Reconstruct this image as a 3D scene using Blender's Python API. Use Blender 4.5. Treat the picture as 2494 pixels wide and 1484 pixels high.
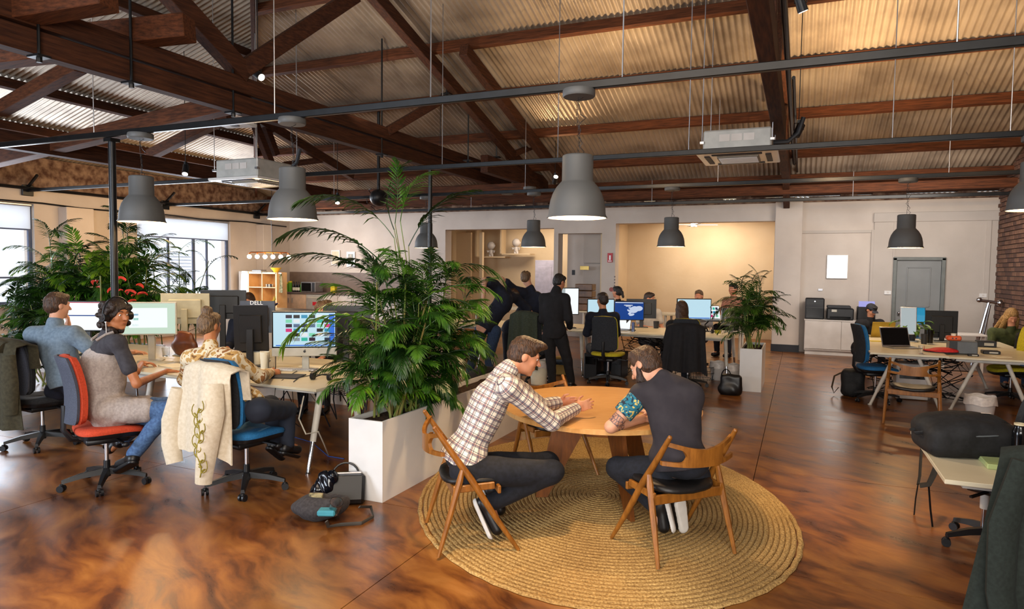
import bpy, bmesh, math, random
import numpy as np
from mathutils import Vector, Matrix, noise
for o in list(bpy.data.objects): bpy.data.objects.remove(o)
SC = bpy.context.scene; COL = SC.collection
PI = math.pi; rnd = random.Random(7)
# ---------------------------------------------------------------- camera
CAM_F, CAM_H = 1630.0, 1.78
def _rot(yaw, pitch, roll):
    return np.array(Matrix.Rotation(yaw, 3, 'Z') @ Matrix.Rotation(pitch, 3, 'X') @ Matrix.Rotation(roll, 3, 'Y'))
CM = _rot(math.radians(23.3), math.radians(-3.0), math.radians(-.65))
cam = bpy.data.objects.new('camera', bpy.data.cameras.new('camera')); COL.objects.link(cam)
cam.data.sensor_width = 36; cam.data.lens = 36 * CAM_F / 2494; cam.data.clip_end = 200
_m = Matrix.Identity(4)
for i in range(3):
    _m[i][0] = CM[i, 0]; _m[i][1] = CM[i, 2]; _m[i][2] = -CM[i, 1]
_m[2][3] = CAM_H; cam.matrix_world = _m
SC.camera = cam
def ray(px, py): return CM @ np.array([(px - 1247) / CAM_F, 1, -(py - 742) / CAM_F])
def onz(px, py, z=0.0):
    d = ray(px, py); return Vector(d * ((z - CAM_H) / d[2])) + Vector((0, 0, CAM_H))
def ony(px, py, Y):
    d = ray(px, py); return Vector(d * (Y / d[1])) + Vector((0, 0, CAM_H))
def onx(px, py, X):
    d = ray(px, py); return Vector(d * (X / d[0])) + Vector((0, 0, CAM_H))
def ond(px, py, D):
    return Vector(ray(px, py) * D) + Vector((0, 0, CAM_H))
def onpl(px, py, n, d):
    r = ray(px, py); n = np.array(n, float); t = (d - n[2] * CAM_H) / (n @ r); return Vector(r * t) + Vector((0, 0, CAM_H))
# ---------------------------------------------------------------- light and exposure
w = bpy.data.worlds.new('world'); SC.world = w; w.use_nodes = True
w.node_tree.nodes['Background'].inputs[0].default_value = (.80, .90, 1, 1)
w.node_tree.nodes['Background'].inputs[1].default_value = 3.2
SC.view_settings.view_transform = 'Standard'; SC.view_settings.look = 'None'
SC.view_settings.gamma = 1; SC.view_settings.use_curve_mapping = False
SC.view_settings.exposure = 0.22
SC.cycles.max_bounces = 7; SC.cycles.diffuse_bounces = 4; SC.cycles.glossy_bounces = 3
SC.cycles.transmission_bounces = 6; SC.cycles.transparent_max_bounces = 8
SC.cycles.caustics_reflective = False; SC.cycles.caustics_refractive = False
SC.cycles.sample_clamp_indirect = 4.0; SC.cycles.use_denoising = True
def light(name, typ, loc, energy, col, target=None, size=.1, size_y=None, spot=None, blend=.6):
    l = bpy.data.lights.new(name, typ); l.energy = energy; l.color = col
    if typ == 'AREA':
        l.size = size
        if size_y: l.shape = 'RECTANGLE'; l.size_y = size_y
    else: l.shadow_soft_size = size
    if typ == 'SPOT': l.spot_size = spot; l.spot_blend = blend
    o = bpy.data.objects.new(name, l); COL.objects.link(o); o.location = loc
    if target is not None:
        o.rotation_euler = (Vector(target) - Vector(loc)).to_track_quat('-Z', 'Y').to_euler()
    return o
WARM = (1, .66, .34); COOL = (.78, .87, 1); SOFT = (1, .84, .68)
light('fill light', 'AREA', (-1.5, 1.0, 4.4), 150, SOFT, (-1.5, 3.5, 0), 4.0, 2.0)  # added warm fill high above the camera, no actual lamp there
light('fill light', 'AREA', (1.6, 13.2, 3.1), 95, (1, .9, .8), (1.4, 15.5, .8), 2.0, 1.0)  # added fill to brighten the back right wall and desks
light('daylight', 'AREA', (-14.3, 7.2, 2.1), 210, COOL, (0, 6.6, 1.0), 3.0, 2.2)
light('daylight', 'AREA', (-14.3, 12.8, 2.1), 230, COOL, (0, 12.8, 1.0), 3.0, 2.2)
light('daylight', 'AREA', (-8.5, -3.4, 2.4), 470, COOL, (-5, 6, .8), 4.0, 2.4)
light('daylight', 'AREA', (1.0, -3.4, 2.4), 420, (1, .93, .84), (-1, 6, 1.2), 4.0, 2.4)
# ---------------------------------------------------------------- materials
def lin(h):
    if isinstance(h, str):
        h = h.lstrip('#'); c = [int(h[i:i + 2], 16) / 255 for i in (0, 2, 4)]
        return tuple(x / 12.92 if x <= .04045 else ((x + .055) / 1.055) ** 2.4 for x in c)
    return h
_mc = {}
class NT:
    def __init__(s, name):
        s.m = bpy.data.materials.new(name); s.m.use_nodes = True; s.t = s.m.node_tree
        s.b = s.t.nodes['Principled BSDF']
    def n(s, typ, **k):
        x = s.t.nodes.new(typ)
        for a, v in k.items():
            if a.startswith('i_'):
                key = a[2:].replace('_', ' '); x.inputs[int(key) if key.isdigit() else key].default_value = v
            else: setattr(x, a, v)
        return x
    def l(s, a, ao, b, bi): s.t.links.new(a.outputs[ao], b.inputs[bi])
    def ramp(s, src, so, stops, interp='LINEAR'):
        r = s.n('ShaderNodeValToRGB'); e = r.color_ramp.elements; r.color_ramp.interpolation = interp
        while len(e) < len(stops): e.new(.5)
        for x, (p, c) in zip(e, stops): x.position = p; x.color = (*lin(c), 1)
        s.l(src, so, r, 0); return r
    def coord(s, scale=(1, 1, 1), out='Object', rot=(0, 0, 0)):
        tc = s.n('ShaderNodeTexCoord'); mp = s.n('ShaderNodeMapping'); s.l(tc, out, mp, 0)
        mp.inputs['Scale'].default_value = scale; mp.inputs['Rotation'].default_value = rot; return mp
    def bump(s, src, so, strength, dist=.01):
        b = s.n('ShaderNodeBump', i_Strength=strength, i_Distance=dist); s.l(src, so, b, 'Height'); s.l(b, 0, s.b, 'Normal')
def mat(name, c, rough=.5, metal=0, c2=None, ns=8, ndist=None, bump=0, spec=.5, coat=0, emit=None, es=1, trans=0, sheen=0, scale=(1, 1, 1), ior=1.45, alpha=1):
    if name in _mc: return _mc[name]
    s = NT(name); b = s.b
    b.inputs['Base Color'].default_value = (*lin(c), 1); b.inputs['Roughness'].default_value = rough
    b.inputs['Metallic'].default_value = metal; b.inputs['Specular IOR Level'].default_value = spec
    b.inputs['Coat Weight'].default_value = coat; b.inputs['Transmission Weight'].default_value = trans
    b.inputs['IOR'].default_value = ior; b.inputs['Alpha'].default_value = alpha
    if sheen: b.inputs['Sheen Weight'].default_value = sheen
    if emit is not None:
        b.inputs['Emission Color'].default_value = (*lin(emit), 1); b.inputs['Emission Strength'].default_value = es
    mp = s.coord(scale); nz = s.n('ShaderNodeTexNoise', i_Scale=ns, i_Detail=4.0); s.l(mp, 0, nz, 0)
    base = lin(c); d = lin(c2) if c2 else tuple(x * .82 for x in base)
    r = s.ramp(nz, 0, [(.35, d), (.65, base)]); s.l(r, 0, b, 'Base Color')
    if bump: s.bump(nz, 0, bump)
    _mc[name] = s.m; return s.m
def brick_uvless(): pass
# simple materials
M_white = mat('white paint', '#cfc9c4', .55, c2='#bfb8b2', ns=3)
M_whitegloss = mat('white lacquer', '#dcdad8', .25, c2='#d2d0ce', ns=3)
M_black = mat('black plastic', '#15161a', .42, c2='#0e0f12')
M_blackmetal = mat('black steel', '#17191c', .35, .3, c2='#0f1012')
M_darkgrey = mat('dark grey', '#2c2e33', .55)
M_chrome = mat('chrome', '#c8c8cc', .15, 1)
M_alu = mat('brushed aluminium', '#b9bbc0', .32, .9)
M_desk = mat('desk laminate', '#d6cdb4', .35, c2='#cdc3a8', ns=4)
M_deskedge = mat('desk edge', '#c9c4ba', .5)
M_glass = mat('clear glass', '#ffffff', .02, trans=1, c2='#ffffff')
M_bglass = mat('black glass', '#08090b', .12)
M_bezel = mat('monitor bezel', '#101114', .35)
M_silver = mat('silver plastic', '#b8b4a8', .4, c2='#aaa698')
M_yellow = mat('yellow fabric', '#b9a91c', .8, c2='#a0920f', ns=60)
M_blue = mat('blue fabric', '#1f6aa0', .85, c2='#185a8c', ns=80)
M_orange = mat('orange fabric', '#c8482a', .85, c2='#b23c20', ns=80)
M_gfab = mat('grey mesh fabric', '#4a5060', .85, c2='#3c4250', ns=120)
M_dkfab = mat('charcoal fabric', '#25272b', .9, c2='#1b1c20', ns=60)
M_lampgrey = mat('lamp grey metal', '#5b5c5c', .55, c2='#545555', ns=2)
M_lampwhite = mat('lamp inner enamel', '#f4f1ea', .4)
M_soil = mat('planter soil', '#1c130c', 1, c2='#3a281a', ns=40, bump=1)
def wood(name, a, b, scale=(1, 1, 1), rough=.4, nscale=3.0, spec=.5):
    if name in _mc: return _mc[name]
    s = NT(name); mp = s.coord(scale)
    n1 = s.n('ShaderNodeTexNoise', i_Scale=nscale, i_Detail=6.0, i_Roughness=.62); s.l(mp, 0, n1, 0)
    r = s.ramp(n1, 0, [(.3, a), (.7, b)]); s.l(r, 0, s.b, 'Base Color'); s.b.inputs['Roughness'].default_value = rough
    s.b.inputs['Specular IOR Level'].default_value = spec
    s.bump(n1, 0, .25, .004); _mc[name] = s.m; return s.m
M_tim_y = wood('roof timber along', '#27130c', '#54301c', (14, 1.0, 14), .75, spec=.25)
M_tim_x = wood('roof timber across', '#30190e', '#6a3c22', (1.0, 14, 14), .75, spec=.25)
M_teak = wood('teak', '#6c4014', '#9a6224', (6, 6, 1.2), .35, 5)
M_oak = wood('oak table top', '#b48044', '#cc9e62', (2, 22, 2), .32, 4)
M_teakdark = wood('dark teak', '#5a3010', '#7e481a', (6, 6, 1.2), .4, 5)
# ---------------------------------------------------------------- mesh builder
class MB:
    def __init__(s): s.v = []; s.f = []; s.mi = []; s.M = Matrix.Identity(4); s.cur = 0
    def add(s, vs, fs, mi=None):
        b = len(s.v); M = s.M
        s.v += [tuple(M @ Vector(v)) for v in vs]; s.f += [tuple(b + i for i in f) for f in fs]
        s.mi += [s.cur if mi is None else mi] * len(fs); return s
    def box(s, c, d, rz=0, R=None, b=0.0, taper=None):
        x, y, z = d[0] / 2, d[1] / 2, d[2] / 2
        R = R or Matrix.Rotation(rz, 3, 'Z'); c = Vector(c)
        b = min(b, .45 * min(x, y, z) * 2 / 2)
        if b <= 0:
            vs = [(i * x, j * y, k * z) for k in (-1, 1) for j in (-1, 1) for i in (-1, 1)]
            fs = [(0, 2, 3, 1), (4, 5, 7, 6), (0, 1, 5, 4), (2, 6, 7, 3), (0, 4, 6, 2), (1, 3, 7, 5)]
        else:
            vs = []; idx = {}
            for k in (-1, 1):
                for j in (-1, 1):
                    for i in (-1, 1):
                        for ax in range(3):
                            p = [i * (x - b), j * (y - b), k * (z - b)]; p[ax] = (i * x, j * y, k * z)[ax]
                            idx[(i, j, k, ax)] = len(vs); vs.append(tuple(p))
            fs = []
            for ax in range(3):
                o = [a for a in range(3) if a != ax]
                for sg in (-1, 1):
                    q = []
                    for (p, r) in ((-1, -1), (1, -1), (1, 1), (-1, 1)):
                        t = [0, 0, 0]; t[ax] = sg; t[o[0]] = p; t[o[1]] = r; q.append(idx[(*t, ax)])
                    if (sg > 0) != (ax != 1): q = q[::-1]
                    fs.append(tuple(q))
            for ax in range(3):
                o = [a for a in range(3) if a != ax]
                for p in (-1, 1):
                    for r in (-1, 1):
                        t0 = [0, 0, 0]; t0[o[0]] = p; t0[o[1]] = r; t1 = list(t0); t0[ax] = -1; t1[ax] = 1
                        q = [idx[(*t0, o[0])], idx[(*t1, o[0])], idx[(*t1, o[1])], idx[(*t0, o[1])]]
                        if (p * r > 0) == (ax != 1): q = q[::-1]
                        fs.append(tuple(q))
            for k in (-1, 1):
                for j in (-1, 1):
                    for i in (-1, 1):
                        q = [idx[(i, j, k, a)] for a in range(3)]
                        if i * j * k < 0: q = q[::-1]
                        fs.append(tuple(q))
        if taper: vs = [(v[0] * (taper if v[2] > 0 else 1), v[1] * (taper if v[2] > 0 else 1), v[2]) for v in vs]
        return s.add([c + R @ Vector(v) for v in vs], fs)
    def bar(s, a, b, w, h, up=(0, 0, 1), bev=0.0, roll=0):
        a = Vector(a); b = Vector(b); d = b - a; L = d.length; y = d.normalized(); u = Vector(up)
        x = y.cross(u)
        if x.length < 1e-4: x = y.cross(Vector((1, 0, 0)))
        x.normalize(); z = x.cross(y); R = Matrix((x, y, z)).transposed()
        if roll: R = R @ Matrix.Rotation(roll, 3, 'Y')
        return s.box((a + b) / 2, (w, L, h), R=R, b=bev)
    def cyl(s, a, b, r0, r1=None, n=12, caps=True):
        r1 = r0 if r1 is None else r1; a = Vector(a); b = Vector(b); d = (b - a).normalized()
        x = d.orthogonal().normalized(); y = d.cross(x)
        vs = [p + (x * math.cos(2 * PI * i / n) + y * math.sin(2 * PI * i / n)) * r for p, r in ((a, r0), (b, r1)) for i in range(n)]
        fs = [(i, (i + 1) % n, n + (i + 1) % n, n + i) for i in range(n)]
        if caps: fs += [tuple(range(n))[::-1], tuple(range(n, 2 * n))]
        return s.add(vs, fs)
    def tube(s, pts, r, n=6, flat=None):
        pts = [Vector(p) for p in pts]; rs = r if isinstance(r, (list, tuple)) else [r] * len(pts)
        vs = []; fs = []; x = None
        for i, p in enumerate(pts):
            d = (pts[min(i + 1, len(pts) - 1)] - pts[max(i - 1, 0)]).normalized()
            x = d.orthogonal().normalized() if x is None else (x - d * x.dot(d)).normalized()
            y = d.cross(x); f2 = flat or 1
            vs += [p + (x * math.cos(2 * PI * k / n) + y * math.sin(2 * PI * k / n) * f2) * rs[i] for k in range(n)]
        for i in range(len(pts) - 1):
            fs += [(i * n + k, i * n + (k + 1) % n, (i + 1) * n + (k + 1) % n, (i + 1) * n + k) for k in range(n)]
        fs += [tuple(range(n))[::-1], tuple(range((len(pts) - 1) * n, len(pts) * n))]
        return s.add(vs, fs)
    def lathe(s, prof, c=(0, 0, 0), n=24, close=False, open_=False):
        c = Vector(c); vs = [c + Vector((r * math.cos(2 * PI * i / n), r * math.sin(2 * PI * i / n), z)) for r, z in prof for i in range(n)]
        m = len(prof); fs = []
        for j in range(m - 1 if not close else m):
            k = (j + 1) % m
            fs += [(j * n + i, j * n + (i + 1) % n, k * n + (i + 1) % n, k * n + i) for i in range(n)]
        if not close and not open_:
            if prof[0][0] > 1e-4: fs.append(tuple(range(n))[::-1])
            if prof[-1][0] > 1e-4: fs.append(tuple(range((m - 1) * n, m * n)))
        return s.add(vs, fs)
    def ell(s, c, r, n=10, m=8, R=None):
        c = Vector(c); r = (r, r, r) if not hasattr(r, '__len__') else r; vs = []; fs = []
        for j in range(m + 1):
            t = PI * j / m
            for i in range(n):
                p = 2 * PI * i / n; v = Vector((math.sin(t) * math.cos(p) * r[0], math.sin(t) * math.sin(p) * r[1], -math.cos(t) * r[2]))
                vs.append(c + (R @ v if R else v))
        for j in range(m):
            fs += [(j * n + i, j * n + (i + 1) % n, (j + 1) * n + (i + 1) % n, (j + 1) * n + i) for i in range(n)]
        return s.add(vs, fs)
    def prism(s, pts, z0, z1, R=None, c=(0, 0, 0)):
        c = Vector(c); n = len(pts); vs = [Vector((x, y, z)) for z in (z0, z1) for x, y in pts]
        if R: vs = [R @ v for v in vs]
        vs = [c + v for v in vs]
        fs = [tuple(range(n))[::-1], tuple(range(n, 2 * n))] + [(i, (i + 1) % n, n + (i + 1) % n, n + i) for i in range(n)]
        return s.add(vs, fs)
    def grid(s, P, thick=0.0, thickdir=None):
        """P: rows x cols of points -> sheet (optionally two-sided with thickness)"""
        R, C = len(P), len(P[0]); vs = [Vector(p) for row in P for p in row]
        fs = [(i * C + j, i * C + j + 1, (i + 1) * C + j + 1, (i + 1) * C + j) for i in range(R - 1) for j in range(C - 1)]
        if thick:
            nr = [Vector() for _ in vs]
            for f in fs:
                nn = (vs[f[1]] - vs[f[0]]).cross(vs[f[3]] - vs[f[0]])
                for k in f: nr[k] += nn
            back = [v - (n.normalized() if n.length > 0 else Vector((0, 0, 1))) * thick for v, n in zip(vs, nr)]
            N = len(vs); bf = [tuple(N + k for k in f[::-1]) for f in fs]
            bd = [i * C for i in range(R)] + [(R - 1) * C + j for j in range(1, C)] + [i * C + C - 1 for i in range(R - 2, -1, -1)] + [j for j in range(C - 2, 0, -1)]
            ed = [(bd[i], bd[(i + 1) % len(bd)], N + bd[(i + 1) % len(bd)], N + bd[i]) for i in range(len(bd))]
            return s.add(vs + back, fs + bf + ed)
        return s.add(vs, fs)
    def build(s, name, mats, parent=None, smooth=False, origin=None, angle=None):
        me = bpy.data.meshes.new(name); vs = s.v
        if origin is not None: vs = [tuple(Vector(v) - Vector(origin)) for v in vs]
        me.from_pydata(vs, [], s.f)
        mats = mats if isinstance(mats, (list, tuple)) else [mats]
        for m in mats: me.materials.append(m)
        if len(mats) > 1: me.polygons.foreach_set('material_index', s.mi)
        bm = bmesh.new(); bm.from_mesh(me); bmesh.ops.recalc_face_normals(bm, faces=bm.faces); bm.to_mesh(me); bm.free()
        if smooth:
            me.polygons.foreach_set('use_smooth', [True] * len(me.polygons)); me.set_sharp_from_angle(angle=math.radians(angle or 40))
        me.update()
        o = bpy.data.objects.new(name, me); COL.objects.link(o)
        if parent is not None: o.parent = parent
        if origin is not None: o.location = origin
        return o
def tag(o, label=None, cat=None, group=None, kind=None):
    if label: o['label'] = label
    if cat: o['category'] = cat
    if group: o['group'] = group
    if kind: o['kind'] = kind
    return o
def thing(name, label, cat, loc=(0, 0, 0), rz=0, group=None):
    o = bpy.data.objects.new(name, None); COL.objects.link(o); o.empty_display_size = .1
    o.location = loc; o.rotation_euler = (0, 0, rz); return tag(o, label, cat, group)
def struct(name, mb, m, parent=None, **k):
    o = mb.build(name, m, parent, **k)
    if parent is None: o['kind'] = 'structure'
    return o
def sempty(name):
    o = bpy.data.objects.new(name, None); COL.objects.link(o); o['kind'] = 'structure'; return o
def dup(root, loc=None, rz=None, label=None, group=None, scale=None):
    r = root.copy(); COL.objects.link(r)
    if loc is not None: r.location = loc
    if rz is not None: r.rotation_euler = (0, 0, rz)
    if scale: r.scale = (scale,) * 3
    if label: r['label'] = label
    if group: r['group'] = group
    for ch in list(root.children):
        c = ch.copy(); COL.objects.link(c); c.parent = r
        for g in list(ch.children):
            d = g.copy(); COL.objects.link(d); d.parent = c
    return r
def one(name, mb, m, label, cat, group=None, smooth=False, loc=None, rz=0, **k):
    o = mb.build(name, m, None, smooth=smooth, **k); tag(o, label, cat, group)
    if loc is not None: o.location = loc
    if rz: o.rotation_euler = (0, 0, rz)
    return o
def text_mesh(txt, size, m, parent, loc, R, name='lettering', extrude=.001, align='CENTER'):
    cu = bpy.data.curves.new('t', 'FONT'); cu.body = txt; cu.size = size; cu.extrude = extrude; cu.align_x = align; cu.align_y = 'CENTER'; cu.resolution_u = 2
    t = bpy.data.objects.new('t', cu); COL.objects.link(t); dg = bpy.context.evaluated_depsgraph_get()
    me = bpy.data.meshes.new_from_object(t.evaluated_get(dg)); bpy.data.objects.remove(t); me.name = name
    me.materials.clear(); me.materials.append(m)
    o = bpy.data.objects.new(name, me); COL.objects.link(o); o.parent = parent
    o.matrix_local = Matrix.Translation(Vector(loc)) @ R.to_4x4(); return o
# ================================================================ SETTING
YB, XL, XR, YF = 16.4, -14.6, 3.65, -4.0
def floor_mat():
    s = NT('stained concrete floor'); mp = s.coord((1, 1, 1), rot=(0, 0, .5))
    d = s.n('ShaderNodeTexNoise', i_Scale=.9, i_Detail=3.0); s.l(mp, 0, d, 0)
    mx = s.n('ShaderNodeMix', data_type='VECTOR'); mx.inputs[0].default_value = .35
    s.l(mp, 0, mx, 4); s.l(d, 1, mx, 5)
    st = s.n('ShaderNodeMapping'); st.inputs['Scale'].default_value = (1.5, 4.2, 1); s.l(mx, 1, st, 0)
    n1 = s.n('ShaderNodeTexNoise', i_Scale=2.1, i_Detail=10.0, i_Roughness=.62, i_Distortion=.35); s.l(st, 0, n1, 0)
    n2 = s.n('ShaderNodeTexNoise', i_Scale=.55, i_Detail=3.0); s.l(mp, 0, n2, 0)
    r = s.ramp(n1, 0, [(.22, '#2e1c12'), (.38, '#5c3822'), (.5, '#895a2e'), (.62, '#a2733c'), (.8, '#bd9058')])
    r2 = s.ramp(n2, 0, [(.3, '#a08878'), (.7, '#f0d8b8')])
    m = s.n('ShaderNodeMix', data_type='RGBA', blend_type='MULTIPLY'); m.inputs[0].default_value = .8
    s.l(r, 0, m, 6); s.l(r2, 0, m, 7); s.l(m, 2, s.b, 'Base Color')
    rr = s.n('ShaderNodeMapRange', i_3=.2, i_4=.42); s.l(n1, 0, rr, 0); s.l(rr, 0, s.b, 'Roughness')
    s.b.inputs['Specular IOR Level'].default_value = .45
    n3 = s.n('ShaderNodeTexNoise', i_Scale=6.0, i_Detail=4.0); s.l(mp, 0, n3, 0); s.bump(n3, 0, .12, .01)
    return s.m
M_floor = floor_mat()
# floor: saw-cut slabs with recessed joints
xs = [XL, -11.5, -8.3, -5.2, -2.15, -.62 + .3, 2.2, XR + .5]; ys = [YF, -1, 1.6, 4.2, 6.35, 8.9, 11.5, 14.1, 17, 21.5]
fl = MB()
fl.box(((XL + XR + 1) / 2, 8.7, -.08), (XR - XL + 3, 26, .1))
for x0, x1 in zip(xs, xs[1:]):
    for y0, y1 in zip(ys, ys[1:]):
        fl.box(((x0 + x1) / 2, (y0 + y1) / 2, -.02), (x1 - x0 - .006, y1 - y0 - .006, .04))
struct('floor', fl, M_floor)
def plaster(name, c, c2, courses=False):
    s = NT(name); mp = s.coord(); n = s.n('ShaderNodeTexNoise', i_Scale=1.3, i_Detail=5.0); s.l(mp, 0, n, 0)
    r = s.ramp(n, 0, [(.3, c2), (.7, c)]); s.l(r, 0, s.b, 'Base Color'); s.b.inputs['Roughness'].default_value = .7
    n2 = s.n('ShaderNodeTexNoise', i_Scale=14.0, i_Detail=5.0); s.l(mp, 0, n2, 0); s.bump(n2, 0, .25, .01); return s.m
M_wall = plaster('painted masonry', '#c9beb4', '#b8aca2')
M_wallwarm = plaster('cream plaster', '#d2bd9c', '#c8b18e')
M_panel = plaster('painted panelling', '#b9b0a8', '#aba29a')
M_dirty = mat('bare dark masonry', '#4a3024', .9, c2='#8a7260', ns=7, bump=.6)
M_brick = [mat('brown brick ' + str(i), c, .85, c2=c2, ns=22, bump=.4) for i, (c, c2) in enumerate([('#6b4c3d', '#553a2e'), ('#7c5a49', '#644737'), ('#5b4037', '#4a342c')])]
M_mortar = mat('mortar', '#8a7668', .95, c2='#75655a', ns=20)
def wallbox(mb, x0, x1, y0, y1, z0, z1, b=0): return mb.box(((x0 + x1) / 2, (y0 + y1) / 2, (z0 + z1) / 2), (abs(x1 - x0), abs(y1 - y0), abs(z1 - z0)), b=b)
# left wall with window openings
W1 = (5.5, 8.86); W2 = (11.2, 14.05); WZ0, WZ1 = .95, 3.02
wl = MB()
for a, b in ((YF, W1[0]), (W1[1], W2[0]), (W2[1], YB)): wallbox(wl, XL - .35, XL, a, b, 0, 3.35)
for a, b in (W1, W2):
    wallbox(wl, XL - .35, XL, a, b, 0, WZ0); wallbox(wl, XL - .35, XL, a, b, WZ1, 3.35)
struct('wall_left', wl, M_wall)
wb = MB(); wallbox(wb, XL - .3, XL + .04, YF, YB, 3.35, 3.98)
struct('trim_1', wb, M_dirty)
p = MB()
for y0, y1 in ((9.35, 9.95), (15.0, 15.35)): wallbox(p, XL, XL + .28, y0, y1, 0, 3.0, .01)
struct('trim_2', p, M_wall)
cv = MB(); pts = [(XL + .05, 5 + i * .8, 3.03 + .02 * math.sin(i * 1.7)) for i in range(15)]
cv.tube(pts, .018); cv.tube([(XL + .1, 4, 3.3), (XL + .1, 10, 3.33), (XL + .1, YB - .2, 3.3)], .035)
struct('trim_3', cv, M_blackmetal)
M_winframe = mat('window frame steel', '#4c5a78', .5)
def glass_mat():
    s = NT('window glass'); s.b.inputs['Base Color'].default_value = (.9, .95, 1, 1); s.b.inputs['Roughness'].default_value = .03
    s.b.inputs['Alpha'].default_value = .12; return s.m
M_pane = glass_mat()
M_blind = mat('white roller blind', '#e9edf2', .9, emit='#e8f0ff', es=.0)
def blind_mat():
    s = NT('translucent roller blind'); t = s.t
    tr = s.n('ShaderNodeBsdfTranslucent'); tr.inputs[0].default_value = (.95, .97, 1, 1)
    df = s.n('ShaderNodeBsdfDiffuse'); df.inputs[0].default_value = (.9, .92, .95, 1)
    mx = s.n('ShaderNodeMixShader'); mx.inputs[0].default_value = .85
    s.l(df, 0, mx, 1); s.l(tr, 0, mx, 2); out = [n for n in t.nodes if n.type == 'OUTPUT_MATERIAL'][0]; t.links.new(mx.outputs[0], out.inputs[0])
    return s.m
M_blind = blind_mat()
for k, (a, b) in enumerate((W1, W2)):
    e = sempty('window_%d' % (k + 1)); e.location = (XL - .12, (a + b) / 2, WZ0)
    L = b - a; H = WZ1 - WZ0; f = MB()
    hs = 1.55
    for z, t in ((.03, .06), (hs, .05)): f.box((0, 0, z), (.05, L, t))
    for y in (-L / 2 + .03, L / 2 - .03): f.box((0, y, H / 2), (.06, .07, H))
    f.build('window_frame', M_winframe, e)
    cols = [-.5, -.17, .1, .25, .5] if k else [-.5, -.1, .22, .5]
    for i in range(1, len(cols) - 1):
        m = MB(); m.box((0, cols[i] * L, hs / 2), (.045, .045 if i % 2 else .07, hs)); m.build('mullion', M_winframe, e)
    for i in range(len(cols) - 1):
        g = MB(); y0, y1 = cols[i] * L + .02, cols[i + 1] * L - .02
        g.box((0, (y0 + y1) / 2, hs / 2), (.006, y1 - y0, hs - .06)); g.build('pane', M_pane, e)
    for z in ([.55] if k == 0 else []):
        m = MB(); m.box((.01, -.1, z), (.03, L * .95, .035)); m.build('glazing_bar', M_winframe, e)
    g = MB(); g.box((0, 0, (hs + H) / 2), (.006, L - .1, H - hs - .04)); g.build('pane', M_pane, e)
    bl = MB(); bl.box((.09, 0, H - .27), (.006, L - .12, .5)); bl.build('roller_blind', M_blind, e)
    r = MB(); r.cyl((.09, -L / 2 + .05, H - .03), (.09, L / 2 - .05, H - .03), .035); r.build('blind_roller', M_alu, e)
    sl = MB(); sl.box((.12, 0, -.02), (.4, L, .04), b=.01); sl.build('window_sill', M_whitegloss, e)
# neighbouring building beyond the windows
M_out = mat('pale rendered wall outside', '#e4e8ee', .8, c2='#d6dce4', ns=2)
nb = thing('building', 'pale neighbouring building seen through the left windows', 'building', (XL - 3.2, 10, 0))
q = MB(); q.box((0, 0, 1.2), (.3, 26, 5)); q.build('wall', M_out, nb)
for y in (-3.4, 2.6, 4.9):
    q = MB(); q.box((.18, y, 1.75), (.05, .9, .8)); wi = q.build('window', mat('shutter grey', '#aeb9c6', .6), nb)
    for i in range(8):
        q = MB(); q.box((.215, y, 1.4 + i * .1), (.02, .86, .05)); q.build('slat', M_out, wi)
# back wall pieces
bw = MB(); TH = .35; ZT = 3.36
xA0, xA1, xB0, xB1 = -9.1, -5.9, -4.27, -.57
wallbox(bw, XL - .3, xA0, YB, YB + TH, 0, ZT)
wallbox(bw, xA0, xA1, YB, YB + TH, 2.86, ZT)
wallbox(bw, xA1, xA1 + .12, YB, YB + TH, 0, ZT)
wallbox(bw, xA1 + .12, xB0 - .35, YB, YB + TH, 2.72, ZT)
wallbox(bw, xB0 - .35, xB0, YB, YB + TH, 0, ZT)
wallbox(bw, xB0, xB1, YB, YB + TH, 2.95, ZT)
wallbox(bw, xB1, XR + .5, YB + .02, YB + TH, 0, ZT)
struct('wall_back', bw, M_wall)
q = MB(); wallbox(q, xB1, .0, YB - .18, YB + .02, 0, ZT, .012); struct('trim_4', q, M_wall)
q = MB(); wallbox(q, xB1 - .01, .01, YB - .2, YB - .0, 0, .16); struct('baseboard_back', q, mat('dark baseboard', '#23262e', .6))
# ragged dark masonry and plate on top of back wall
q = MB(); rnd.seed(3)
for i in range(60):
    x = XL + i * .31; h = .1 + .07 * rnd.random(); q.box((x, YB + .1, ZT + h / 2 - .01), (.32, .3 + .04 * rnd.random(), h), rz=.05 * rnd.random())
struct('trim_5', q, M_dirty)
q = MB(); q.box(((XL + XR) / 2, YB + .05, ZT + .25), (XR - XL, .2, .22)); q.box(((XL + XR) / 2, YB - .45, ZT + .3), (XR - XL, .12, .2)); struct('trim_6', q, M_tim_x)
# recess rooms behind
ra = MB(); YA = 19.6
wallbox(ra, xA0 - 1.2, -4.4, YA, YA + .2, 0, 3.3)
wallbox(ra, xA0 - 1.2, xA0 - 1.0, YB + TH, YA, 0, 3.3)
wallbox(ra, -4.75, -4.6, YB + TH, YA, 0, 3.3)
wallbox(ra, xA0 - 1.2, -4.4, YB + TH, YA, 3.3, 3.4)
struct('wall_recess', ra, M_wallwarm)
rb = MB(); YC = 18.9
wallbox(rb, xB0 - .4, xB1 + .1, YC, YC + .2, 0, 3.3); wallbox(rb, xB0 - .42, xB0 - .3, YB + TH, YC, 0, 3.3)
wallbox(rb, xB1, xB1 + .12, YB + TH, YC, 0, 3.3); wallbox(rb, xB0 - .4, xB1 + .1, YB + TH, YC, 3.22, 3.32)
struct('wall_alcove', rb, M_wallwarm)
light('alcove lamp', 'AREA', (-2.3, 17.7, 3.15), 75, SOFT, (-2.3, 18.2, 0), 1.6, .8)
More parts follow.
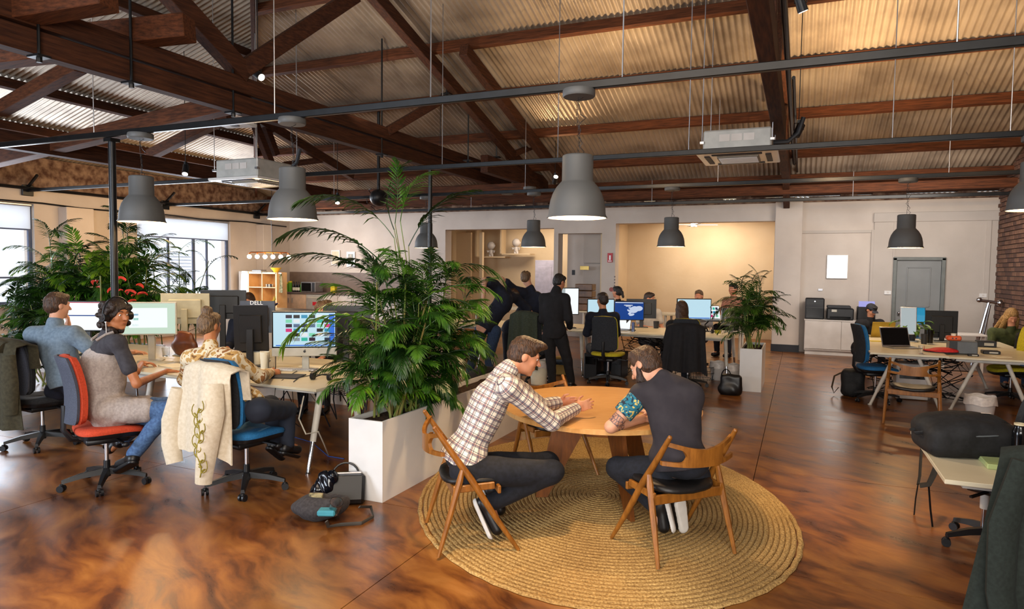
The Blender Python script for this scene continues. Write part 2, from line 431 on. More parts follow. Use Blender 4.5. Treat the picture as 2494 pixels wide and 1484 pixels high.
light('recess lamp', 'AREA', (-7.0, 18.2, 3.2), 60, SOFT, (-7.0, 18.6, 0), 1.6, .8)
light('kitchen fill', 'AREA', (-12.2, 14.6, 3.25), 40, SOFT, (-12.2, 15.5, .5), 1.4, 1.4)  # added warm fill over the kitchen, separate from the chandelier bulbs
# niches boxes in recess with soffit step
q = MB(); a = ony(1155, 545, YA - .02); b = ony(1372, 625, YA - .02)
q.box((-8.95, YA - 1.2, 1.45), (.1, .12, 2.9)); q.box((-9.6, YA - 1.1, 1.45), (.5, .1, 2.9))
struct('trim_7', q, M_wallwarm)
# nook between the openings: set-back grey panels
q = MB(); wallbox(q, xA1 + .12, xB0 - .35, YB + TH + .4, YB + TH + .5, 0, 2.8); wallbox(q, -5.3, -4.72, YB + TH + .3, YB + TH + .4, 0, 1.95, .01); wallbox(q, -5.3, -4.72, YB + TH + .3, YB + TH + .4, 1.97, 2.8, .01)
struct('trim_8', q, M_panel)
# right back: panelled partition and door
px0, px1 = 1.42, XR - .0
q = MB(); wallbox(q, px0, 1.8, YB - .06, YB, 0, 3.05); wallbox(q, 2.74, XR - .02, YB - .06, YB, 0, 3.05); wallbox(q, 1.8, 2.74, YB - .06, YB, 2.12, 3.05)
wallbox(q, px0 - .02, XR, YB - .09, YB - .05, 2.88, 3.08, .008); wallbox(q, XR - .22, XR - .14, YB - .08, YB - .05, 0, 2.88)
wallbox(q, px0 + .36, px0 + .4, YB - .08, YB - .05, 0, 2.88); wallbox(q, .0, px0, YB - .02, YB + .03, 2.66, 2.72)
wallbox(q, px0 - .05, px0, YB - .05, YB, 0, 2.72)
struct('trim_9', q, M_panel)
M_door = mat('grey painted door', '#7c7f80', .5, c2='#737677', ns=2)
M_doorf = mat('grey door frame', '#6a6f6d', .5)
e = sempty('door_1'); e.location = (2.27, YB - .06, 0)
q = MB(); 
for x in (-.44, .44): q.box((x, -.02, 1.06), (.07, .1, 2.12), b=.008)
q.box((0, -.02, 2.1), (.95, .1, .07), b=.008); q.build('door_frame', M_doorf, e)
q = MB(); q.box((0, .0, 1.03), (.8, .05, 2.05)); q.build('door_leaf', M_door, e)
for z0, z1 in ((.2, .85), (1.1, 1.92)):
    q = MB(); w_, h_ = .42, z1 - z0
    for x in (-w_ / 2, w_ / 2): q.box((x, -.03, (z0 + z1) / 2), (.025, .02, h_), b=.005)
    for z in (z0, z1): q.box((0, -.03, z), (w_, .02, .025), b=.005)
    q.build('door_moulding', M_door, e)
q = MB(); q.cyl((-.34, -.025, .95), (-.34, -.07, .95), .012); q.ell((-.34, -.085, .95), .03); q.build('door_knob', M_chrome, e, smooth=True)
# right brick wall: bricks as pieces
e = sempty('wall_right'); q = MB(); q.box((XR + .2, 8.5, 2.6), (.36, 25, 5.4)); q.build('brickwork', M_mortar, e)
bm_ = []
for i in range(3):
    q = MB(); q.box((0, 0, 0), (.1, .228, .074), b=.005); o = q.build('brick', M_brick[i], e); bm_.append(o.data); bpy.data.objects.remove(o)
rnd.seed(5); cnt = 0; st = MB(); vis = []
for j in range(48):
    z = .25 + j * .086; 
    for i in range(22):
        y = YB - .12 - i * .24 - (j % 2) * .12; vis.append((i, j, y, z))
vis.sort(key=lambda t: (0 if t[3] > .9 and t[0] < 9 and t[3] < 3.9 else 1, t[0]))
for i, j, y, z in vis:
    if y < 11: continue
    if cnt < 295:
        o = bpy.data.objects.new('brick', rnd.choice(bm_)); COL.objects.link(o); o.parent = e
        o.location = (XR + .012 * rnd.random() - .035 + .05, y, z); cnt += 1
    else: st.box((XR + .012 * rnd.random() + .015, y, z), (.1, .228, .074))
o = st.build('brick_field', M_brick[0], e); o['kind'] = 'stuff'
# front wall (behind the camera) with two window openings and the right wall behind; closes the room
wf = MB()
wallbox(wf, XL, -11, YF - .3, YF, 0, 4.5); wallbox(wf, -6, -1.3, YF - .3, YF, 0, 4.5); wallbox(wf, 3.3, XR + 1, YF - .3, YF, 0, 4.5)
wallbox(wf, XL, XR + 1, YF - .3, YF, 0, .9); wallbox(wf, XL, XR + 1, YF - .3, YF, 3.5, 4.5)
struct('wall_front', wf, M_wall)
# ================================================================ ROOF
TB, TL, ZB0, ZL0 = .29, .30, 3.6, 4.0
zb = lambda y: ZB0 + TB * (YB - y)
zl = lambda x: ZL0 + TL * (x - XL)
def corr_mat():
    s = NT('corrugated iron'); mp = s.coord((1, 1, 1))
    n = s.n('ShaderNodeTexNoise', i_Scale=1.2, i_Detail=5.0); s.l(mp, 0, n, 0)
    r = s.ramp(n, 0, [(.3, '#86796c'), (.55, '#b3a594'), (.75, '#c6b9a6')]); s.l(r, 0, s.b, 'Base Color')
    s.b.inputs['Metallic'].default_value = .45; s.b.inputs['Roughness'].default_value = .42; return s.m
M_corr = corr_mat()
ceil = sempty('ceiling')
RY, PITCH_C, AMP = 6.2, .0762 * 1.25, .019
def sheet(axis, c0, c1, u0, u1, lift):
    """axis 'y': ridges run along y (back slope), c = x extent ; axis 'x': ridges along x, c = y extent"""
    seg = 6; n = int(round((c1 - c0) / PITCH_C)); N = n * seg; vs = []; fs = []
    for i in range(N + 1):
        c = c0 + (c1 - c0) * i / N; h = AMP * math.cos(2 * PI * c / PITCH_C) + lift
        for u in (u0, u1):
            if axis == 'y': vs.append(Vector((c, u, zb(u) + h)))
            else: vs.append(Vector((u, c, zl(u) + h)))
    for i in range(N): fs.append((2 * i, 2 * i + 1, 2 * i + 3, 2 * i + 2))
    me = bpy.data.meshes.new('roof_sheet'); me.from_pydata([tuple(v) for v in vs], [], fs)
    # trim along the hip, where both slopes are level
    bm = bmesh.new(); bm.from_mesh(me)
    # zb(y) <= zl(x)  keeps back slope;  TB*(YB-y)+ZB0 - ZL0 - TL*(x-XL) = 0
    no = Vector((-TL, -TB, 0)); co = Vector((XL, YB - (ZL0 - ZB0) / TB, 0))
    bmesh.ops.bisect_plane(bm, geom=bm.verts[:] + bm.edges[:] + bm.faces[:], plane_co=co, plane_no=no, clear_outer=(axis == 'y'), clear_inner=(axis == 'x'))
    bm.to_mesh(me); bm.free()
    if len(me.polygons) == 0: bpy.data.meshes.remove(me); return
    me.polygons.foreach_set('use_smooth', [True] * len(me.polygons)); me.materials.append(M_corr)
    o = bpy.data.objects.new('roof_sheet', me); COL.objects.link(o); o.parent = ceil
SW = PITCH_C * 8
for k in range(int((XR + 2 - XL) / SW) + 1):
    c0 = XL - .5 + k * SW
    for r_, (u0, u1) in enumerate(((RY, 9.6), (9.4, 13.0), (12.8, YB + .4))):
        sheet('y', c0, c0 + SW + PITCH_C, u0, u1, .004 * (2 - r_) + .0025 * (k % 2))
for k in range(int((YB + .5 - YF) / SW) + 1):
    c0 = YF + k * SW
    for r_, (u0, u1) in enumerate(((XL - .3, -11.9), (-12.1, -8.9), (-9.1, -5.2))):
        sheet('x', c0, c0 + SW + PITCH_C, u0, u1, .004 * r_ + .0025 * (k % 2))
# front slope behind the view
q = MB(); zr = zb(RY); q.add([(-6.5, RY, zr), (XR + 3, RY, zr), (XR + 3, YF - .3, 4.1), (-6.5, YF - .3, 4.1)], [(0, 1, 2, 3)])
q.add([(-6.5, RY, zr), (-6.5, YF - .3, 4.1), (-5.2, YF - .3, zl(-5.2)), (-5.2, RY, zl(-5.2))], [(0, 1, 2, 3)]); q.build('roof_underlay', M_corr, ceil)
# purlins
for y in (8.3, 9.8, 11.27, 12.77, 14.27, 15.45):
    xh = XL + (zb(y) - ZL0) / TL + .0; xh = max(xh, XL)
    q = MB(); q.bar((xh, y, zb(y) - .115), (XR + .3, y, zb(y) - .115), .09, .17, up=(0, TB, 1), bev=.006); q.build('purlin', M_tim_x, ceil)
for x in (-13.3, -11.9, -10.5, -9.1, -7.7):
    yh = YB - (zl(x) - ZB0) / TB
    q = MB(); q.bar((x, YF + .3, zl(x) - .115), (x, yh, zl(x) - .115), .09, .17, up=(-TL, 0, 1), bev=.006); q.build('purlin', M_tim_y, ceil)
q = MB(); a_ = Vector((XL + .1, YB - (ZL0 - ZB0) / TB - .1, ZL0 - .12)); sN = 8.0; b_ = Vector((XL + sN, YB - (ZL0 - ZB0 + TL * sN) / TB, ZL0 + TL * sN - .12))
q.bar(a_, b_, .07, .22, bev=.006); q.build('hip_rafter', M_tim_y, ceil)
# ---- trusses
def beamobj(name, a, b, w, h, par, m=None, up=(0, 0, 1)):
    q = MB(); q.bar(a, b, w, h, up=up, bev=.008); return q.build(name, m or M_tim_y, par)
def rafter(X, y0, y1, par, w=.15, h=.2, dz=-.32): return beamobj('rafter', (X, y0, zb(y0) + dz), (X, y1, zb(y1) + dz), w, h, par)
def rod(par, x, y, z0, z1, r=.014, washer=True):
    q = MB(); q.cyl((x, y, z0), (x, y, z1), r, n=8)
    if washer: q.box((x, y, z0 - .01), (.16, .12, .02)); q.cyl((x, y, z0 - .06), (x, y, z0), .025, n=6)
    q.build('tie_rod', M_blackmetal, par)
T = thing('roof_truss', 'dark timber roof truss with long double tie beam, from upper left towards the centre', 'truss', (-6.5, 10, 3.7))
def rel(o, par):
    return o
def inT(fn, T_):  # build in world space, then parent keeping place
    before = set(bpy.data.objects); fn()
    bpy.context.view_layer.update()
    for o in set(bpy.data.objects) - before:
        if o.parent is None or o.parent is T_:
            o.parent = T_; o.matrix_parent_inverse = Matrix.Translation(-T_.location)
def t1():
    beamobj('tie_beam', (-6.5, -1.0, 3.79), (-6.5, 14.8, 3.79), .16, .22, None)
    beamobj('tie_beam', (-6.5, -1.0, 4.02), (-6.5, 14.3, 4.02), .22, .2, None)
    beamobj('tie_beam', (-5.75, 11.9, 3.84), (-5.75, 15.3, 3.84), .16, .34, None)
    rafter(-5.72, 5.5, 14.9, None); rafter(-5.02, 9.6, 15.3, None)
    beamobj('strut', onx(590, 170, -6.45), onx(862, -10, -6.0), .18, .2, None)
    beamobj('strut', onx(598, 185, -6.45), onx(400, -30, -6.5), .18, .22, None)
    beamobj('strut', onx(940, 322, -6.45), onx(1110, 222, -5.9), .14, .14, None)
    beamobj('strut', onx(1235, 382, -5.8), onx(1325, 345, -5.3), .14, .12, None)
    for px, py in ((567, 175), (930, 318), (1088, 228), (1140, 390), (1209, 382)):
        c = onx(px, py, -6.42 if px < 950 else -5.8); rod(None, c.x, c.y, min(c.z, 3.66) if px < 950 else c.z, zb(max(c.y, RY)) - .1)
    for px in (95, 320):
        c = onx(px, 130 if px < 200 else 190, -6.38); rod(None, c.x, c.y, 3.66, 5.2)
inT(t1, T)
T2 = thing('roof_truss', 'timber roof truss seen end on above the white column on the right', 'truss', (-.42, 10, 3.7))
def t2():
    beamobj('tie_beam', (-.34, -1, 3.82), (-.34, 15.9, 3.82), .15, .3, None)
    beamobj('rafter', (-.34, 6.4, zb(6.4) - .34), (-.34, 16.2, zb(16.2) - .34), .13, .24, None)
    beamobj('king_post', (-.34, 6.6, 3.9), (-.34, 6.6, 6.2), .14, .2, None, up=(0, 1, 0))
    for y in (9.2, 11.9): beamobj('strut', (-.34, y - 1.5, 3.95), (-.34, y, zb(y) - .45), .14, .14, None)
    q = MB(); q.cyl((-.2, 5, 4.02), (-.2, 16.1, 4.02), .03); q.cyl((-.14, 8, 3.9), (-.14, 16.1, 3.9), .02); q.build('cable_conduit', M_blackmetal, None)
inT(t2, T2)
T3 = thing('roof_truss', 'timber roof truss over the left windows with raking struts', 'truss', (-10.8, 9, 3.6))
def t3():
    beamobj('tie_beam', (-10.9, -1, 3.62), (-10.9, 15.3, 3.62), .2, .26, None)
    beamobj('strut', onx(0, 268, -10.4), onx(195, 158, -8.2), .16, .18, None, M_tim_x)
    beamobj('strut', onx(365, 378, -11.6), onx(560, 280, -9.2), .16, .18, None, M_tim_x)
    beamobj('rafter', onx(616, 282, -9.6), onx(858, 428, -9.2), .14, .18, None)
    beamobj('strut', onx(640, 290, -9.6), onx(672, 378, -9.6), .12, .14, None)
    beamobj('strut', onx(616, 290, -9.6), onx(660, 400, -9.6), .12, .14, None)
    beamobj('strut', onx(690, 402, -9.8), onx(800, 388, -9.3), .12, .12, None)
    beamobj('cross_beam', (XL, 7.2, 3.42), (-6.6, 6.6, 3.9), .2, .22, None, M_tim_x)
inT(t3, T3)
T4 = thing('tie_beam', 'short heavy cross beam stub on the big tie beam at the upper left', 'beam', (-6.5, 4, 4.3))
def t4():
    beamobj('beam_end', onx(230, 92, -6.9), onx(462, 68, -5.9), .24, .24, None, M_tim_x)
    beamobj('beam_end', onx(-60, 45, -6.9), onx(265, -8, -5.6), .24, .2, None, M_tim_x)
    beamobj('beam_end', onx(-60, 142, -7.4), onx(120, 122, -6.6), .2, .2, None, M_tim_x)
inT(t4, T4)
# dark cross beams at the far eaves
q = MB(); q.bar((-12.5, 13.7, 3.55), (-5.6, 13.7, 3.55), .14, .26, bev=.01); q.bar((XL, 15.2, 3.5), (XR, 15.2, 3.5), .12, .18, bev=.01)
struct('trim_10', q, M_tim_x)

light('left wall fill', 'AREA', (-11.8, 9.6, 3.1), 60, WARM, (-14.6, 10.2, 1.9), 2.5, .6)  # added wash that warms the left wall, no fitting modelled
# ================================================================ BODY ENGINE: smooth unions of tapered limbs, meshed with surface nets
def V(*a): return np.array(a if len(a) > 1 else a[0], float)
def nz(v): v = V(v); return v / (np.linalg.norm(v) + 1e-9)
def smesh(prims, vox):
    lo = np.full(3, 1e9); hi = -lo
    def bb(p):
        if p[0] == 'c': a, ra, b, rb = V(p[1]), p[2], V(p[3]), p[4]; r = max(ra, rb); return np.minimum(a, b) - r, np.maximum(a, b) + r
        if p[0] in ('e', '-e'):
            r = V(p[2]) if hasattr(p[2], '__len__') else V(p[2], p[2], p[2])
            if p[3] is not None: r = np.sqrt((np.array(p[3]) ** 2) @ (r ** 2))
            return V(p[1]) - r, V(p[1]) + r
        if p[0] == 'b': r = np.abs(V(p[2])) if p[3] is None else np.full(3, np.linalg.norm(p[2])); return V(p[1]) - r, V(p[1]) + r
        return None
    for p in prims:
        q = bb(p)
        if q is not None and p[0] != '-e': lo = np.minimum(lo, q[0]); hi = np.maximum(hi, q[1])
    lo -= 3 * vox; hi += 3 * vox; n = np.ceil((hi - lo) / vox).astype(int) + 1
    F = np.full(n, .5, np.float32)
    ax = [np.float32(lo[i]) + np.arange(n[i], dtype=np.float32) * np.float32(vox) for i in range(3)]
    for p in prims:
        q = bb(p); k = p[-1]
        if q is None:
            s0 = [0, 0, 0]; s1 = list(n)
        else:
            m = (k or 0) + 3 * vox
            s0 = np.clip(np.floor((q[0] - m - lo) / vox).astype(int), 0, n); s1 = np.clip(np.ceil((q[1] + m - lo) / vox).astype(int) + 1, 0, n)
            if np.any(s1 <= s0): continue
        X = ax[0][s0[0]:s1[0], None, None]; Y = ax[1][None, s0[1]:s1[1], None]; Z = ax[2][None, None, s0[2]:s1[2]]
        sl = (slice(s0[0], s1[0]), slice(s0[1], s1[1]), slice(s0[2], s1[2]))
        if p[0] == 'c':
            a, ra, b, rb = V(p[1]), p[2], V(p[3]), p[4]; d = b - a; L2 = max(float(d @ d), 1e-9)
            t = np.clip(((X - a[0]) * d[0] + (Y - a[1]) * d[1] + (Z - a[2]) * d[2]) / L2, 0, 1)
            f = np.sqrt((X - a[0] - t * d[0]) ** 2 + (Y - a[1] - t * d[1]) ** 2 + (Z - a[2] - t * d[2]) ** 2) - (ra + (rb - ra) * t)
        elif p[0] in ('e', '-e'):
            r = V(p[2]) if hasattr(p[2], '__len__') else V(p[2], p[2], p[2]); c = V(p[1]); x, y, z = X - c[0], Y - c[1], Z - c[2]
            if p[3] is not None:
                R = np.array(p[3]); x, y, z = [x * R[0, i] + y * R[1, i] + z * R[2, i] for i in range(3)]
            if p[0] == 'e' and False: pass
            k0 = np.sqrt((x / r[0]) ** 2 + (y / r[1]) ** 2 + (z / r[2]) ** 2)
            k1 = np.sqrt((x / r[0] ** 2) ** 2 + (y / r[1] ** 2) ** 2 + (z / r[2] ** 2) ** 2) + 1e-9
            f = k0 * (k0 - 1) / k1
        elif p[0] == 'b':  # rounded box: centre, half sizes, R, radius, k
            c = V(p[1]); x, y, z = X - c[0], Y - c[1], Z - c[2]; R = np.eye(3) if p[3] is None else np.array(p[3]); x, y, z = [x * R[0, i] + y * R[1, i] + z * R[2, i] for i in range(3)]
            qx, qy, qz = np.abs(x) - p[2][0] + p[4], np.abs(y) - p[2][1] + p[4], np.abs(z) - p[2][2] + p[4]
            f = np.sqrt(np.maximum(qx, 0) ** 2 + np.maximum(qy, 0) ** 2 + np.maximum(qz, 0) ** 2) + np.minimum(np.maximum(qx, np.maximum(qy, qz)), 0) - p[4]
        else:  # half space ('-p', point, normal): removes the side the normal points to
            c, nn = V(p[1]), nz(p[2]); f = -((X - c[0]) * nn[0] + (Y - c[1]) * nn[1] + (Z - c[2]) * nn[2])
        A = F[sl]
        if p[0][0] == '-':
            if k: h = np.maximum(k - np.abs(A + f), 0) / k; F[sl] = np.maximum(A, -f) + h * h * k / 4
            else: F[sl] = np.maximum(A, -f)
        else:
            if k: h = np.maximum(k - np.abs(A - f), 0) / k; F[sl] = np.minimum(A, f) - h * h * k / 4
            else: F[sl] = np.minimum(A, f)
    S = F < 0
    c = np.zeros(np.array(F.shape) - 1, np.int8)
    for i in (0, 1):
        for j in (0, 1):
            for k in (0, 1): c += S[i:c.shape[0] + i, j:c.shape[1] + j, k:c.shape[2] + k]
    act = (c > 0) & (c < 8); idx = np.argwhere(act); N = len(idx)
    if N == 0: return np.zeros((0, 3)), np.zeros((0, 4), int)
    ids = np.full(act.shape, -1, np.int32); ids[tuple(idx.T)] = np.arange(N)
    acc = np.zeros((N, 3)); cnt = np.zeros(N)
    I = idx.T
    for a in range(3):
        o = [x for x in range(3) if x != a]
        for u in (0, 1):
            for v in (0, 1):
                off = [0, 0, 0]; off[o[0]] = u; off[o[1]] = v; p0 = [I[d] + off[d] for d in range(3)]; p1 = list(p0); p1[a] = p1[a] + 1
                f0 = F[tuple(p0)]; f1 = F[tuple(p1)]; m = (f0 < 0) != (f1 < 0)
                t = np.where(m, f0 / np.where(m, f0 - f1, 1), 0); P = np.stack(p0, 1).astype(float); P[:, a] += t
                acc[m] += P[m]; cnt[m] += 1
    vs = lo + acc / cnt[:, None] * vox
    quads = []
    for a in range(3):
        b, c_ = [x for x in range(3) if x != a]
        s0 = [slice(None)] * 3; s1 = [slice(None)] * 3; s0[a] = slice(0, -1); s1[a] = slice(1, None)
        E = S[tuple(s0)] != S[tuple(s1)]; e = np.argwhere(E)
        e = e[(e[:, b] > 0) & (e[:, c_] > 0) & (e[:, b] < S.shape[b] - 1) & (e[:, c_] < S.shape[c_] - 1)]
        ins = S[tuple(e.T)]
        def g(db, dc):
            q = e.copy(); q[:, b] -= db; q[:, c_] -= dc; return ids[tuple(q.T)]
        Q = np.stack([g(1, 1), g(0, 1), g(0, 0), g(1, 0)], 1)
        flip = ins if a != 1 else ~ins
        Q[~flip] = Q[~flip][:, ::-1]; quads.append(Q)
    Q = np.concatenate(quads); Q = Q[(Q >= 0).all(1)]
    # two light smoothing passes
    for _ in range(2):
        s_ = np.zeros_like(vs); n_ = np.zeros(len(vs))
        for i in range(4):
            j = (i + 1) % 4
            np.add.at(s_, Q[:, i], vs[Q[:, j]]); np.add.at(n_, Q[:, i], 1)
        vs = vs * .5 + .5 * s_ / np.maximum(n_, 1)[:, None]
    return vs, Q
def waves(P, freq, seed=0):
    r = np.random.RandomState(seed); out = np.zeros(len(P)); q = P.copy()
    for i in range(3):
        k = r.normal(size=(3, 3)); k /= np.linalg.norm(k, axis=1)[:, None]
        q = q + .25 / freq * np.sin(P @ (k.T) * freq * .7 + r.rand(3) * 6)
    for i in range(6):
        k = r.normal(size=3); k /= np.linalg.norm(k); out += np.sin(q @ k * freq * (1 + .5 * i) + r.rand() * 6) / (1 + .4 * i)
    return out / 2.2
def sobj(name, prims, vox, m, parent=None, wr=0, wf=25, seed=0, base=None, uvprims=None):
    vs, Q = smesh(prims, vox)
    if base is None: base = np.zeros(3)
    me = bpy.data.meshes.new(name)
    if wr:
        me.vertices.add(len(vs)); 
        nrm = np.zeros_like(vs); d1 = vs[Q[:, 2]] - vs[Q[:, 0]]; d2 = vs[Q[:, 3]] - vs[Q[:, 1]]; fn = np.cross(d1, d2)
        for i in range(4): np.add.at(nrm, Q[:, i], fn)
        nrm /= np.linalg.norm(nrm, axis=1)[:, None] + 1e-12
        vs = vs + nrm * (waves(vs, wf, seed) * wr)[:, None]
        bpy.data.meshes.remove(me); me = bpy.data.meshes.new(name)
    me.vertices.add(len(vs)); me.vertices.foreach_set('co', (vs - V(base)).astype(np.float32).ravel())
    me.loops.add(len(Q) * 4); me.loops.foreach_set('vertex_index', Q.astype(np.int32).ravel())
    me.polygons.add(len(Q)); me.polygons.foreach_set('loop_start', np.arange(0, len(Q) * 4, 4, dtype=np.int32))
    me.update(calc_edges=True); me.polygons.foreach_set('use_smooth', [True] * len(Q)); me.materials.append(m)
    if uvprims is not None:
        best = np.full(len(vs), 1e9); uv = np.zeros((len(vs), 3))
        for n_, (a, b, ref) in enumerate(uvprims):
            a, b, ref = V(a), V(b), nz(ref); d = b - a; L = np.linalg.norm(d); d = d / L; t = np.clip((vs - a) @ d, 0, L)
            w_ = vs - a - t[:, None] * d; D = np.linalg.norm(w_, axis=1) - (.10 if n_ == 0 else 0)
            x = nz(ref - d * (ref @ d)); y = np.cross(d, x); ang = np.arctan2(w_ @ y, w_ @ x)
            r_ = .15 if n_ == 0 else .06; m_ = D < best; best[m_] = D[m_]
            tt = (vs - a) @ d
            uv[m_] = np.stack([ang[m_] * r_, tt[m_], np.full(m_.sum(), n_ * .1)], 1)
        at = me.attributes.new('bp', 'FLOAT_VECTOR', 'POINT'); at.data.foreach_set('vector', uv.astype(np.float32).ravel())
    o = bpy.data.objects.new(name, me); COL.objects.link(o)
    if parent is not None: o.parent = parent
    return o
def basis(f, u):
    f = nz(f); u = V(u); u = nz(u - f * (f @ u)); r = np.cross(f, u); return r, f, u
def skin_mat(name, c, c2, tattoo=False):
    s = NT(name); mp = s.coord(); n = s.n('ShaderNodeTexNoise', i_Scale=9.0, i_Detail=4.0); s.l(mp, 0, n, 0)
    r = s.ramp(n, 0, [(.3, c2), (.7, c)]); s.l(r, 0, s.b, 'Base Color'); s.b.inputs['Roughness'].default_value = .5
    s.b.inputs['Subsurface Weight'].default_value = .08; s.b.inputs['Subsurface Radius'].default_value = (.02, .008, .004)
    return s.m
SK1 = skin_mat('skin fair', '#c98e6c', '#b9785a'); SK2 = skin_mat('skin tan', '#b97a50', '#a4653f'); SK3 = skin_mat('skin pale', '#cf9c80', '#c08a6e')
def hair_mat(name, c, c2, sc=(30, 30, 6)):
    s = NT(name); mp = s.coord(sc); n = s.n('ShaderNodeTexNoise', i_Scale=4.0, i_Detail=4.0); s.l(mp, 0, n, 0)
    r = s.ramp(n, 0, [(.35, c2), (.65, c)]); s.l(r, 0, s.b, 'Base Color'); s.b.inputs['Roughness'].default_value = .55; s.bump(n, 0, .9, .01); return s.m
HR_brown = hair_mat('brown hair', '#4d3018', '#22130a'); HR_black = hair_mat('black hair', '#1a1311', '#090708')
HR_light = hair_mat('light brown hair', '#7d6040', '#3a2818'); HR_blond = hair_mat('blond hair', '#b58c50', '#6e4c20', (40, 40, 3)); HR_dark = hair_mat('dark brown hair', '#2e1a10', '#120a06')
M_eye = mat('eye white', '#e8e4de', .2); M_iris = mat('iris', '#2b1a10', .2); M_lip = mat('lip', '#9a5244', .5)
M_jean = mat('blue denim', '#2c405e', .85, c2='#1f2f4a', ns=60); M_jeanl = mat('light denim', '#4b6a94', .85, c2='#365078', ns=50)
M_navy = mat('navy cloth', '#151a2b', .9, c2='#0e1220', ns=20); M_blk = mat('black cloth', '#141215', .9, c2='#0c0b0e', ns=20); M_dkjean = mat('dark trousers', '#171a24', .9, c2='#0e1118', ns=40)
M_shoe = mat('black leather', '#0e0d0f', .4); M_sole = mat('white sole', '#d8d4ce', .7)
def head_prims(C, f, u, s=1.0, fem=False):
    r, f, u = basis(f, u); R = np.stack([r, f, u], 1); g = lambda a, b, c: V(C) + (r * a + f * b + u * c) * s; q = lambda *x: tuple(v * s for v in x)
    P = [('e', g(0, -.012, .028), q(.076, .096, .088), R, .02), ('e', g(0, .03, -.025), q(.061, .066, .08), R, .03),
         ('e', g(0, .03, -.078), q(.047, .05, .034), R, .03), ('e', g(0, .072, -.103), q(.02, .018, .015), R, .02),
         ('e', g(0, .082, .028), q(.048, .012, .012), R, .02), ('c', g(0, .092, .012), .008 * s, g(0, .118, -.026), .0125 * s, .012),
         ('e', g(.012, .104, -.03), q(.008, .009, .007), R, .006), ('e', g(-.012, .104, -.03), q(.008, .009, .007), R, .006),
         ('e', g(.038, .062, -.025), q(.022, .02, .022), R, .02), ('e', g(-.038, .062, -.025), q(.022, .02, .022), R, .02),
         ('-e', g(.031, .098, .008), q(.015, .013, .010), R, .012), ('-e', g(-.031, .098, .008), q(.015, .013, .010), R, .012),
         ('e', g(0, .088, -.057), q(.024, .011, .006), R, .006), ('e', g(0, .086, -.068), q(.021, .011, .007), R, .006)]
    for sx in (-1, 1):
        P += [('e', g(sx * .077, -.008, -.004), q(.010, .022, .031), R, .006)]
    return P, g, R
def hand_prims(W, d, n, side, curl=.5, s=1.0, spread=.10, thumb=1.0):
    """W wrist, d pointing direction, n = direction the palm faces, side = +1 thumb towards d x n"""
    d = nz(d); n = V(n); n = nz(n - d * (n @ d)); t = np.cross(d, n) * side; W = V(W); P = []
    R = np.stack([t, d, n], 1)
    P.append(('c', W, .024 * s, W + d * .03 * s, .026 * s, .02)); P.append(('e', W + d * .055 * s, (.040 * s, .048 * s, .015 * s), R, .015))
    for i, (o, L) in enumerate(((.030, .072), (.010, .080), (-.010, .074), (-.029, .058))):
        b = W + (d * .092 + t * o - (d * .006 * abs(i - 1))) * s; dd = nz(d + t * (o * spread * 25)); a1 = curl * .55
        for seg, (fr, ra, rb) in enumerate(((.45, .0090, .0085), (.3, .0085, .0078), (.25, .0078, .0068))):
            e = b + (dd * math.cos(a1) + n * math.sin(a1)) * L * fr * s; P.append(('c', b, ra * s, e, rb * s, .004)); b = e; a1 += curl * .75
    b = W + (d * .03 + t * .030 + n * .006) * s; e = b + nz(d * .55 + t * .75 + n * .3) * .042 * s; P.append(('c', b, .0125 * s, e, .0105 * s, .012))
    P.append(('c', e, .0105 * s, e + nz(d * .9 + t * .25 * thumb + n * .4 * curl) * .032 * s, .0085 * s, .004)); return P
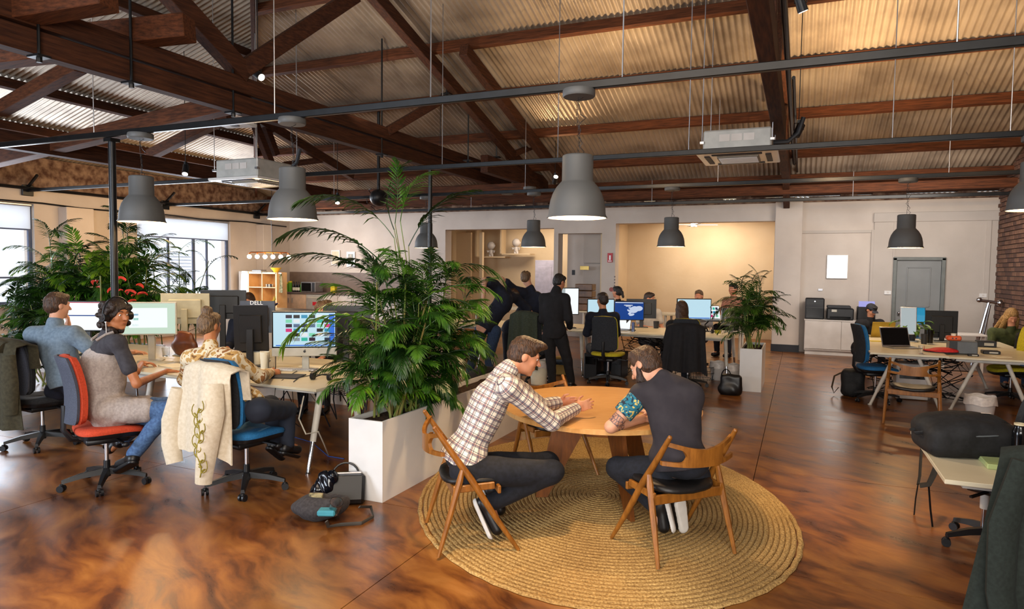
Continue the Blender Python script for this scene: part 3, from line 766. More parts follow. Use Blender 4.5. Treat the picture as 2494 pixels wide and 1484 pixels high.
def person(name_label, cat, J, base, s=1.0, skin=None, vox=.008, fem=False, hair=None, hair_mat_=None, top=None, sleeve='long', bottom=None, shoes=None, group=None,
           topx=(), bottomx=(), loose=.0, toplen=0.0, eyes=True, hands=True, uv=False, wr=.004, open_neck=0.0, seed=0, legs=True):
    """J: joint dict in world space: pe, ch, ne, hd, hf, hu, sL sR eL eR wL wR (hdL,hnL ...), hL hR kL kR aL aR tL tR"""
    B = V(base); J = {k: (V(v) - B if (isinstance(v, (Vector,)) or len(v) == 3) and k not in ('hf', 'hu', 'hdL', 'hdR', 'hnL', 'hnR', 'tdL', 'tdR') else V(v)) for k, v in J.items()}
    root = thing('person', name_label, cat, tuple(B), group=group); skin = skin or SK1
    ax = nz(J['sL'] - J['sR']); up = nz(J['ne'] - J['pe']); fw = np.cross(up, ax) * -1; fw = nz(fw); R = np.stack([ax, fw, nz(np.cross(ax, fw))], 1)
    hx = nz(J['hL'] - J['hR']); k = .9 if fem else 1.0
    def torso(g):
        ab = (J['pe'] + J['ch']) / 2
        return [('e', J['ch'], ((.155 * k + g) * s, (.105 + g) * s, (.17 + g) * s), R, .05), ('e', ab, ((.13 * k + g) * s, (.10 + g) * s, (.16 + g) * s), R, .06),
                ('e', J['pe'], ((.155 + g) * s, (.115 + g) * s, (.12 + g) * s), np.stack([hx, fw, nz(np.cross(hx, fw))], 1), .05),
                ('c', J['sL'] * .5 + J['ch'] * .25 + J['ne'] * .25, (.075 + g) * s, J['sL'], (.058 + g) * s, .04), ('c', J['sR'] * .5 + J['ch'] * .25 + J['ne'] * .25, (.075 + g) * s, J['sR'], (.058 + g) * s, .04)]
    def arm(S, g, upto, w=1):
        sh, el, wr_ = J['s' + S], J['e' + S], J['w' + S]
        if upto == 'short': m = sh + (el - sh) * .62; return [('c', sh, (.052 * k + g) * s, m, (.047 * k + g * 1.4) * s, .03), ('-p0', m, el - sh, S)]
        f = .96 if upto == 'long' else 1
        return [('c', sh, (.052 * k + g) * s, el, (.040 * k + g) * s, .03), ('c', el, (.041 * k + g) * s, el + (wr_ - el) * f, (.027 * k + g * .9) * s, .015)]
    P = torso(0)
    nk = J['ne']; P += [('c', nk, .062 * k * s, J['hd'] + (nk - J['hd']) * .25, .052 * k * s, .03)]
    for S in 'LR':
        P += arm(S, 0, 'full')
        if legs:
            P += [('c', J['h' + S], .088 * s, J['k' + S], .056 * s, .03), ('c', J['k' + S], .056 * s, J['a' + S], .036 * s, .02), ('c', J['a' + S], .036 * s, J['t' + S], .026 * s, .02)]
        if hands:
            P += hand_prims(J['w' + S], J['hd' + S], J['hn' + S], -1 if S == 'L' else 1, J.get('cu' + S, V(.6, 0))[0], s * .98)
    HP, hg, HR = head_prims(J['hd'], J['hf'], J['hu'], s, fem); P += HP
    sobj('body', P, vox, skin, root)
    if eyes:
        for sx in (-1, 1):
            q = MB(); q.ell(hg(sx * .031, .079, .008), .0108 * s, 10, 8); e = q.build('eye', M_eye, root, smooth=True)
            q = MB(); q.ell(hg(sx * .031, .0862, .006), .0055 * s, 8, 6); q.build('iris', M_iris, e, smooth=True)
            q = MB(); a, b, c = hg(sx * .05, .083, .036), hg(sx * .031, .096, .040), hg(sx * .014, .096, .034); q.tube([a, b, c], .0035 * s, 5); q.build('eyebrow', hair_mat_ or HR_brown, root)
        q = MB(); q.ell(hg(0, .0945, -.0625), (.018 * s, .0035 * s, .0035 * s), 10, 6, R=Matrix(HR.tolist())); q.build('mouth', M_lip, root, smooth=True)
    if hair: sobj('hair', hair(hg, HR, s), min(vox, .008), hair_mat_ or HR_brown, root, wr=.0035, wf=90, seed=seed)
    if top:
        g = .013 + loose; T_ = torso(g); cuts = []
        hem = J['pe'] - up * (.06 + toplen) * s
        if not (toplen > .2): T_.append(('c', J['pe'], (.125 + g) * s, hem, (.12 + g) * s, .06))
        for S in 'LR':
            A = arm(S, g, 'short' if sleeve == 'short' else 'long', 1) if sleeve != 'none' else []
            for a in A:
                if a[0] == '-p0': pass
                else: T_.append(a)
        nd_ = nz(J['hd'] - nk); T_.append(('c', nk - nd_ * .04, (.066 * k + g * .5) * s, nk + nd_ * .012 * s, (.063 * k + g * .4) * s, .02))
        T_ += [('-p', hem, -up, 0)] if toplen <= .2 else []
        T_ += list(topx)
        uvp = [(J['pe'], J['ne'], fw)] + [(J['s' + S], J['e' + S], fw) for S in 'LR'] + [(J['e' + S], J['w' + S], fw) for S in 'LR'] if uv else None
        sobj('shirt' if sleeve != 'none' else 'top', T_, vox, top, root, wr=wr, wf=22, seed=seed + 1, uvprims=uvp)
    if bottom and legs:
        g = .016; Q_ = [('e', J['pe'], ((.158 + g * .6) * s, (.118 + g * .6) * s, (.12) * s), np.stack([hx, fw, nz(np.cross(hx, fw))], 1), .04)]
        for S in 'LR':
            kn, an = J['k' + S], J['a' + S]
            Q_ += [('c', J['h' + S], (.09 + g) * s, kn, (.06 + g) * s, .03), ('c', kn, (.06 + g) * s, kn + (an - kn) * .93, (.042 + g) * s, .02)]
        sobj('trousers', Q_ + list(bottomx), vox, bottom, root, wr=wr * .9, wf=26, seed=seed + 2)
    if shoes and legs:
        for S in 'LR':
            an, to = J['a' + S], J['t' + S]; d = nz(to - an); lg = nz(J['k' + S] - an); n = nz(lg - d * (lg @ d)); x = np.cross(d, n); Rm = np.stack([x, d, n], 1)
            sp = [('c', an + n * .02 * s, .047 * s, an - n * .03 * s - d * .02 * s, .043 * s, .02), ('c', an - n * .028 * s - d * .02 * s, .042 * s, to - n * .012 * s, .040 * s, .03),
                  ('-p', an + n * .055 * s, n, 0), ('-p', an - n * .072 * s, -n, 0)]
            so = sobj('shoe', sp, min(vox, .008), shoes[0], root)
            sobj('sole', [('c', an - n * .064 * s - d * .022 * s, .047 * s, to - n * .05 * s + d * .008, .044 * s, 0), ('-p', an - n * .06 * s, n, 0), ('-p', an - n * .088 * s, -n, 0)], min(vox, .008), shoes[1], so)
    return root, hg, HR, J
# hair styles
def h_short(hg, R, s, top=.012, back=-.06):
    return [('e', hg(0, -.016, .034), ((.083) * s, .103 * s, (.088 + top) * s), R, 0), ('e', hg(0, -.05, -.02), (.068 * s, .06 * s, .06 * s), R, .03), ('e', hg(0, .05, .09), (.06 * s, .045 * s, .03 * s), R, .03),
            ('-e', hg(0, .105, -.035), (.09 * s, .075 * s, .098 * s), R, .01), ('-p', hg(0, 0, back), -R[:, 2] * .8 + R[:, 1] * .5, .01),
            ('-e', hg(.09, .012, -.02), (.03 * s, .035 * s, .045 * s), R, .008), ('-e', hg(-.09, .012, -.02), (.03 * s, .035 * s, .045 * s), R, .008)]
def h_long(hg, R, s, L=.33):
    return [('e', hg(0, -.016, .034), (.088 * s, .106 * s, .098 * s), R, 0), ('c', hg(0, -.05, -.02), .085 * s, hg(0, -.085, -L), .075 * s, .04), ('c', hg(.05, -.03, -.04), .045 * s, hg(.06, -.06, -L * .85), .04 * s, .03), ('c', hg(-.05, -.03, -.04), .045 * s, hg(-.06, -.06, -L * .85), .04 * s, .03),
            ('-e', hg(0, .105, -.03), (.068 * s, .07 * s, .1 * s), R, .01)]
def h_bun(hg, R, s):
    return h_short(hg, R, s, .01, -.07)[:3] + [('-e', hg(0, .105, -.03), (.08 * s, .07 * s, .095 * s), R, .01), ('e', hg(0, -.045, .135), (.05 * s, .05 * s, .042 * s), R, .015)]
def h_curly(hg, R, s):
    r = random.Random(4); P = [('e', hg(0, -.02, .03), (.1 * s, .115 * s, .105 * s), R, .0)]
    for i in range(60):
        a = r.uniform(.6, 5.7) + PI / 2; e = r.uniform(-1.3, 1.4); x, y, z = math.cos(a) * math.cos(e) * .118, math.sin(a) * math.cos(e) * .13 - .025, math.sin(e) * .135 - .01
        if y > .03 and z < .05: continue
        if y > .02 and abs(x) < .06 and z < .06: continue
        P.append(('e', hg(x, y, z), r.uniform(.018, .032) * s, None, .008))
    return P + [('-e', hg(0, .115, -.035), (.078 * s, .075 * s, .1 * s), R, .01)]
# ================================================================ FURNITURE
def disc(r, n=12): return [(r * math.cos(2 * PI * i / n), r * math.sin(2 * PI * i / n)) for i in range(n)]
def make_dining(label, loc, rz, group=None):
    t = thing('dining_chair', label, 'chair', loc, rz, group)
    for sx in (-1, 1):
        q = MB(); q.tube([(sx * .245, -.275, .785), (sx * .25, -.19, .66), (sx * .265, -.05, .46), (sx * .28, .10, .22), (sx * .295, .25, 0)], [.014, .019, .022, .019, .012], 10); q.ell((sx * .245, -.277, .788), .0145); q.build('leg', M_teak, t, smooth=True)
        q = MB(); q.tube([(sx * .262, -.10, .55), (sx * .265, -.12, .46), (sx * .277, -.19, .22), (sx * .29, -.255, 0)], [.012, .022, .019, .012], 8); q.build('leg', M_teak, t, smooth=True)
        q = MB(); q.bar((sx * .255, -.16, .40), (sx * .262, .10, .415), .022, .045, bev=.006); q.build('side_rail', M_teak, t)
    q = MB(); q.bar((-.27, -.15, .375), (.27, -.15, .375), .022, .06, bev=.008); q.build('rear_rail', M_teak, t)
    q = MB(); q.bar((-.27, .13, .385), (.27, .13, .385), .022, .05, bev=.008); q.build('front_rail', M_teak, t)
    # curved back with two open eyes
    q = MB(); n = 28; cen = []
    cy = lambda x: -.235 - .075 * (1 - (x / .25) ** 2)
    def band(x0, x1, zt, zb_, m=10):
        P = []
        for z_ in (0, 1):
            pass
        rows = []
        for i in range(m + 1):
            x = x0 + (x1 - x0) * i / m; a, b = zb_(x), zt(x); y = cy(x)
            rows.append([(x, y - .011 + .02 * 0, a), (x, y - .011, b), (x, y + .011, b), (x, y + .011, a)])
        vs = [p for r in rows for p in r]; fs = [(4 * i + k, 4 * i + (k + 1) % 4, 4 * i + 4 + (k + 1) % 4, 4 * i + 4 + k) for i in range(m) for k in range(4)] + [(3, 2, 1, 0), (4 * m, 4 * m + 1, 4 * m + 2, 4 * m + 3)]
        q.add(vs, fs)
    top = lambda x: .705 + .055 * (abs(x) / .25) ** 1.5; bot = lambda x: .60 + .028 * (1 - (abs(x) / .25) ** 2) * 0 + .012 * (abs(x) / .25) ** 2
    band(-.13, .13, top, bot, 12)
    for sx in (-1, 1):
        band(sx * .125, sx * .245, top, lambda x: top(x) - .028 - .04 * max(0, 1 - (abs(x) - .125) / .035) ** 2, 10)
        band(sx * .125, sx * .265, lambda x: bot(x) + .026 + .04 * max(0, 1 - (abs(x) - .125) / .035) ** 2, bot, 10)
    q.build('backrest', M_teak, t, smooth=True, angle=50)
    q = MB(); n = 24; rings = []
    prof = [(.88, .405), (.98, .412), (1.0, .425), (.97, .442), (.8, .449), (.4, .440), (0.02, .436)]
    vs = []; fs = []
    for k, (r_, z) in enumerate(prof):
        for i in range(n):
            a = 2 * PI * i / n; ex = .62; cx = math.copysign(abs(math.cos(a)) ** ex, math.cos(a)); sy = math.copysign(abs(math.sin(a)) ** ex, math.sin(a))
            w_ = .235 * (1 + .06 * sy); vs.append((cx * w_ * r_, .0 + sy * .205 * r_, z + .012 * abs(cx) * r_ - .01 * abs(sy) * r_))
    fs = [(k * n + i, k * n + (i + 1) % n, (k + 1) * n + (i + 1) % n, (k + 1) * n + i) for k in range(len(prof) - 1) for i in range(n)] + [tuple(range(n))]
    fs.append(tuple(range((len(prof) - 1) * n, len(prof) * n)))
    q.add(vs, fs); q.build('seat', mat('black leather seat', '#1a1818', .45, c2='#121111', ns=60, bump=.1), t, smooth=True, angle=60)
    return t
def angz(f): return math.atan2(f[1], f[0]) - PI / 2   # rotation so that local +Y faces f
chairA = make_dining('teak chair with black seat holding the man in the plaid shirt', (-1.955, 3.89, .018), angz((.79, .61)))
chairB = dup(chairA, (-.71, 4.29, .018), angz((-.73, .68)), 'teak chair with black seat holding the bearded man in the grey tee')
pC = onz(1325, 1085, .2); chairC = dup(chairA, (-1.93, 5.45, .018), angz((.75, -.62)), 'empty teak chair tucked in at the far left side of the oval table')
chairD = dup(chairA, (1.27, 9.2, 0), angz((.12, 1)), 'empty teak chair pulled up to the white desk by the blue task chair')
# round table
Mrot = Matrix.Rotation(math.radians(23.3), 3, 'Z')
tb = thing('dining_table', 'round oak topped table with wedge legs standing on the woven rug', 'table', (-1.40, 5.02, .018), math.radians(23.3))
q = MB(); n = 64; ex = [(.76 * math.cos(2 * PI * i / n), .84 * math.sin(2 * PI * i / n)) for i in range(n)]
q.prism([(x * .985, y * .985) for x, y in ex], .680, .684); q.prism(ex, .684, .714); q.prism([(x * .99, y * .99) for x, y in ex], .714, .718)
q.build('tabletop', M_oak, tb, smooth=True, angle=30)
lt = Matrix.Rotation(-math.radians(23.3), 3, 'Z')
for i, (fx, fy) in enumerate(((-1.80, 4.80), (-1.06, 4.62), (-1.15, 5.55), (-1.9, 5.4))):
    f_ = lt @ Vector((fx + 1.40, fy - 5.02, 0)); tp = f_ * .42; tp.z = .68; side = Vector((-f_.y, f_.x, 0)).normalized(); rad = f_.normalized()
    q = MB(); vs = []
    for (c_, w_) in ((f_, .045), (tp, .15)):
        for sx, sy in ((-1, -1), (1, -1), (1, 1), (-1, 1)): vs.append(c_ + rad * sx * w_ + side * sy * .017)
    q.add(vs, [(0, 1, 2, 3), (7, 6, 5, 4), (0, 4, 5, 1), (1, 5, 6, 2), (2, 6, 7, 3), (3, 7, 4, 0)]); q.build('leg', M_teakdark, tb)
q = MB(); q.bar((-.4, 0, .66), (.4, 0, .66), .06, .04, bev=.005); q.bar((0, -.4, .66), (0, .4, .66), .06, .04, bev=.005); q.build('cross_rail', M_teakdark, tb)
# woven rug: spiral of braided rope, each coil its own part
def jute():
    s = NT('jute braid'); mp = s.coord((1, 1, 1)); n = s.n('ShaderNodeTexNoise', i_Scale=70.0, i_Detail=3.0); s.l(mp, 0, n, 0)
    n2 = s.n('ShaderNodeTexNoise', i_Scale=1.2, i_Detail=2.0); s.l(mp, 0, n2, 0)
    r = s.ramp(n, 0, [(.3, '#8a6a38'), (.7, '#cfae70')]); r2 = s.ramp(n2, 0, [(.3, '#b9a890'), (.7, '#ffffff')])
    m = s.n('ShaderNodeMix', data_type='RGBA', blend_type='MULTIPLY'); m.inputs[0].default_value = .7; s.l(r, 0, m, 6); s.l(r2, 0, m, 7)
    s.l(m, 2, s.b, 'Base Color'); s.b.inputs['Roughness'].default_value = .95; s.bump(n, 0, 1, .01); return s.m
M_jute = jute()
rug = thing('rug', 'large round braided jute rug under the oak table', 'rug', (-1.41, 5.05, 0), math.radians(23.3))
RA, RB = 1.40, 1.83
NR = 42
for k in range(NR):
    f = (k + .5) / NR; q = MB(); ns = max(24, int(200 * f)); hw = .5 / NR; vs = []; fs = []
    for i in range(ns):
        a = 2 * PI * i / ns; wv = .0022 * math.sin(a * ns / 4 * 1.0) + .004 * math.sin(3 * a + k * .7)
        for (dr, z) in ((-hw * .98, .003), (-hw * .6, .0155 + .001 * math.sin(i * 2.1)), (hw * .6, .0155 + .001 * math.sin(i * 2.1 + 2)), (hw * .98, .003)):
            rr = f + dr + (wv if f > .97 else 0); vs.append((RA * rr * math.cos(a), RB * rr * math.sin(a), z))
    for i in range(ns):
        j = (i + 1) % ns
        for c in range(3): fs.append((4 * i + c, 4 * i + c + 1, 4 * j + c + 1, 4 * j + c))
        fs.append((4 * i + 3, 4 * i, 4 * j, 4 * j + 3))
    q.add(vs, fs); q.build('braid_ring', M_jute, rug, smooth=True, angle=60)
# ---------------- office chairs
def make_office(label, loc, rz, fab, backm, style='task', base_h=.46, legs=5, baser=.31, rot=.3, backh=.52):
    t = thing('office_chair', label, 'chair', loc, rz)
    q = MB(); q.cyl((0, 0, .07), (0, 0, .20), .028, .024); q.ell((0, 0, .11), (.05, .05, .035)); q.build('hub', M_black, t, smooth=True)
    for i in range(legs):
        a = rot + 2 * PI * i / legs; d = Vector((math.cos(a), math.sin(a), 0)); s_ = Vector((-d.y, d.x, 0)); q = MB()
        vs = []
        for (r_, w_, z0, z1) in ((.03, .032, .095, .14), (.18, .024, .085, .122), (baser, .017, .062, .088)):
            c = d * r_
            for sx, z in ((-1, z0), (1, z0), (1, z1), (-1, z1)): vs.append(c + s_ * w_ * (sx * (1 if z == z0 else .6)) + Vector((0, 0, z)))
        fs = [(4 * k + m, 4 * k + (m + 1) % 4, 4 * k + 4 + (m + 1) % 4, 4 * k + 4 + m) for k in range(2) for m in range(4)] + [(3, 2, 1, 0), (8, 9, 10, 11)]
        q.add(vs, fs); lg = q.build('base_arm', M_black, t, smooth=True, angle=50)
        c = d * baser; ca = a + 1.1 + i; w = Vector((math.cos(ca), math.sin(ca), 0)); q = MB()
        for sg in (-1, 1):
            p_ = c + w * sg * .008; q.cyl(p_ + Vector((0, 0, .027)), p_ + w * sg * .017 + Vector((0, 0, .027)), .027, n=14)
        q.box(c + Vector((0, 0, .045)), (.03, .03, .03), b=.006); q.build('caster', M_black, lg, smooth=True)
    q = MB(); q.cyl((0, 0, .18), (0, 0, base_h - .07), .016); q.build('gas_lift', M_chrome, t, smooth=True)
    q = MB(); q.box((0, -.01, base_h - .075), (.24, .30, .05), b=.02); q.bar((.1, .05, base_h - .07), (.27, .08, base_h - .09), .02, .012); q.bar((-.1, .0, base_h - .07), (-.27, .02, base_h - .09), .02, .012)
    q.ell((.28, .08, base_h - .09), (.02, .03, .02)); q.build('mechanism', M_black, t, smooth=True, angle=50)
    # seat pad: superellipse shell
    def pad(prof, W, D, yc, m, name, n=28, ex=.55, nose=.0):
        vs = []
        for r_, z in prof:
            for i in range(n):
                a = 2 * PI * i / n; cx = math.copysign(abs(math.cos(a)) ** ex, math.cos(a)); sy = math.copysign(abs(math.sin(a)) ** ex, math.sin(a))
                vs.append((cx * W * r_ * (1 - .06 * sy), yc + sy * D * r_, z - nose * max(0, sy) ** 3 * .03 + .01 * abs(cx)))
        L = len(prof); fs = [(k * n + i, k * n + (i + 1) % n, (k + 1) * n + (i + 1) % n, (k + 1) * n + i) for k in range(L - 1) for i in range(n)] + [tuple(range(n))[::-1], tuple(range((L - 1) * n, L * n))]
        q = MB(); q.add(vs, fs); return q.build(name, m, t, smooth=True, angle=60)
    z = base_h; pad([(.85, z - .055), (.97, z - .045), (1.0, z - .01)], .24, .23, .02, M_black, 'seat_pan', nose=1)
    pad([(1.0, z - .012), (1.02, z + .01), (.98, z + .028), (.8, z + .037), (.4, z + .03), (.05, z + .028)], .245, .235, .02, fab, 'seat', nose=1)
    # backrest
    q = MB(); q.tube([(0, -.12, z - .07), (0, -.24, z - .05), (0, -.29, z + .03), (0, -.285, z + .22)], [.03, .03, .028, .022], 8, flat=.6); q.build('back_support', M_black, t, smooth=True)
    rows = []; m = 14; H0, H1 = z + .09, z + .09 + backh
    def back(off, W0, W1):
        rows = []
        for j in range(m + 1):
            v = j / m; zz = H0 + (H1 - H0) * v; W = W0 + (W1 - W0) * v; W *= (1 - (max(0, v - .88) / .12) ** 2 * .18) * (1 - (max(0, .08 - v) / .08) ** 2 * .15)
            rows.append([(W * u, -.255 - .05 * v + .035 * math.sin(v * PI) - .0 + .05 * (abs(u) ** 2.2) + off, zz) for u in [i / 8 - 1 for i in range(17)]])
        return rows
    q = MB(); q.grid(back(0, .215, .20), .045); q.build('backrest', fab, t, smooth=True, angle=60)
    q = MB(); q.grid(back(-.034, .21, .195), .022); q.build('back_shell', backm, t, smooth=True, angle=60)
    return t
oc1 = make_office('office chair with orange seat and grey shell, woman in grey pinafore on it', (-5.12, 3.62, 0), angz((.90, .42)), M_orange, M_gfab, rot=.9)
oc2 = make_office('blue office chair draped with the cream embroidered cardigan', (-4.03, 4.02, 0), angz((.30, .95)), M_blue, M_dkfab, rot=1.75)
oc3 = make_office('office chair with dark base behind the olive jacket at far left', onz(105, 1085), angz((.35, .93)), M_dkfab, M_gfab, rot=.6)
oc4 = make_office('blue backed office chair at the left end of the right desk', (1.0, 10.55, 0), angz((1, .25)), M_blue, M_dkfab, rot=.2)
oc5 = make_office('yellow seated office chair with square charcoal back', (-2.75, 10.25, 0), angz((.02, 1)), M_yellow, M_dkfab, rot=1.2)
oc6 = make_office('yellow office chair carrying the long haired woman in black', (-1.55, 10.45, 0), angz((.0, 1)), M_yellow, M_dkfab, rot=.5)
oc7 = make_office('lime yellow office chair at the right desk, dark coat draped over it', (2.75, 11.35, 0), angz((-.85, -.2)), M_yellow, M_yellow, rot=.7)
oc8 = make_office('office chair hidden under the dark green coat at right edge', (1.62, 4.15, 0), angz((.25, 1)), M_dkfab, M_dkfab, rot=2.6)
oc9 = make_office('office chair with green jacket behind the leaning men', (-4.15, 9.85, 0), angz((.1, 1)), M_dkfab, M_dkfab, rot=2.2)
# ---------------- desks
def make_desk(label, x0, x1, y0, y1, z=.73, legs=(), m=None, legstyle='taper', edge=None, loc=None):
    cx, cy = (x0 + x1) / 2, (y0 + y1) / 2
    t = thing('desk', label, 'desk', (cx, cy, 0)); q = MB(); q.box((0, 0, z - .0125), (x1 - x0, y1 - y0, .025), b=.003); q.build('desktop', m or M_desk, t)
    for yy in (y0 + .12 - cy, y1 - .12 - cy): q = MB(); q.bar((x0 + .1 - cx, yy, z - .045), (x1 - .1 - cx, yy, z - .045), .04, .035); q.build('under_rail', M_deskedge, t)
    for (ax, ay, bx, by) in legs:
        a = Vector((ax - cx, ay - cy, z - .03)); b = Vector((bx - cx, by - cy, 0)); c = a.lerp(b, .62); q = MB(); q.cyl(a, c, .032, .027, 14); lg = q.build('leg', M_deskedge if legstyle == 'taper' else M_deskedge, t, smooth=True)
        q = MB(); q.cyl(c, b + (a - b) * .02, .018, .017, 12); q.cyl(b, b + Vector((0, 0, .012)), .024, n=12); q.build('foot', M_chrome if legstyle == 'taper' else M_deskedge, lg, smooth=True)
    return t
make_desk('long cream desk of the left work island, nearest row', -8.2, -3.80, 4.58, 5.36, legs=[(-3.86, 4.72, -3.84, 4.52), (-3.9, 5.25, -3.86, 5.3), (-6.0, 4.75, -6.0, 4.6), (-8.0, 4.75, -8.0, 4.6)])
make_desk('long cream desk of the left work island, far row', -8.2, -3.80, 5.38, 6.16, legs=[(-3.86, 6.05, -3.82, 6.15), (-6.0, 6.05, -6.0, 6.1), (-8.0, 6.05, -8.0, 6.1)])
make_desk('white desk of the middle island in front of the leaning men', -7.4, -3.66, 11.05, 12.5, legs=[(-3.8, 11.2, -3.75, 10.95), (-7.3, 11.2, -7.3, 11.0), (-3.8, 12.4, -3.75, 12.5), (-5.4, 11.2, -5.4, 11.0)])
make_desk('white desk of the middle island beside the small planter', -3.64, -1.0, 11.05, 12.5, legs=[(-3.5, 11.2, -3.32, 10.75), (-1.08, 11.2, -1.03, 11.1), (-1.08, 12.4, -1.03, 12.5), (-3.5, 12.4, -3.5, 12.5)])
def trestle(t, cx, cy, x, ys, xs, z):
    pass
def aframe_desk(label, x0, x1, y0, y1, z, frames):
    t = make_desk(label, x0, x1, y0, y1, z); cx, cy = (x0 + x1) / 2, (y0 + y1) / 2
    for (fx, fy, w) in frames:
        q = MB(); q.box((fx - cx, fy - cy, z - .05), (w, .05, .05), b=.008); q.build('trestle_bar', M_deskedge, t)
        for sx in (-1, 1):
            a = Vector((fx - cx + sx * w * .28, fy - cy, z - .07)); b = Vector((fx - cx + sx * (w * .28 + .26), fy - cy - .0, 0)); c = a.lerp(b, .72)
            q = MB(); q.cyl(a, c, .025, n=12); q.cyl(c, b, .019, n=12); q.cyl(b, b + Vector((0, 0, .015)), .026, n=12); q.build('leg', M_deskedge, t, smooth=True)
    return t
aframe_desk('white trestle desk on the right side, left hand table', .88, 1.78, 10.05, 12.95, .73, [(1.32, 10.2, .52), (1.35, 12.6, .52)])
aframe_desk('white trestle desk on the right side, right hand table', 1.80, 2.95, 10.2, 12.9, .71, [(2.3, 10.35, .6), (2.3, 12.5, .6)])
M_greentop = mat('green tinted desktop', '#bfcf96', .2, c2='#b2c488', ns=3)
make_desk('white side table under the black backpack, lower right', .73, 1.95, 4.10, 5.30, .70, legs=[(1.85, 4.2, 1.9, 4.15), (1.85, 5.2, 1.9, 5.2), (1.15, 5.15, 1.15, 5.2)])
one('desk_mat', MB().box((0, 0, .015), (.95, .36, .03), b=.004), M_greentop, 'pale green topped board lying on the lower right table beneath the black bottle', 'board', loc=(1.46, 4.60, .70))
# ---------------- planters
def planter(label, x0, x1, y0, y1, h):
    cx, cy = (x0 + x1) / 2, (y0 + y1) / 2; t = thing('planter', label, 'planter', (cx, cy, 0)); W, D = x1 - x0, y1 - y0; q = MB(); th = .018
    for sx in (-1, 1): q.box((sx * (W / 2 - th / 2), 0, h / 2), (th, D, h))
    for sy in (-1, 1): q.box((0, sy * (D / 2 - th / 2), h / 2), (W - 2 * th, th, h))
    q.box((0, 0, .02), (W - 2 * th, D - 2 * th, .02)); q.build('box', M_whitegloss, t)
    q = MB(); n = 10; g = [[(-(W / 2 - th) + (W - 2 * th) * i / n, -(D / 2 - th) + (D - 2 * th) * j / (n * 2), h - .045 + .012 * math.sin(i * 3.1 + j * 2.3)) for i in range(n + 1)] for j in range(2 * n + 1)]
    q.grid(g, .02); q.build('soil', M_soil, t); return t
planter('long white planter box holding the big palm beside the table', -3.17, -2.86, 4.2, 6.9, .62)
planter('small square white planter box beside the middle desk', -.80, -.49, 10.5, 11.55, .64)
planter('long white planter behind the grey tee man at far left', -11.5, -9.0, 7.0, 7.35, .55)
# ================================================================ LAMPS AND ROOF SERVICES
for k, (y, x0) in enumerate(((5.25, -12.5), (8.75, XL + .02), (11.95, XL + .02), (14.85, XL + .02))):
    y = (5.3, 8.72, 11.95, 15.0)[k]
    t = thing('lighting_rail', ['black steel rail nearest the camera, across the whole ceiling', 'black steel rail second from the camera, fixed to the left wall', 'thin black rail third from the camera carrying the far pendants', 'farthest thin black rail just before the back wall'][k], 'rail', (0, y, 3.28))
    q = MB(); q.box(((x0 + XR + .6) / 2, 0, 0), (XR + .6 - x0, .05, .065), b=.006); q.build('rail', M_blackmetal, t)
    if k: q = MB(); q.box((x0 + .02, 0, 0), (.05, .22, .22), b=.01); q.bar((x0 + .05, 0, .08), (x0 + .35, 0, .3), .04, .04); q.build('wall_bracket', M_blackmetal, t)
    for x in (-9.4, -7.6, -4.9, -3.1, -1.35, .9, 2.0)[(k % 2):: (1 if k < 2 else 2)]:
        q = MB(); zt = min(zb(max(y, RY)), zl(x)) - .2; q.cyl((x, 0, .03), (x, 0, zt - 3.28), .006, n=6); q.build('hanger_wire', M_alu, t)
q = MB(); p0 = onz(292, 720, .9)
pl = thing('post', 'black steel post rising through the left plants to the near rail', 'post', (ony(272, 330, 5.37).x, 5.37, 0)) 
q.cyl((0, 0, 0), (-.0, -.0, 3.24), .04, n=14); q.build('shaft', M_blackmetal, pl, smooth=True); q = MB(); q.box((0, 0, 3.225), (.12, .12, .04)); q.build('cap_plate', M_blackmetal, pl)
q = MB(); pl2 = thing('post', 'thin black post hidden inside the big central palm', 'post', (-5.1, 8.72, 0)); q.cyl((0, 0, 0), (0, 0, 3.24), .03, n=10); q.build('shaft', M_blackmetal, pl2, smooth=True)
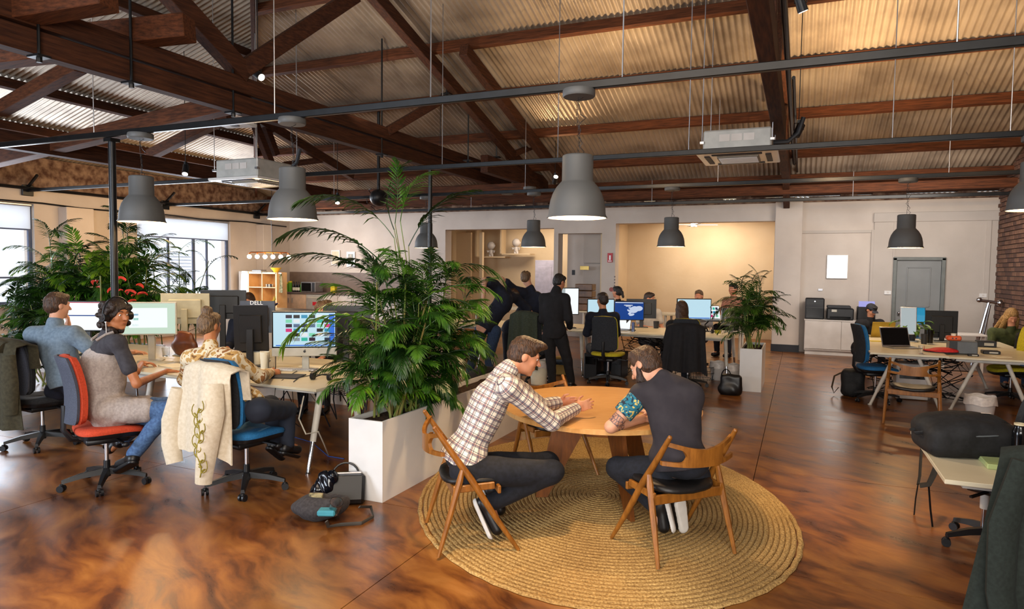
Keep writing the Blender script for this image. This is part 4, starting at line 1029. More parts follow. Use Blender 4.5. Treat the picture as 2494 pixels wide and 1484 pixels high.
def pendant(label, x, y, z=2.19, zc=3.2, lit=None, tilt=0, sc=1.0):
    t = thing('pendant_lamp', label, 'lamp', (x, y, z))
    pr = [(.243, 0), (.244, .006), (.234, .03), (.231, .08), (.221, .14), (.201, .20), (.172, .25), (.142, .285), (.128, .30), (.127, .495), (.124, .506), (.112, .512), (.02, .512)]
    inn = [(.001, .50), (.11, .50), (.12, .49), (.12, .295), (.136, .278), (.166, .243), (.195, .195), (.215, .137), (.225, .078), (.228, .03), (.238, .004)]
    q = MB(); q.lathe(pr, n=48, open_=True); o = q.build('shade', M_lampgrey, t, smooth=True, angle=50)
    q = MB(); q.lathe(inn, n=48, open_=True); q.build('shade_lining', M_lampwhite, t, smooth=True, angle=50)
    q = MB(); q.lathe([(.240, -.002), (.247, .0), (.247, .008), (.241, .010)], n=48, close=True); q.build('rim', M_lampgrey, t, smooth=True)
    q = MB(); q.ell((0, 0, .23), (.04, .04, .05)); q.build('bulb', mat('lit bulb', '#ffe8c0', .4, emit='#ffdca0', es=14), t, smooth=True)
    q = MB(); q.cyl((0, 0, .25), (0, 0, .49), .025); q.build('lamp_holder', M_black, t)
    H = zc - z
    q = MB(); q.lathe([(.02, H - .06), (.125, H - .06), (.133, H - .05), (.133, H - .01), (.128, H), (.02, H)], n=40); q.build('canopy', M_lampgrey, t, smooth=True, angle=50)
    q = MB(); n = int((H - .575) / .033)
    for i in range(n):
        zz = .515 + i * .033; r_ = i % 2; d = (.008, 0) if r_ else (0, .008); sw = .012 * math.sin(i * .5)
        q.tube([(d[0] * c + sw, d[1] * c, zz + .02 + .024 * s_) for c, s_ in ((0, -1), (1, -.7), (1, .7), (0, 1), (-1, .7), (-1, -.7), (0, -1))], .0016, 4)
    q.build('chain', M_black, t)
    q = MB(); q.tube([(.02 + .02 * math.sin(i * .9) + .02 * math.sin(i * 2.3), .02 * math.cos(i * 1.3), .505 + (H - .565) * i / 14) for i in range(15)], .0028, 5); q.build('flex', M_black, t)
    if lit:
        l = light('pendant bulb light', 'POINT', (x, y, z + .11), lit * 1.3, WARM, size=.05)
    return t
PB = pendant('large grey dome pendant hanging over the oak table', ony(1405, 531, 5.3).x, 5.3, ony(1405, 531, 5.3).z, zc=3.25, lit=80)
pendant('grey dome pendant over the left desks, left of the big palm', ony(713, 535, 5.3).x, 5.3, ony(713, 535, 5.3).z, zc=3.25, lit=45)
pendant('leftmost grey dome pendant, hanging just right of the black post', ony(346, 541, 5.3).x, 5.3, ony(346, 541, 5.3).z, zc=3.25, lit=45)
for px, py, lab, L in ((1299, 602, 'small distant grey pendant between the alcoves above the leaning men', 40), (1634, 601, 'distant grey pendant in front of the warm lit alcove', 40), (2205, 604, 'grey pendant hanging in front of the grey door', 40), (1038, 604, 'distant grey pendant half hidden by the top of the big palm', 25), (2516, 512, 'grey pendant cut off by the right edge before the brick wall', 20)):
    c = onz(px, py, 2.19); sc = {1299: 11.95, 1634: 11.95, 2205: 11.95, 1038: 11.95, 2516: 8.72}[px]
    c = ray(px, py) ; c = Vector(c * (sc / c[1])) + Vector((0, 0, CAM_H)); pendant(lab, c.x, c.y, c.z - .0, zc=3.25, lit=L)
for px, py, D, lab in ((1290, 462, 13.5, 'small grey canopy of a hidden lamp right of the far tie beam'), (1236, 474, 14.5, 'smaller grey canopy of a hidden lamp farther left')):
    c = ond(px, py, D); one('ceiling_rose', MB().lathe([(.02, 0), (.13, 0), (.13, .05), (.02, .05)], n=24), M_lampgrey, lab, 'canopy', loc=c, smooth=True)
# cassette air conditioners
def cassette(label, c, rz=0):
    t = thing('air_conditioner', label, 'air conditioner', c, rz)
    q = MB(); q.box((0, 0, .17), (.84, .84, .28), b=.02); q.build('body', mat('galvanised white', '#b9b9b4', .5, c2='#aaaaa6'), t)
    q = MB(); q.box((0, 0, .01), (1.0, 1.0, .04), b=.015); pn = q.build('panel', M_whitegloss, t)
    q = MB(); q.box((0, 0, -.018), (.52, .52, .02), b=.004); q.build('intake_grille', mat('grille beige', '#a9a494', .6), pn)
    for i in range(9):
        q = MB(); q.box((0, -.21 + i * .0525, -.032), (.48, .012, .012)); q.build('grille_bar', M_whitegloss, pn)
    for a in range(4):
        R = Matrix.Rotation(a * PI / 2, 3, 'Z'); q = MB(); q.box(R @ Vector((0, .38, -.014)), (.62, .07, .012), R=R, b=.004); q.build('air_flap', M_darkgrey, pn)
    for sx in (-1, 1):
        for sy in (-1, 1):
            q = MB(); q.cyl((sx * .43, sy * .43, .15), (sx * .43, sy * .43, min(zb(c[1]), zl(c[0])) - c[2] - .02), .006, n=6); q.box((sx * .43, sy * .43, .15), (.05, .05, .03)); q.build('hanging_rod', M_alu, t)
    q = MB()
    for i in range(3): q.box((-.15 + i * .15, -.424, .2), (.13, .006, .09))
    q.build('service_label', M_white, t); q = MB(); q.tube([(.42, .1, .2), (.6, .1, .2), (.72, .1, .3), (.78, .1, .5)], .03, 8); q.build('drain_pipe', M_darkgrey, t, smooth=True); return t
cassette('white ceiling cassette air conditioner hung left of the right truss', ond(1800, 385, 9.0))
cassette('white ceiling cassette air conditioner behind the rail at the left', ond(625, 445, 10.6))
# spotlights
def spot(label, c, aim, e=0, col=WARM, sz=.5):
    t = thing('spotlight', label, 'spotlight', c); d = Vector(aim).normalized(); q = MB(); q.cyl(-d * .09, d * .09, .05, .055, 16); q.build('housing', M_black, t, smooth=True, angle=40)
    q = MB(); q.cyl(d * .088, d * .094, .045, n=16); q.build('lens', mat('lit lens', '#fff0d0', .4, emit='#fff0d8', es=12), t)
    q = MB(); q.tube([(-.06, 0, 0), (-.06, 0, .1), (.06, 0, .1), (.06, 0, 0)], .006, 5); q.box((0, 0, .12), (.04, .04, .04)); q.cyl((0, 0, .12), (0, 0, max(.14, min(zb(c[1]), zl(c[0])) - c[2] - .02)), .006, n=6); q.build('yoke', M_black, t)
    if e: light('spot lamp', 'SPOT', Vector(c) + d * .12, e, col, Vector(c) + d * 3, .04, spot=math.radians(75), blend=.8)
spot('black spotlight on the big tie beam, shining right', ond(628, 182, 9.0), (.55, -.1, -.35), 130)
spot('black spotlight on the big tie beam farther along', ond(1072, 374, 13.0), (.5, -.2, .5), 90)
spot('small spotlight at the far left under the roof', ond(452, 414, 11.5), (.3, -.4, -.8), 60)
spot('small spotlight left of the palm top', ond(822, 486, 14.0), (.3, -.4, -.8), 50)
spot('spotlight below the large pendant canopy, at end of beam', ond(1352, 438, 14.0), (.3, -.5, .4), 60)
spot('black spotlight clamped to the right truss', ond(1945, 318, 9.2), (.35, .25, .9), 130)
spot('black spotlight at the top edge beside the right truss', ond(1950, 8, 7.2), (.3, .3, -.9), 0)
light('roof uplight', 'SPOT', (.4, 10.2, 3.4), 330, WARM, (1.0, 11.5, 5), .05, spot=2.4, blend=.9)
light('roof uplight', 'SPOT', (-2.6, 9.6, 3.4), 290, WARM, (-2.6, 10.8, 5), .05, spot=2.4, blend=.9)
light('roof uplight', 'SPOT', (-6.0, 8.3, 3.9), 70, SOFT, (-5.6, 9.6, 6), .05, spot=2.4, blend=.9)
light('roof uplight', 'SPOT', (2.6, 9.2, 3.4), 260, WARM, (3.0, 10.2, 5), .05, spot=2.4, blend=.9)
light('floor spot', 'SPOT', (-1.4, 3.2, 3.4), 300, WARM, (-1.55, 3.55, 0), .08, spot=.75, blend=.9)
light('floor spot', 'SPOT', (-2.9, 2.4, 3.3), 260, WARM, (-3.4, 2.8, 0), .08, spot=.6, blend=.9)
light('floor spot', 'SPOT', (.9, 5.6, 3.3), 240, WARM, (.55, 5.6, 0), .08, spot=.7, blend=.9)
# fan / projector cluster under the far roof
fn = thing('industrial_fan', 'dark round industrial fan under the far roof behind the palm top', 'fan', ond(922, 482, 13.5)); q = MB(); q.ell((0, 0, 0), (.17, .2, .17), 14, 10); q.build('motor', M_black, fn, smooth=True)
q = MB(); q.cyl((0, 0, .1), (0, 0, min(zb(fn.location.y), zl(fn.location.x)) - fn.location.z), .03); q.build('mount', M_black, fn)
for i in range(6):
    q = MB(); a = i * PI / 3; q.tube([(.2 * math.cos(a + .0), -.12, .2 * math.sin(a)), (.26 * math.cos(a + .4), -.05, .26 * math.sin(a + .4)), (.22 * math.cos(a + .8), .1, .22 * math.sin(a + .8))], .008, 5); q.build('guard_bar', M_black, fn)
jb = thing('junction_box', 'pale flat junction box beside the rail at upper left', 'box', ond(572, 302, 8.2), .2); q = MB(); q.box((0, 0, 0), (.42, .3, .04), b=.008); q.build('cover', mat('pale plastic', '#cfd6da', .4), jb); q = MB(); q.cyl((0, 0, -.025), (0, 0, -.02), .06); q.build('speaker_mesh', M_darkgrey, jb)
# multi bulb chandelier over the kitchen
c0 = ond(655, 618, 17.0); ch = thing('chandelier', 'row of glowing bare bulbs on a copper bar above the kitchen shelf', 'lamp', c0, .4)
q = MB(); q.cyl((-.46, 0, .03), (.46, 0, .03), .018, n=8); q.bar((-.46, 0, .03), (-.52, 0, -.04), .03, .03); q.bar((.46, 0, .03), (.52, 0, -.04), .03, .03); q.build('bar', mat('copper', '#7a4a28', .35, .8), ch)
for i in range(6):
    x = -.5 + i * .2; q = MB(); q.ell((x, 0, -.08), .055, 12, 8); b = q.build('bulb', mat('glowing bulb', '#fff0d0', .4, emit='#ffe2b0', es=25), ch, smooth=True)
    q = MB(); q.cyl((x, 0, -.03), (x, 0, .02), .022, n=8); q.build('socket', mat('copper', '#7a4a28'), b)
q = MB(); q.tube([(.07 + .01 * math.sin(i), 0, (min(zb(c0.y), zl(c0.x)) - c0.z) * i / 12 + .03) for i in range(13)], .006, 5); q.build('cord', M_black, ch)
light('chandelier glow', 'POINT', c0 + Vector((0, -.1, -.15)), 70, WARM, size=.3)
# ================================================================ PEOPLE
def D(px, py, d): return ond(px, py, d)
CF = V(CM[:, 1][0], CM[:, 1][1], 0); CF = CF / np.linalg.norm(CF); CR = V(CF[1], -CF[0], 0)   # camera-forward / right on the floor, used only as compass directions
def dirv(r, f, u=0): return nz(CR * r + CF * f + V(0, 0, u))
def plaid():
    s = NT('plaid shirt'); at = s.n('ShaderNodeAttribute', attribute_name='bp'); sp = s.n('ShaderNodeSeparateXYZ'); s.l(at, 'Vector', sp, 0)
    def stripes(ax, per, w, off=0):
        a = s.n('ShaderNodeMath', operation='ADD'); s.l(sp, ax, a, 0); a.inputs[1].default_value = 10 + off
        m = s.n('ShaderNodeMath', operation='MODULO'); s.l(a, 0, m, 0); m.inputs[1].default_value = per
        c = s.n('ShaderNodeMath', operation='LESS_THAN'); s.l(m, 0, c, 0); c.inputs[1].default_value = w; return c
    prev = None; col = (*lin('#dcd4c6'), 1)
    for (ax, per, w, off, c, f) in ((0, .050, .016, 0, '#2a2850', .66), (1, .050, .016, 0, '#2a2850', .66), (0, .050, .004, .028, '#1c1a3c', .85), (1, .050, .004, .028, '#1c1a3c', .85), (0, .050, .003, .038, '#a86a5a', .6), (1, .050, .003, .038, '#a86a5a', .6)):
        st = stripes(ax, per, w, off); ml = s.n('ShaderNodeMath', operation='MULTIPLY'); s.l(st, 0, ml, 0); ml.inputs[1].default_value = f
        mx = s.n('ShaderNodeMix', data_type='RGBA'); s.l(ml, 0, mx, 0)
        if prev: s.l(prev, 2, mx, 6)
        else: mx.inputs[6].default_value = col
        mx.inputs[7].default_value = (*lin(c), 1); prev = mx
    s.l(prev, 2, s.b, 'Base Color'); s.b.inputs['Roughness'].default_value = .85; return s.m
def pattern(name, base, cols, scale, rough=.85, thr=.5, typ='voro'):
    s = NT(name); mp = s.coord(); w_ = s.n('ShaderNodeTexNoise', i_Scale=scale * .5, i_Detail=2.0); s.l(mp, 0, w_, 0)
    n = s.n('ShaderNodeTexVoronoi', i_Scale=scale, feature='DISTANCE_TO_EDGE' if typ == 'edge' else 'F1')
    mx = s.n('ShaderNodeMix', data_type='VECTOR'); mx.inputs[0].default_value = .25; s.l(mp, 0, mx, 4); s.l(w_, 1, mx, 5); s.l(mx, 1, n, 0)
    stops = [(0, cols[0])] + [(i / len(cols), c) for i, c in enumerate(cols) if i] + [(.999, base)]
    r = s.ramp(n, 0, stops, 'CONSTANT'); s.l(r, 0, s.b, 'Base Color'); s.b.inputs['Roughness'].default_value = rough; return s.m
M_plaid = plaid()
M_charc = mat('charcoal t-shirt', '#2f2b30', .9, c2='#252127', ns=10)
# ---- man in plaid shirt (chair A)
d0 = 4.37
JA = dict(pe=D(1130, 1112, d0), ch=D(1190, 985, d0 + .05), ne=D(1237, 903, d0 + .07), hd=D(1277, 868, d0 + .1), hf=dirv(.93, .12, -.33), hu=dirv(.30, .05, .95),
          sR=D(1240, 945, d0 - .13), sL=D(1225, 918, d0 + .25), eR=onz(1343, 1028, .785), eL=onz(1318, 990, .80), wR=onz(1402, 995, .80), wL=onz(1360, 981, .80),
          hdR=dirv(.85, .15, .25), hnR=dirv(-.1, .9, -.3), hdL=dirv(.95, -.05, .15), hnL=dirv(.2, -.9, -.2), cuR=(.55, 0), cuL=(.5, 0),
          hR=D(1135, 1150, d0 - .1), hL=D(1155, 1140, d0 + .12), kR=D(1345, 1150, d0 + .02), kL=D(1335, 1128, d0 + .28), aR=D(1228, 1232, d0 + .0), aL=D(1215, 1200, d0 + .3),
          tR=D(1175, 1262, d0 + .02), tL=D(1172, 1218, d0 + .3))
for S_ in 'RL':
    pass
JA['aR'] = D(1190, 1228, d0); JA['tR'] = D(1215, 1287, d0 - .02); JA['aL'] = D(1205, 1195, d0 + .3); JA['tL'] = D(1222, 1240, d0 + .28)
def hairA(hg, R, s): return h_short(hg, R, s, .014) + [('e', hg(0, .07, .105), (.055 * s, .045 * s, .028 * s), R, .02), ('e', hg(.02, .095, .1), (.03, .03, .02), R, .02)]
person('man in plaid shirt leaning on the oak table with clasped hands', 'person', JA, onz(1140, 1290), 1.0, SK1, .0062, hair=hairA, hair_mat_=HR_brown, top=M_plaid, uv=True, bottom=M_dkjean, shoes=(M_shoe, M_sole), loose=.006, wr=.0045, seed=3)
wt = thing('wristwatch', 'wristwatch on the far wrist of the plaid shirt man', 'watch', onz(1352, 982, .80)); q = MB(); Rw = Matrix.Rotation(PI / 2, 3, 'Y')
q.add([Rw @ Vector(v) for v in MB().lathe([(.033, -.012), (.037, -.012), (.037, .012), (.033, .012)], n=24, close=True).v], MB().lathe([(.033, -.012), (.037, -.012), (.037, .012), (.033, .012)], n=24, close=True).f); q.build('strap', mat('pale strap', '#cfc7b0', .4), wt, smooth=True)
q = MB(); q.cyl((0, -.006, .034), (0, -.006, .043), .017, n=20); q.build('watch_face', M_whitegloss, wt)
# ---- bearded man in grey tee (chair B), seen from behind
d1 = 4.25
M_tattoo = None
def skin_tattoo():
    s = NT('tattooed skin'); mp = s.coord(); n = s.n('ShaderNodeTexVoronoi', i_Scale=45.0, feature='DISTANCE_TO_EDGE'); s.l(mp, 0, n, 0)
    r = s.ramp(n, 0, [(.05, '#4a4048'), (.12, '#a87860')]); s.l(r, 0, s.b, 'Base Color'); s.b.inputs['Roughness'].default_value = .5; return s.m
M_tattoo = skin_tattoo()
JB = dict(pe=D(1655, 1120, d1 + .0), ch=D(1640, 990, d1 + .05), ne=D(1618, 928, d1 + .1), hd=D(1572, 893, d1 + .2), hf=dirv(-.72, .62, -.62), hu=dirv(-.22, .55, .75),
          sL=D(1562, 962, d1 + .13), sR=D(1685, 962, d1 + .02), eL=onz(1488, 1040, .765), eR=onz(1655, 1015, .80), wL=onz(1562, 1022, .765), wR=onz(1590, 1005, .78),
          hdL=dirv(.5, .6, 0), hnL=dirv(.1, .2, -.9), hdR=dirv(-.8, .4, .05), hnR=dirv(0, 0, -1), cuL=(.7, 0), cuR=(.7, 0),
          hL=D(1610, 1150, d1 + .1), hR=D(1690, 1160, d1 + .1), kL=D(1505, 1140, d1 + .3), kR=D(1560, 1150, d1 + .55), aL=D(1600, 1235, d1 + .2), aR=D(1640, 1228, d1 + .3),
          tL=D(1612, 1285, d1 + .18), tR=D(1648, 1275, d1 + .32))
rootB, hgB, HRB, jB = person('bearded man in a charcoal tee with palm print sleeve, seen from behind', 'person', JB, onz(1660, 1290), 1.0, SK3, .0062, hair=lambda hg, R, s: h_short(hg, R, s, .02, -.075) + [('e', hg(0, .03, .11), (.06, .06, .03), R, .02)], hair_mat_=HR_brown,
       top=M_charc, sleeve='none', bottom=M_dkjean, shoes=(M_shoe, M_sole), loose=.01, wr=.0035, seed=9)
g_ = .017
for S_ in 'LR':
    sh, el = jB['s' + S_], jB['e' + S_]; m_ = sh + (el - sh) * .68
    sobj('sleeve', [('c', sh, .058 + g_ - .006, m_, .053 + g_, .0), ('-p', m_ - (el - sh) * .06, el - sh, 0)], .006, pattern('palm print cloth', '#16202c', ['#c9b060', '#1f6a80', '#122232'], 26), rootB, wr=.003, seed=4)
m_ = jB['sL'] + (jB['eL'] - jB['sL']) * .72
sobj('tattoo', [('c', m_, .0452, jB['eL'], .0414, 0), ('c', jB['eL'], .0424, jB['eL'] + (jB['wL'] - jB['eL']) * .25, .039, 0)], .005, M_tattoo, rootB)
sobj('beard', [('e', hgB(0, .045, -.085), (.056, .058, .045), HRB, 0), ('c', hgB(.066, .012, -.02), .018, hgB(.045, .04, -.09), .028, .02), ('c', hgB(-.066, .012, -.02), .018, hgB(-.045, .04, -.09), .028, .02), ('-e', hgB(0, .11, -.045), (.028, .03, .014), HRB, .01)], .005, HR_dark, rootB, wr=.002, wf=100)
# ---- woman with headphones on the orange chair
d2 = 5.42
M_pinaf = mat('oatmeal jersey', '#a89e98', .95, c2='#948a86', ns=60); M_gtee = mat('dark grey tee', '#3b3a40', .9, c2='#302f35', ns=30)
JW = dict(pe=D(255, 985, d2), ch=D(250, 880, d2), ne=D(262, 815, d2 + .02), hd=D(284, 768, d2 + .02), hf=dirv(.93, -.38, -.04), hu=dirv(.0, 0, 1),
          sR=D(285, 835, d2 - .14), sL=D(255, 832, d2 + .2), eR=D(333, 935, d2 - .12), eL=D(330, 905, d2 + .25), wR=onz(405, 905, .74), wL=onz(345, 885, .77), hdR=dirv(.9, .3), hnR=dirv(0, 0, -1), hdL=dirv(.9, .2), hnL=dirv(0, 0, -1), cuR=(.5, 0), cuL=(.6, 0),
          hR=D(265, 1000, d2 - .09), hL=D(275, 995, d2 + .1), kR=D(408, 1000, d2 - .03), kL=D(400, 990, d2 + .16), aR=D(322, 1112, d2 - .05), aL=D(292, 1075, d2 + .2), tR=D(292, 1128, d2 - .0), tL=D(268, 1098, d2 + .2))
rootW, hgW, HRW, jW = person('smiling woman with headphones and curly dark hair in grey pinafore', 'person', JW, onz(250, 1180), .96, SK2, .0066, fem=True, hair=h_curly, hair_mat_=HR_dark, top=M_gtee, sleeve='short', bottom=M_jeanl, shoes=(M_shoe, M_shoe), seed=11)
up_ = nz(jW['ne'] - jW['pe'])
pf = [('e', jW['ch'] - up_ * .04, (.182, .15, .175), None, .05), ('e', (jW['pe'] + jW['ch']) / 2, (.165, .15, .16), None, .06), ('c', jW['pe'] - up_ * .02, .15, jW['pe'] - up_ * .07 + nz(jW['kR'] - jW['hR']) * .06, .165, .06)]
for S_ in 'LR':
    pf.append(('c', jW['h' + S_], .115, jW['h' + S_] + (jW['k' + S_] - jW['h' + S_]) * .62, .095, .04))
    pf.append(('c', jW['s' + S_] * .62 + jW['ne'] * .38, .05, jW['ch'] + (jW['s' + S_] - jW['ch']) * .3, .075, .02))
pf.append(('-p', jW['ch'] + up_ * .14, up_, .02)); pf.append(('-e', jW['sR'] - up_ * .05, (.085, .085, .11), None, .01)); pf.append(('-e', jW['sL'] - up_ * .05, (.085, .085, .11), None, .01))
sobj('pinafore', pf, .0068, M_pinaf, rootW, wr=.006, wf=30, seed=8)
for S_ in 'LR':
    q = MB(); a, b = jW['s' + S_] * .62 + jW['ne'] * .38 + up_ * .058, jW['ch'] + up_ * .10 + (jW['s' + S_] - jW['ch']) * .45 - nz(np.cross(jW['sR'] - jW['sL'], up_)) * -.09
    q.tube([a - V(*(CF * 0)) , (a + b) / 2 + (a - jW['ch']) * .05, b], .018, 6, flat=.6); q.build('strap', M_pinaf, rootW, smooth=True)
# headphones
hp = thing('headphones', 'black headphones with silver ear discs worn by the curly haired woman', 'headphones', Vector(hgW(0, 0, 0)) + rootW.location)
Rw_ = Matrix(HRW.tolist())
q = MB(); q.tube([Rw_ @ Vector((.122 * math.cos(a), .0, .0 + .15 * math.sin(a))) for a in [PI * i / 16 for i in range(17)]], .007, 8); q.build('headband', M_black, hp, smooth=True)
for sx in (-1, 1):
    q = MB(); q.cyl(Rw_ @ Vector((sx * .085, -.0, -.01)), Rw_ @ Vector((sx * .128, -.0, -.01)), .036, n=20); q.build('ear_cup', M_black, hp, smooth=True)
    q = MB(); q.cyl(Rw_ @ Vector((sx * .128, -.0, -.01)), Rw_ @ Vector((sx * .132, -.0, -.01)), .022, n=20); q.build('silver_disc', M_chrome, hp)
q = MB(); q.tube([Rw_ @ Vector((.11, .02, -.05 - .05 * i)) + Vector((.01 * math.sin(i), 0, 0)) for i in range(6)], .003, 5); q.build('cable', M_whitegloss, hp)
# ---- woman with bun
d3 = 5.5
M_pais = pattern('paisley cloth', '#8a6a42', ['#6e4a22', '#b08a50', '#d2c4a8', '#8a5a30'], 16)
JN = dict(pe=D(590, 985, d3 - .30), ch=D(532, 900, d3 - .12), ne=D(513, 845, d3 - .04), hd=D(510, 795, d3 + .03), hf=dirv(.28, .9, -.15), hu=dirv(0, .1, 1),
          sL=D(465, 872, d3 - .02), sR=D(572, 876, d3 - .14), eL=D(450, 925, d3 + .1), eR=D(632, 918, d3 - .05), wL=onz(520, 915, .76), wR=onz(660, 908, .765), hdR=dirv(.6, .7, 0), hnR=dirv(-.6, .3, -.6), hdL=dirv(.5, .7), hnL=dirv(0, 0, -1), cuR=(1.1, 0), cuL=(.5, 0),
          hL=D(585, 1000, d3 - .3), hR=D(630, 1000, d3 - .42), kL=D(660, 985, d3 + .1), kR=D(700, 1000, d3 + .0), aL=D(670, 1080, d3 + .15), aR=D(700, 1085, d3 - .0), tL=D(690, 1098, d3 + .25), tR=D(725, 1092, d3 + .1))
person('woman with a hair bun in a paisley blouse drawing at the desk', 'person', JN, onz(620, 1180), .94, SK2, .0066, fem=True, hair=h_bun, hair_mat_=HR_light, top=M_pais, bottom=mat('dark jeans', '#1d2433', .85), shoes=(M_shoe, M_shoe), loose=.008, seed=21, eyes=False)
pn = thing('pen', 'black stylus pen held upright in the right hand of the bun haired woman', 'pen', Vector(onz(671, 893, .80))); q = MB(); q.cyl((0, 0, -.03), (.003, 0, .10), .0045, n=8); q.build('barrel', M_black, pn)
# ---- man in pale blue-grey tee
d4 = 6.45
M_btee = mat('blue grey tee', '#6c7d8c', .9, c2='#5c6c7c', ns=40)
JM = dict(pe=D(165, 925, d4), ch=D(140, 850, d4), ne=D(135, 790, d4 + .02), hd=D(140, 745, d4 + .05), hf=dirv(.5, .85, -.1), hu=dirv(0, 0, 1),
          sL=D(82, 815, d4 + .05), sR=D(182, 815, d4 - .05), eL=D(75, 870, d4 + .25), eR=D(235, 862, d4 + .0), wL=D(150, 880, d4 + .4), wR=onz(325, 858, .76), hdR=dirv(.95, .2, 0), hnR=dirv(0, 0, -1), hdL=dirv(.3, .4, .8), hnL=dirv(-.4, .4, 0), cuR=(.5, 0), cuL=(1, 0),
          hL=D(140, 950, d4 + .05), hR=D(185, 950, d4 - .0), kL=D(190, 940, d4 + .5), kR=D(230, 950, d4 + .4), aL=D(195, 1040, d4 + .5), aR=D(235, 1040, d4 + .4), tL=D(215, 1050, d4 + .65), tR=D(255, 1048, d4 + .5))
JM['eL'] = D(95, 860, d4 + .3); JM['wL'] = D(165, 795, d4 + .28); JM['hdL'] = dirv(.1, 0, 1); JM['hnL'] = dirv(-.6, -.3, 0)
person('short haired man in a blue grey tee at the leftmost desk', 'person', JM, onz(160, 1060), 1.02, SK3, .0075, hair=h_short, hair_mat_=HR_brown, top=M_btee, sleeve='short', bottom=M_navy, shoes=(M_shoe, M_shoe), loose=.01, seed=31, eyes=False)
# ---- standing / leaning men at the middle desk
d5 = 10.75
JL = dict(pe=D(1185, 790, d5), ch=D(1240, 745, d5 + .05), ne=D(1222, 715, d5 + .1), hd=D(1236, 716, d5 + .45), hf=dirv(.7, .6, -.5), hu=dirv(.6, .3, .4),
          sL=D(1205, 695, d5 + .0), sR=D(1255, 725, d5 + .4), eL=D(1180, 682, d5 - .25), wL=D(1175, 728, d5 - .2), eR=D(1300, 770, d5 + .5), wR=onz(1335, 800, .77), hdL=dirv(.3, .1, -.9), hnL=dirv(.6, .3, 0), hdR=dirv(.8, .4), hnR=dirv(0, 0, -1), cuL=(.2, 0), cuR=(.4, 0),
          hL=D(1172, 805, d5 + .05), hR=D(1205, 808, d5 - .02), kL=D(1152, 865, d5 + .05), kR=D(1192, 865, d5 - .0), aL=D(1140, 925, d5 + .1), aR=D(1190, 930, d5), tL=D(1145, 934, d5 + .25), tR=D(1200, 938, d5 + .2))
JL['ne'] = D(1235, 712, d5 + .2); JL['hd'] = D(1247, 722, d5 + .5)
JL['ch'] = D(1225, 738, d5 + .08); JL['wL'] = D(1177, 733, d5 - .17)
person('man bending over the middle desk with hand on hip, navy tee and jeans', 'person', JL, onz(1165, 935), 1.03, SK3, .009, hair=h_short, hair_mat_=HR_brown, top=M_navy, sleeve='short', bottom=M_jean, shoes=(M_shoe, M_shoe), loose=.012, toplen=.04, seed=41, eyes=False)
d5 = 11.05
JL2 = dict(pe=D(1250, 800, d5 + .25), ch=D(1300, 738, d5 + .3), ne=D(1292, 705, d5 + .32), hd=D(1281, 678, d5 + .36), hf=dirv(.35, .9, -.2), hu=dirv(-.05, .1, 1),
           sL=D(1252, 708, d5 + .3), sR=D(1318, 728, d5 + .25), eL=D(1222, 680, d5 + .1), wL=D(1232, 740, d5 + .0), eR=D(1322, 775, d5 + .4), wR=onz(1360, 796, .77), hdL=dirv(.2, .2, -.9), hnL=dirv(.6, .3, 0), hdR=dirv(.8, .4), hnR=dirv(0, 0, -1), cuL=(.3, 0), cuR=(.4, 0),
           hL=D(1238, 815, d5 + .28), hR=D(1268, 815, d5 + .25), kL=D(1238, 880, d5 + .3), kR=D(1262, 880, d5 + .3), aL=D(1240, 925, d5 + .35), aR=D(1262, 925, d5 + .35), tL=D(1244, 930, d5 + .5), tR=D(1268, 930, d5 + .5))
person('man with cropped hair leaning on the middle desk beside the stooping man', 'person', JL2, onz(1250, 930), 1.03, SK3, .009, hair=lambda hg, R, s: h_short(hg, R, s, .004), hair_mat_=HR_light, top=M_navy, sleeve='short', bottom=M_dkjean, shoes=(M_shoe, M_shoe), loose=.012, toplen=.06, seed=42, eyes=False)
d6 = 10.15
JS = dict(pe=D(1350, 805, d6), ch=D(1348, 748, d6), ne=D(1355, 708, d6), hd=D(1362, 688, d6 + .05), hf=dirv(.72, .6, -.35), hu=dirv(.05, .1, 1),
          sL=D(1325, 728, d6 + .08), sR=D(1376, 728, d6 - .03), eL=D(1322, 778, d6 + .05), eR=D(1385, 775, d6 - .05), wL=D(1365, 800, d6 + .28), wR=D(1388, 797, d6 + .2), hdL=dirv(.6, .6), hnL=dirv(0, 0, -1), hdR=dirv(.3, .9), hnR=dirv(-.8, 0, -.3), cuL=(.6, 0), cuR=(.6, 0),
          hL=D(1336, 822, d6 + .02), hR=D(1366, 822, d6), kL=D(1342, 880, d6 + .02), kR=D(1382, 878, d6 + .03), aL=D(1346, 940, d6), aR=D(1392, 932, d6 + .1), tL=D(1342, 946, d6 - .0 + .14), tR=D(1402, 942, d6 + .22))
person('standing man all in black looking down at the middle desk', 'person', JS, onz(1365, 945), 1.0, SK1, .009, hair=h_short, hair_mat_=HR_black, top=M_blk, bottom=M_blk, shoes=(M_shoe, M_shoe), loose=.012, toplen=.06, seed=43, eyes=False)
d7 = 10.75
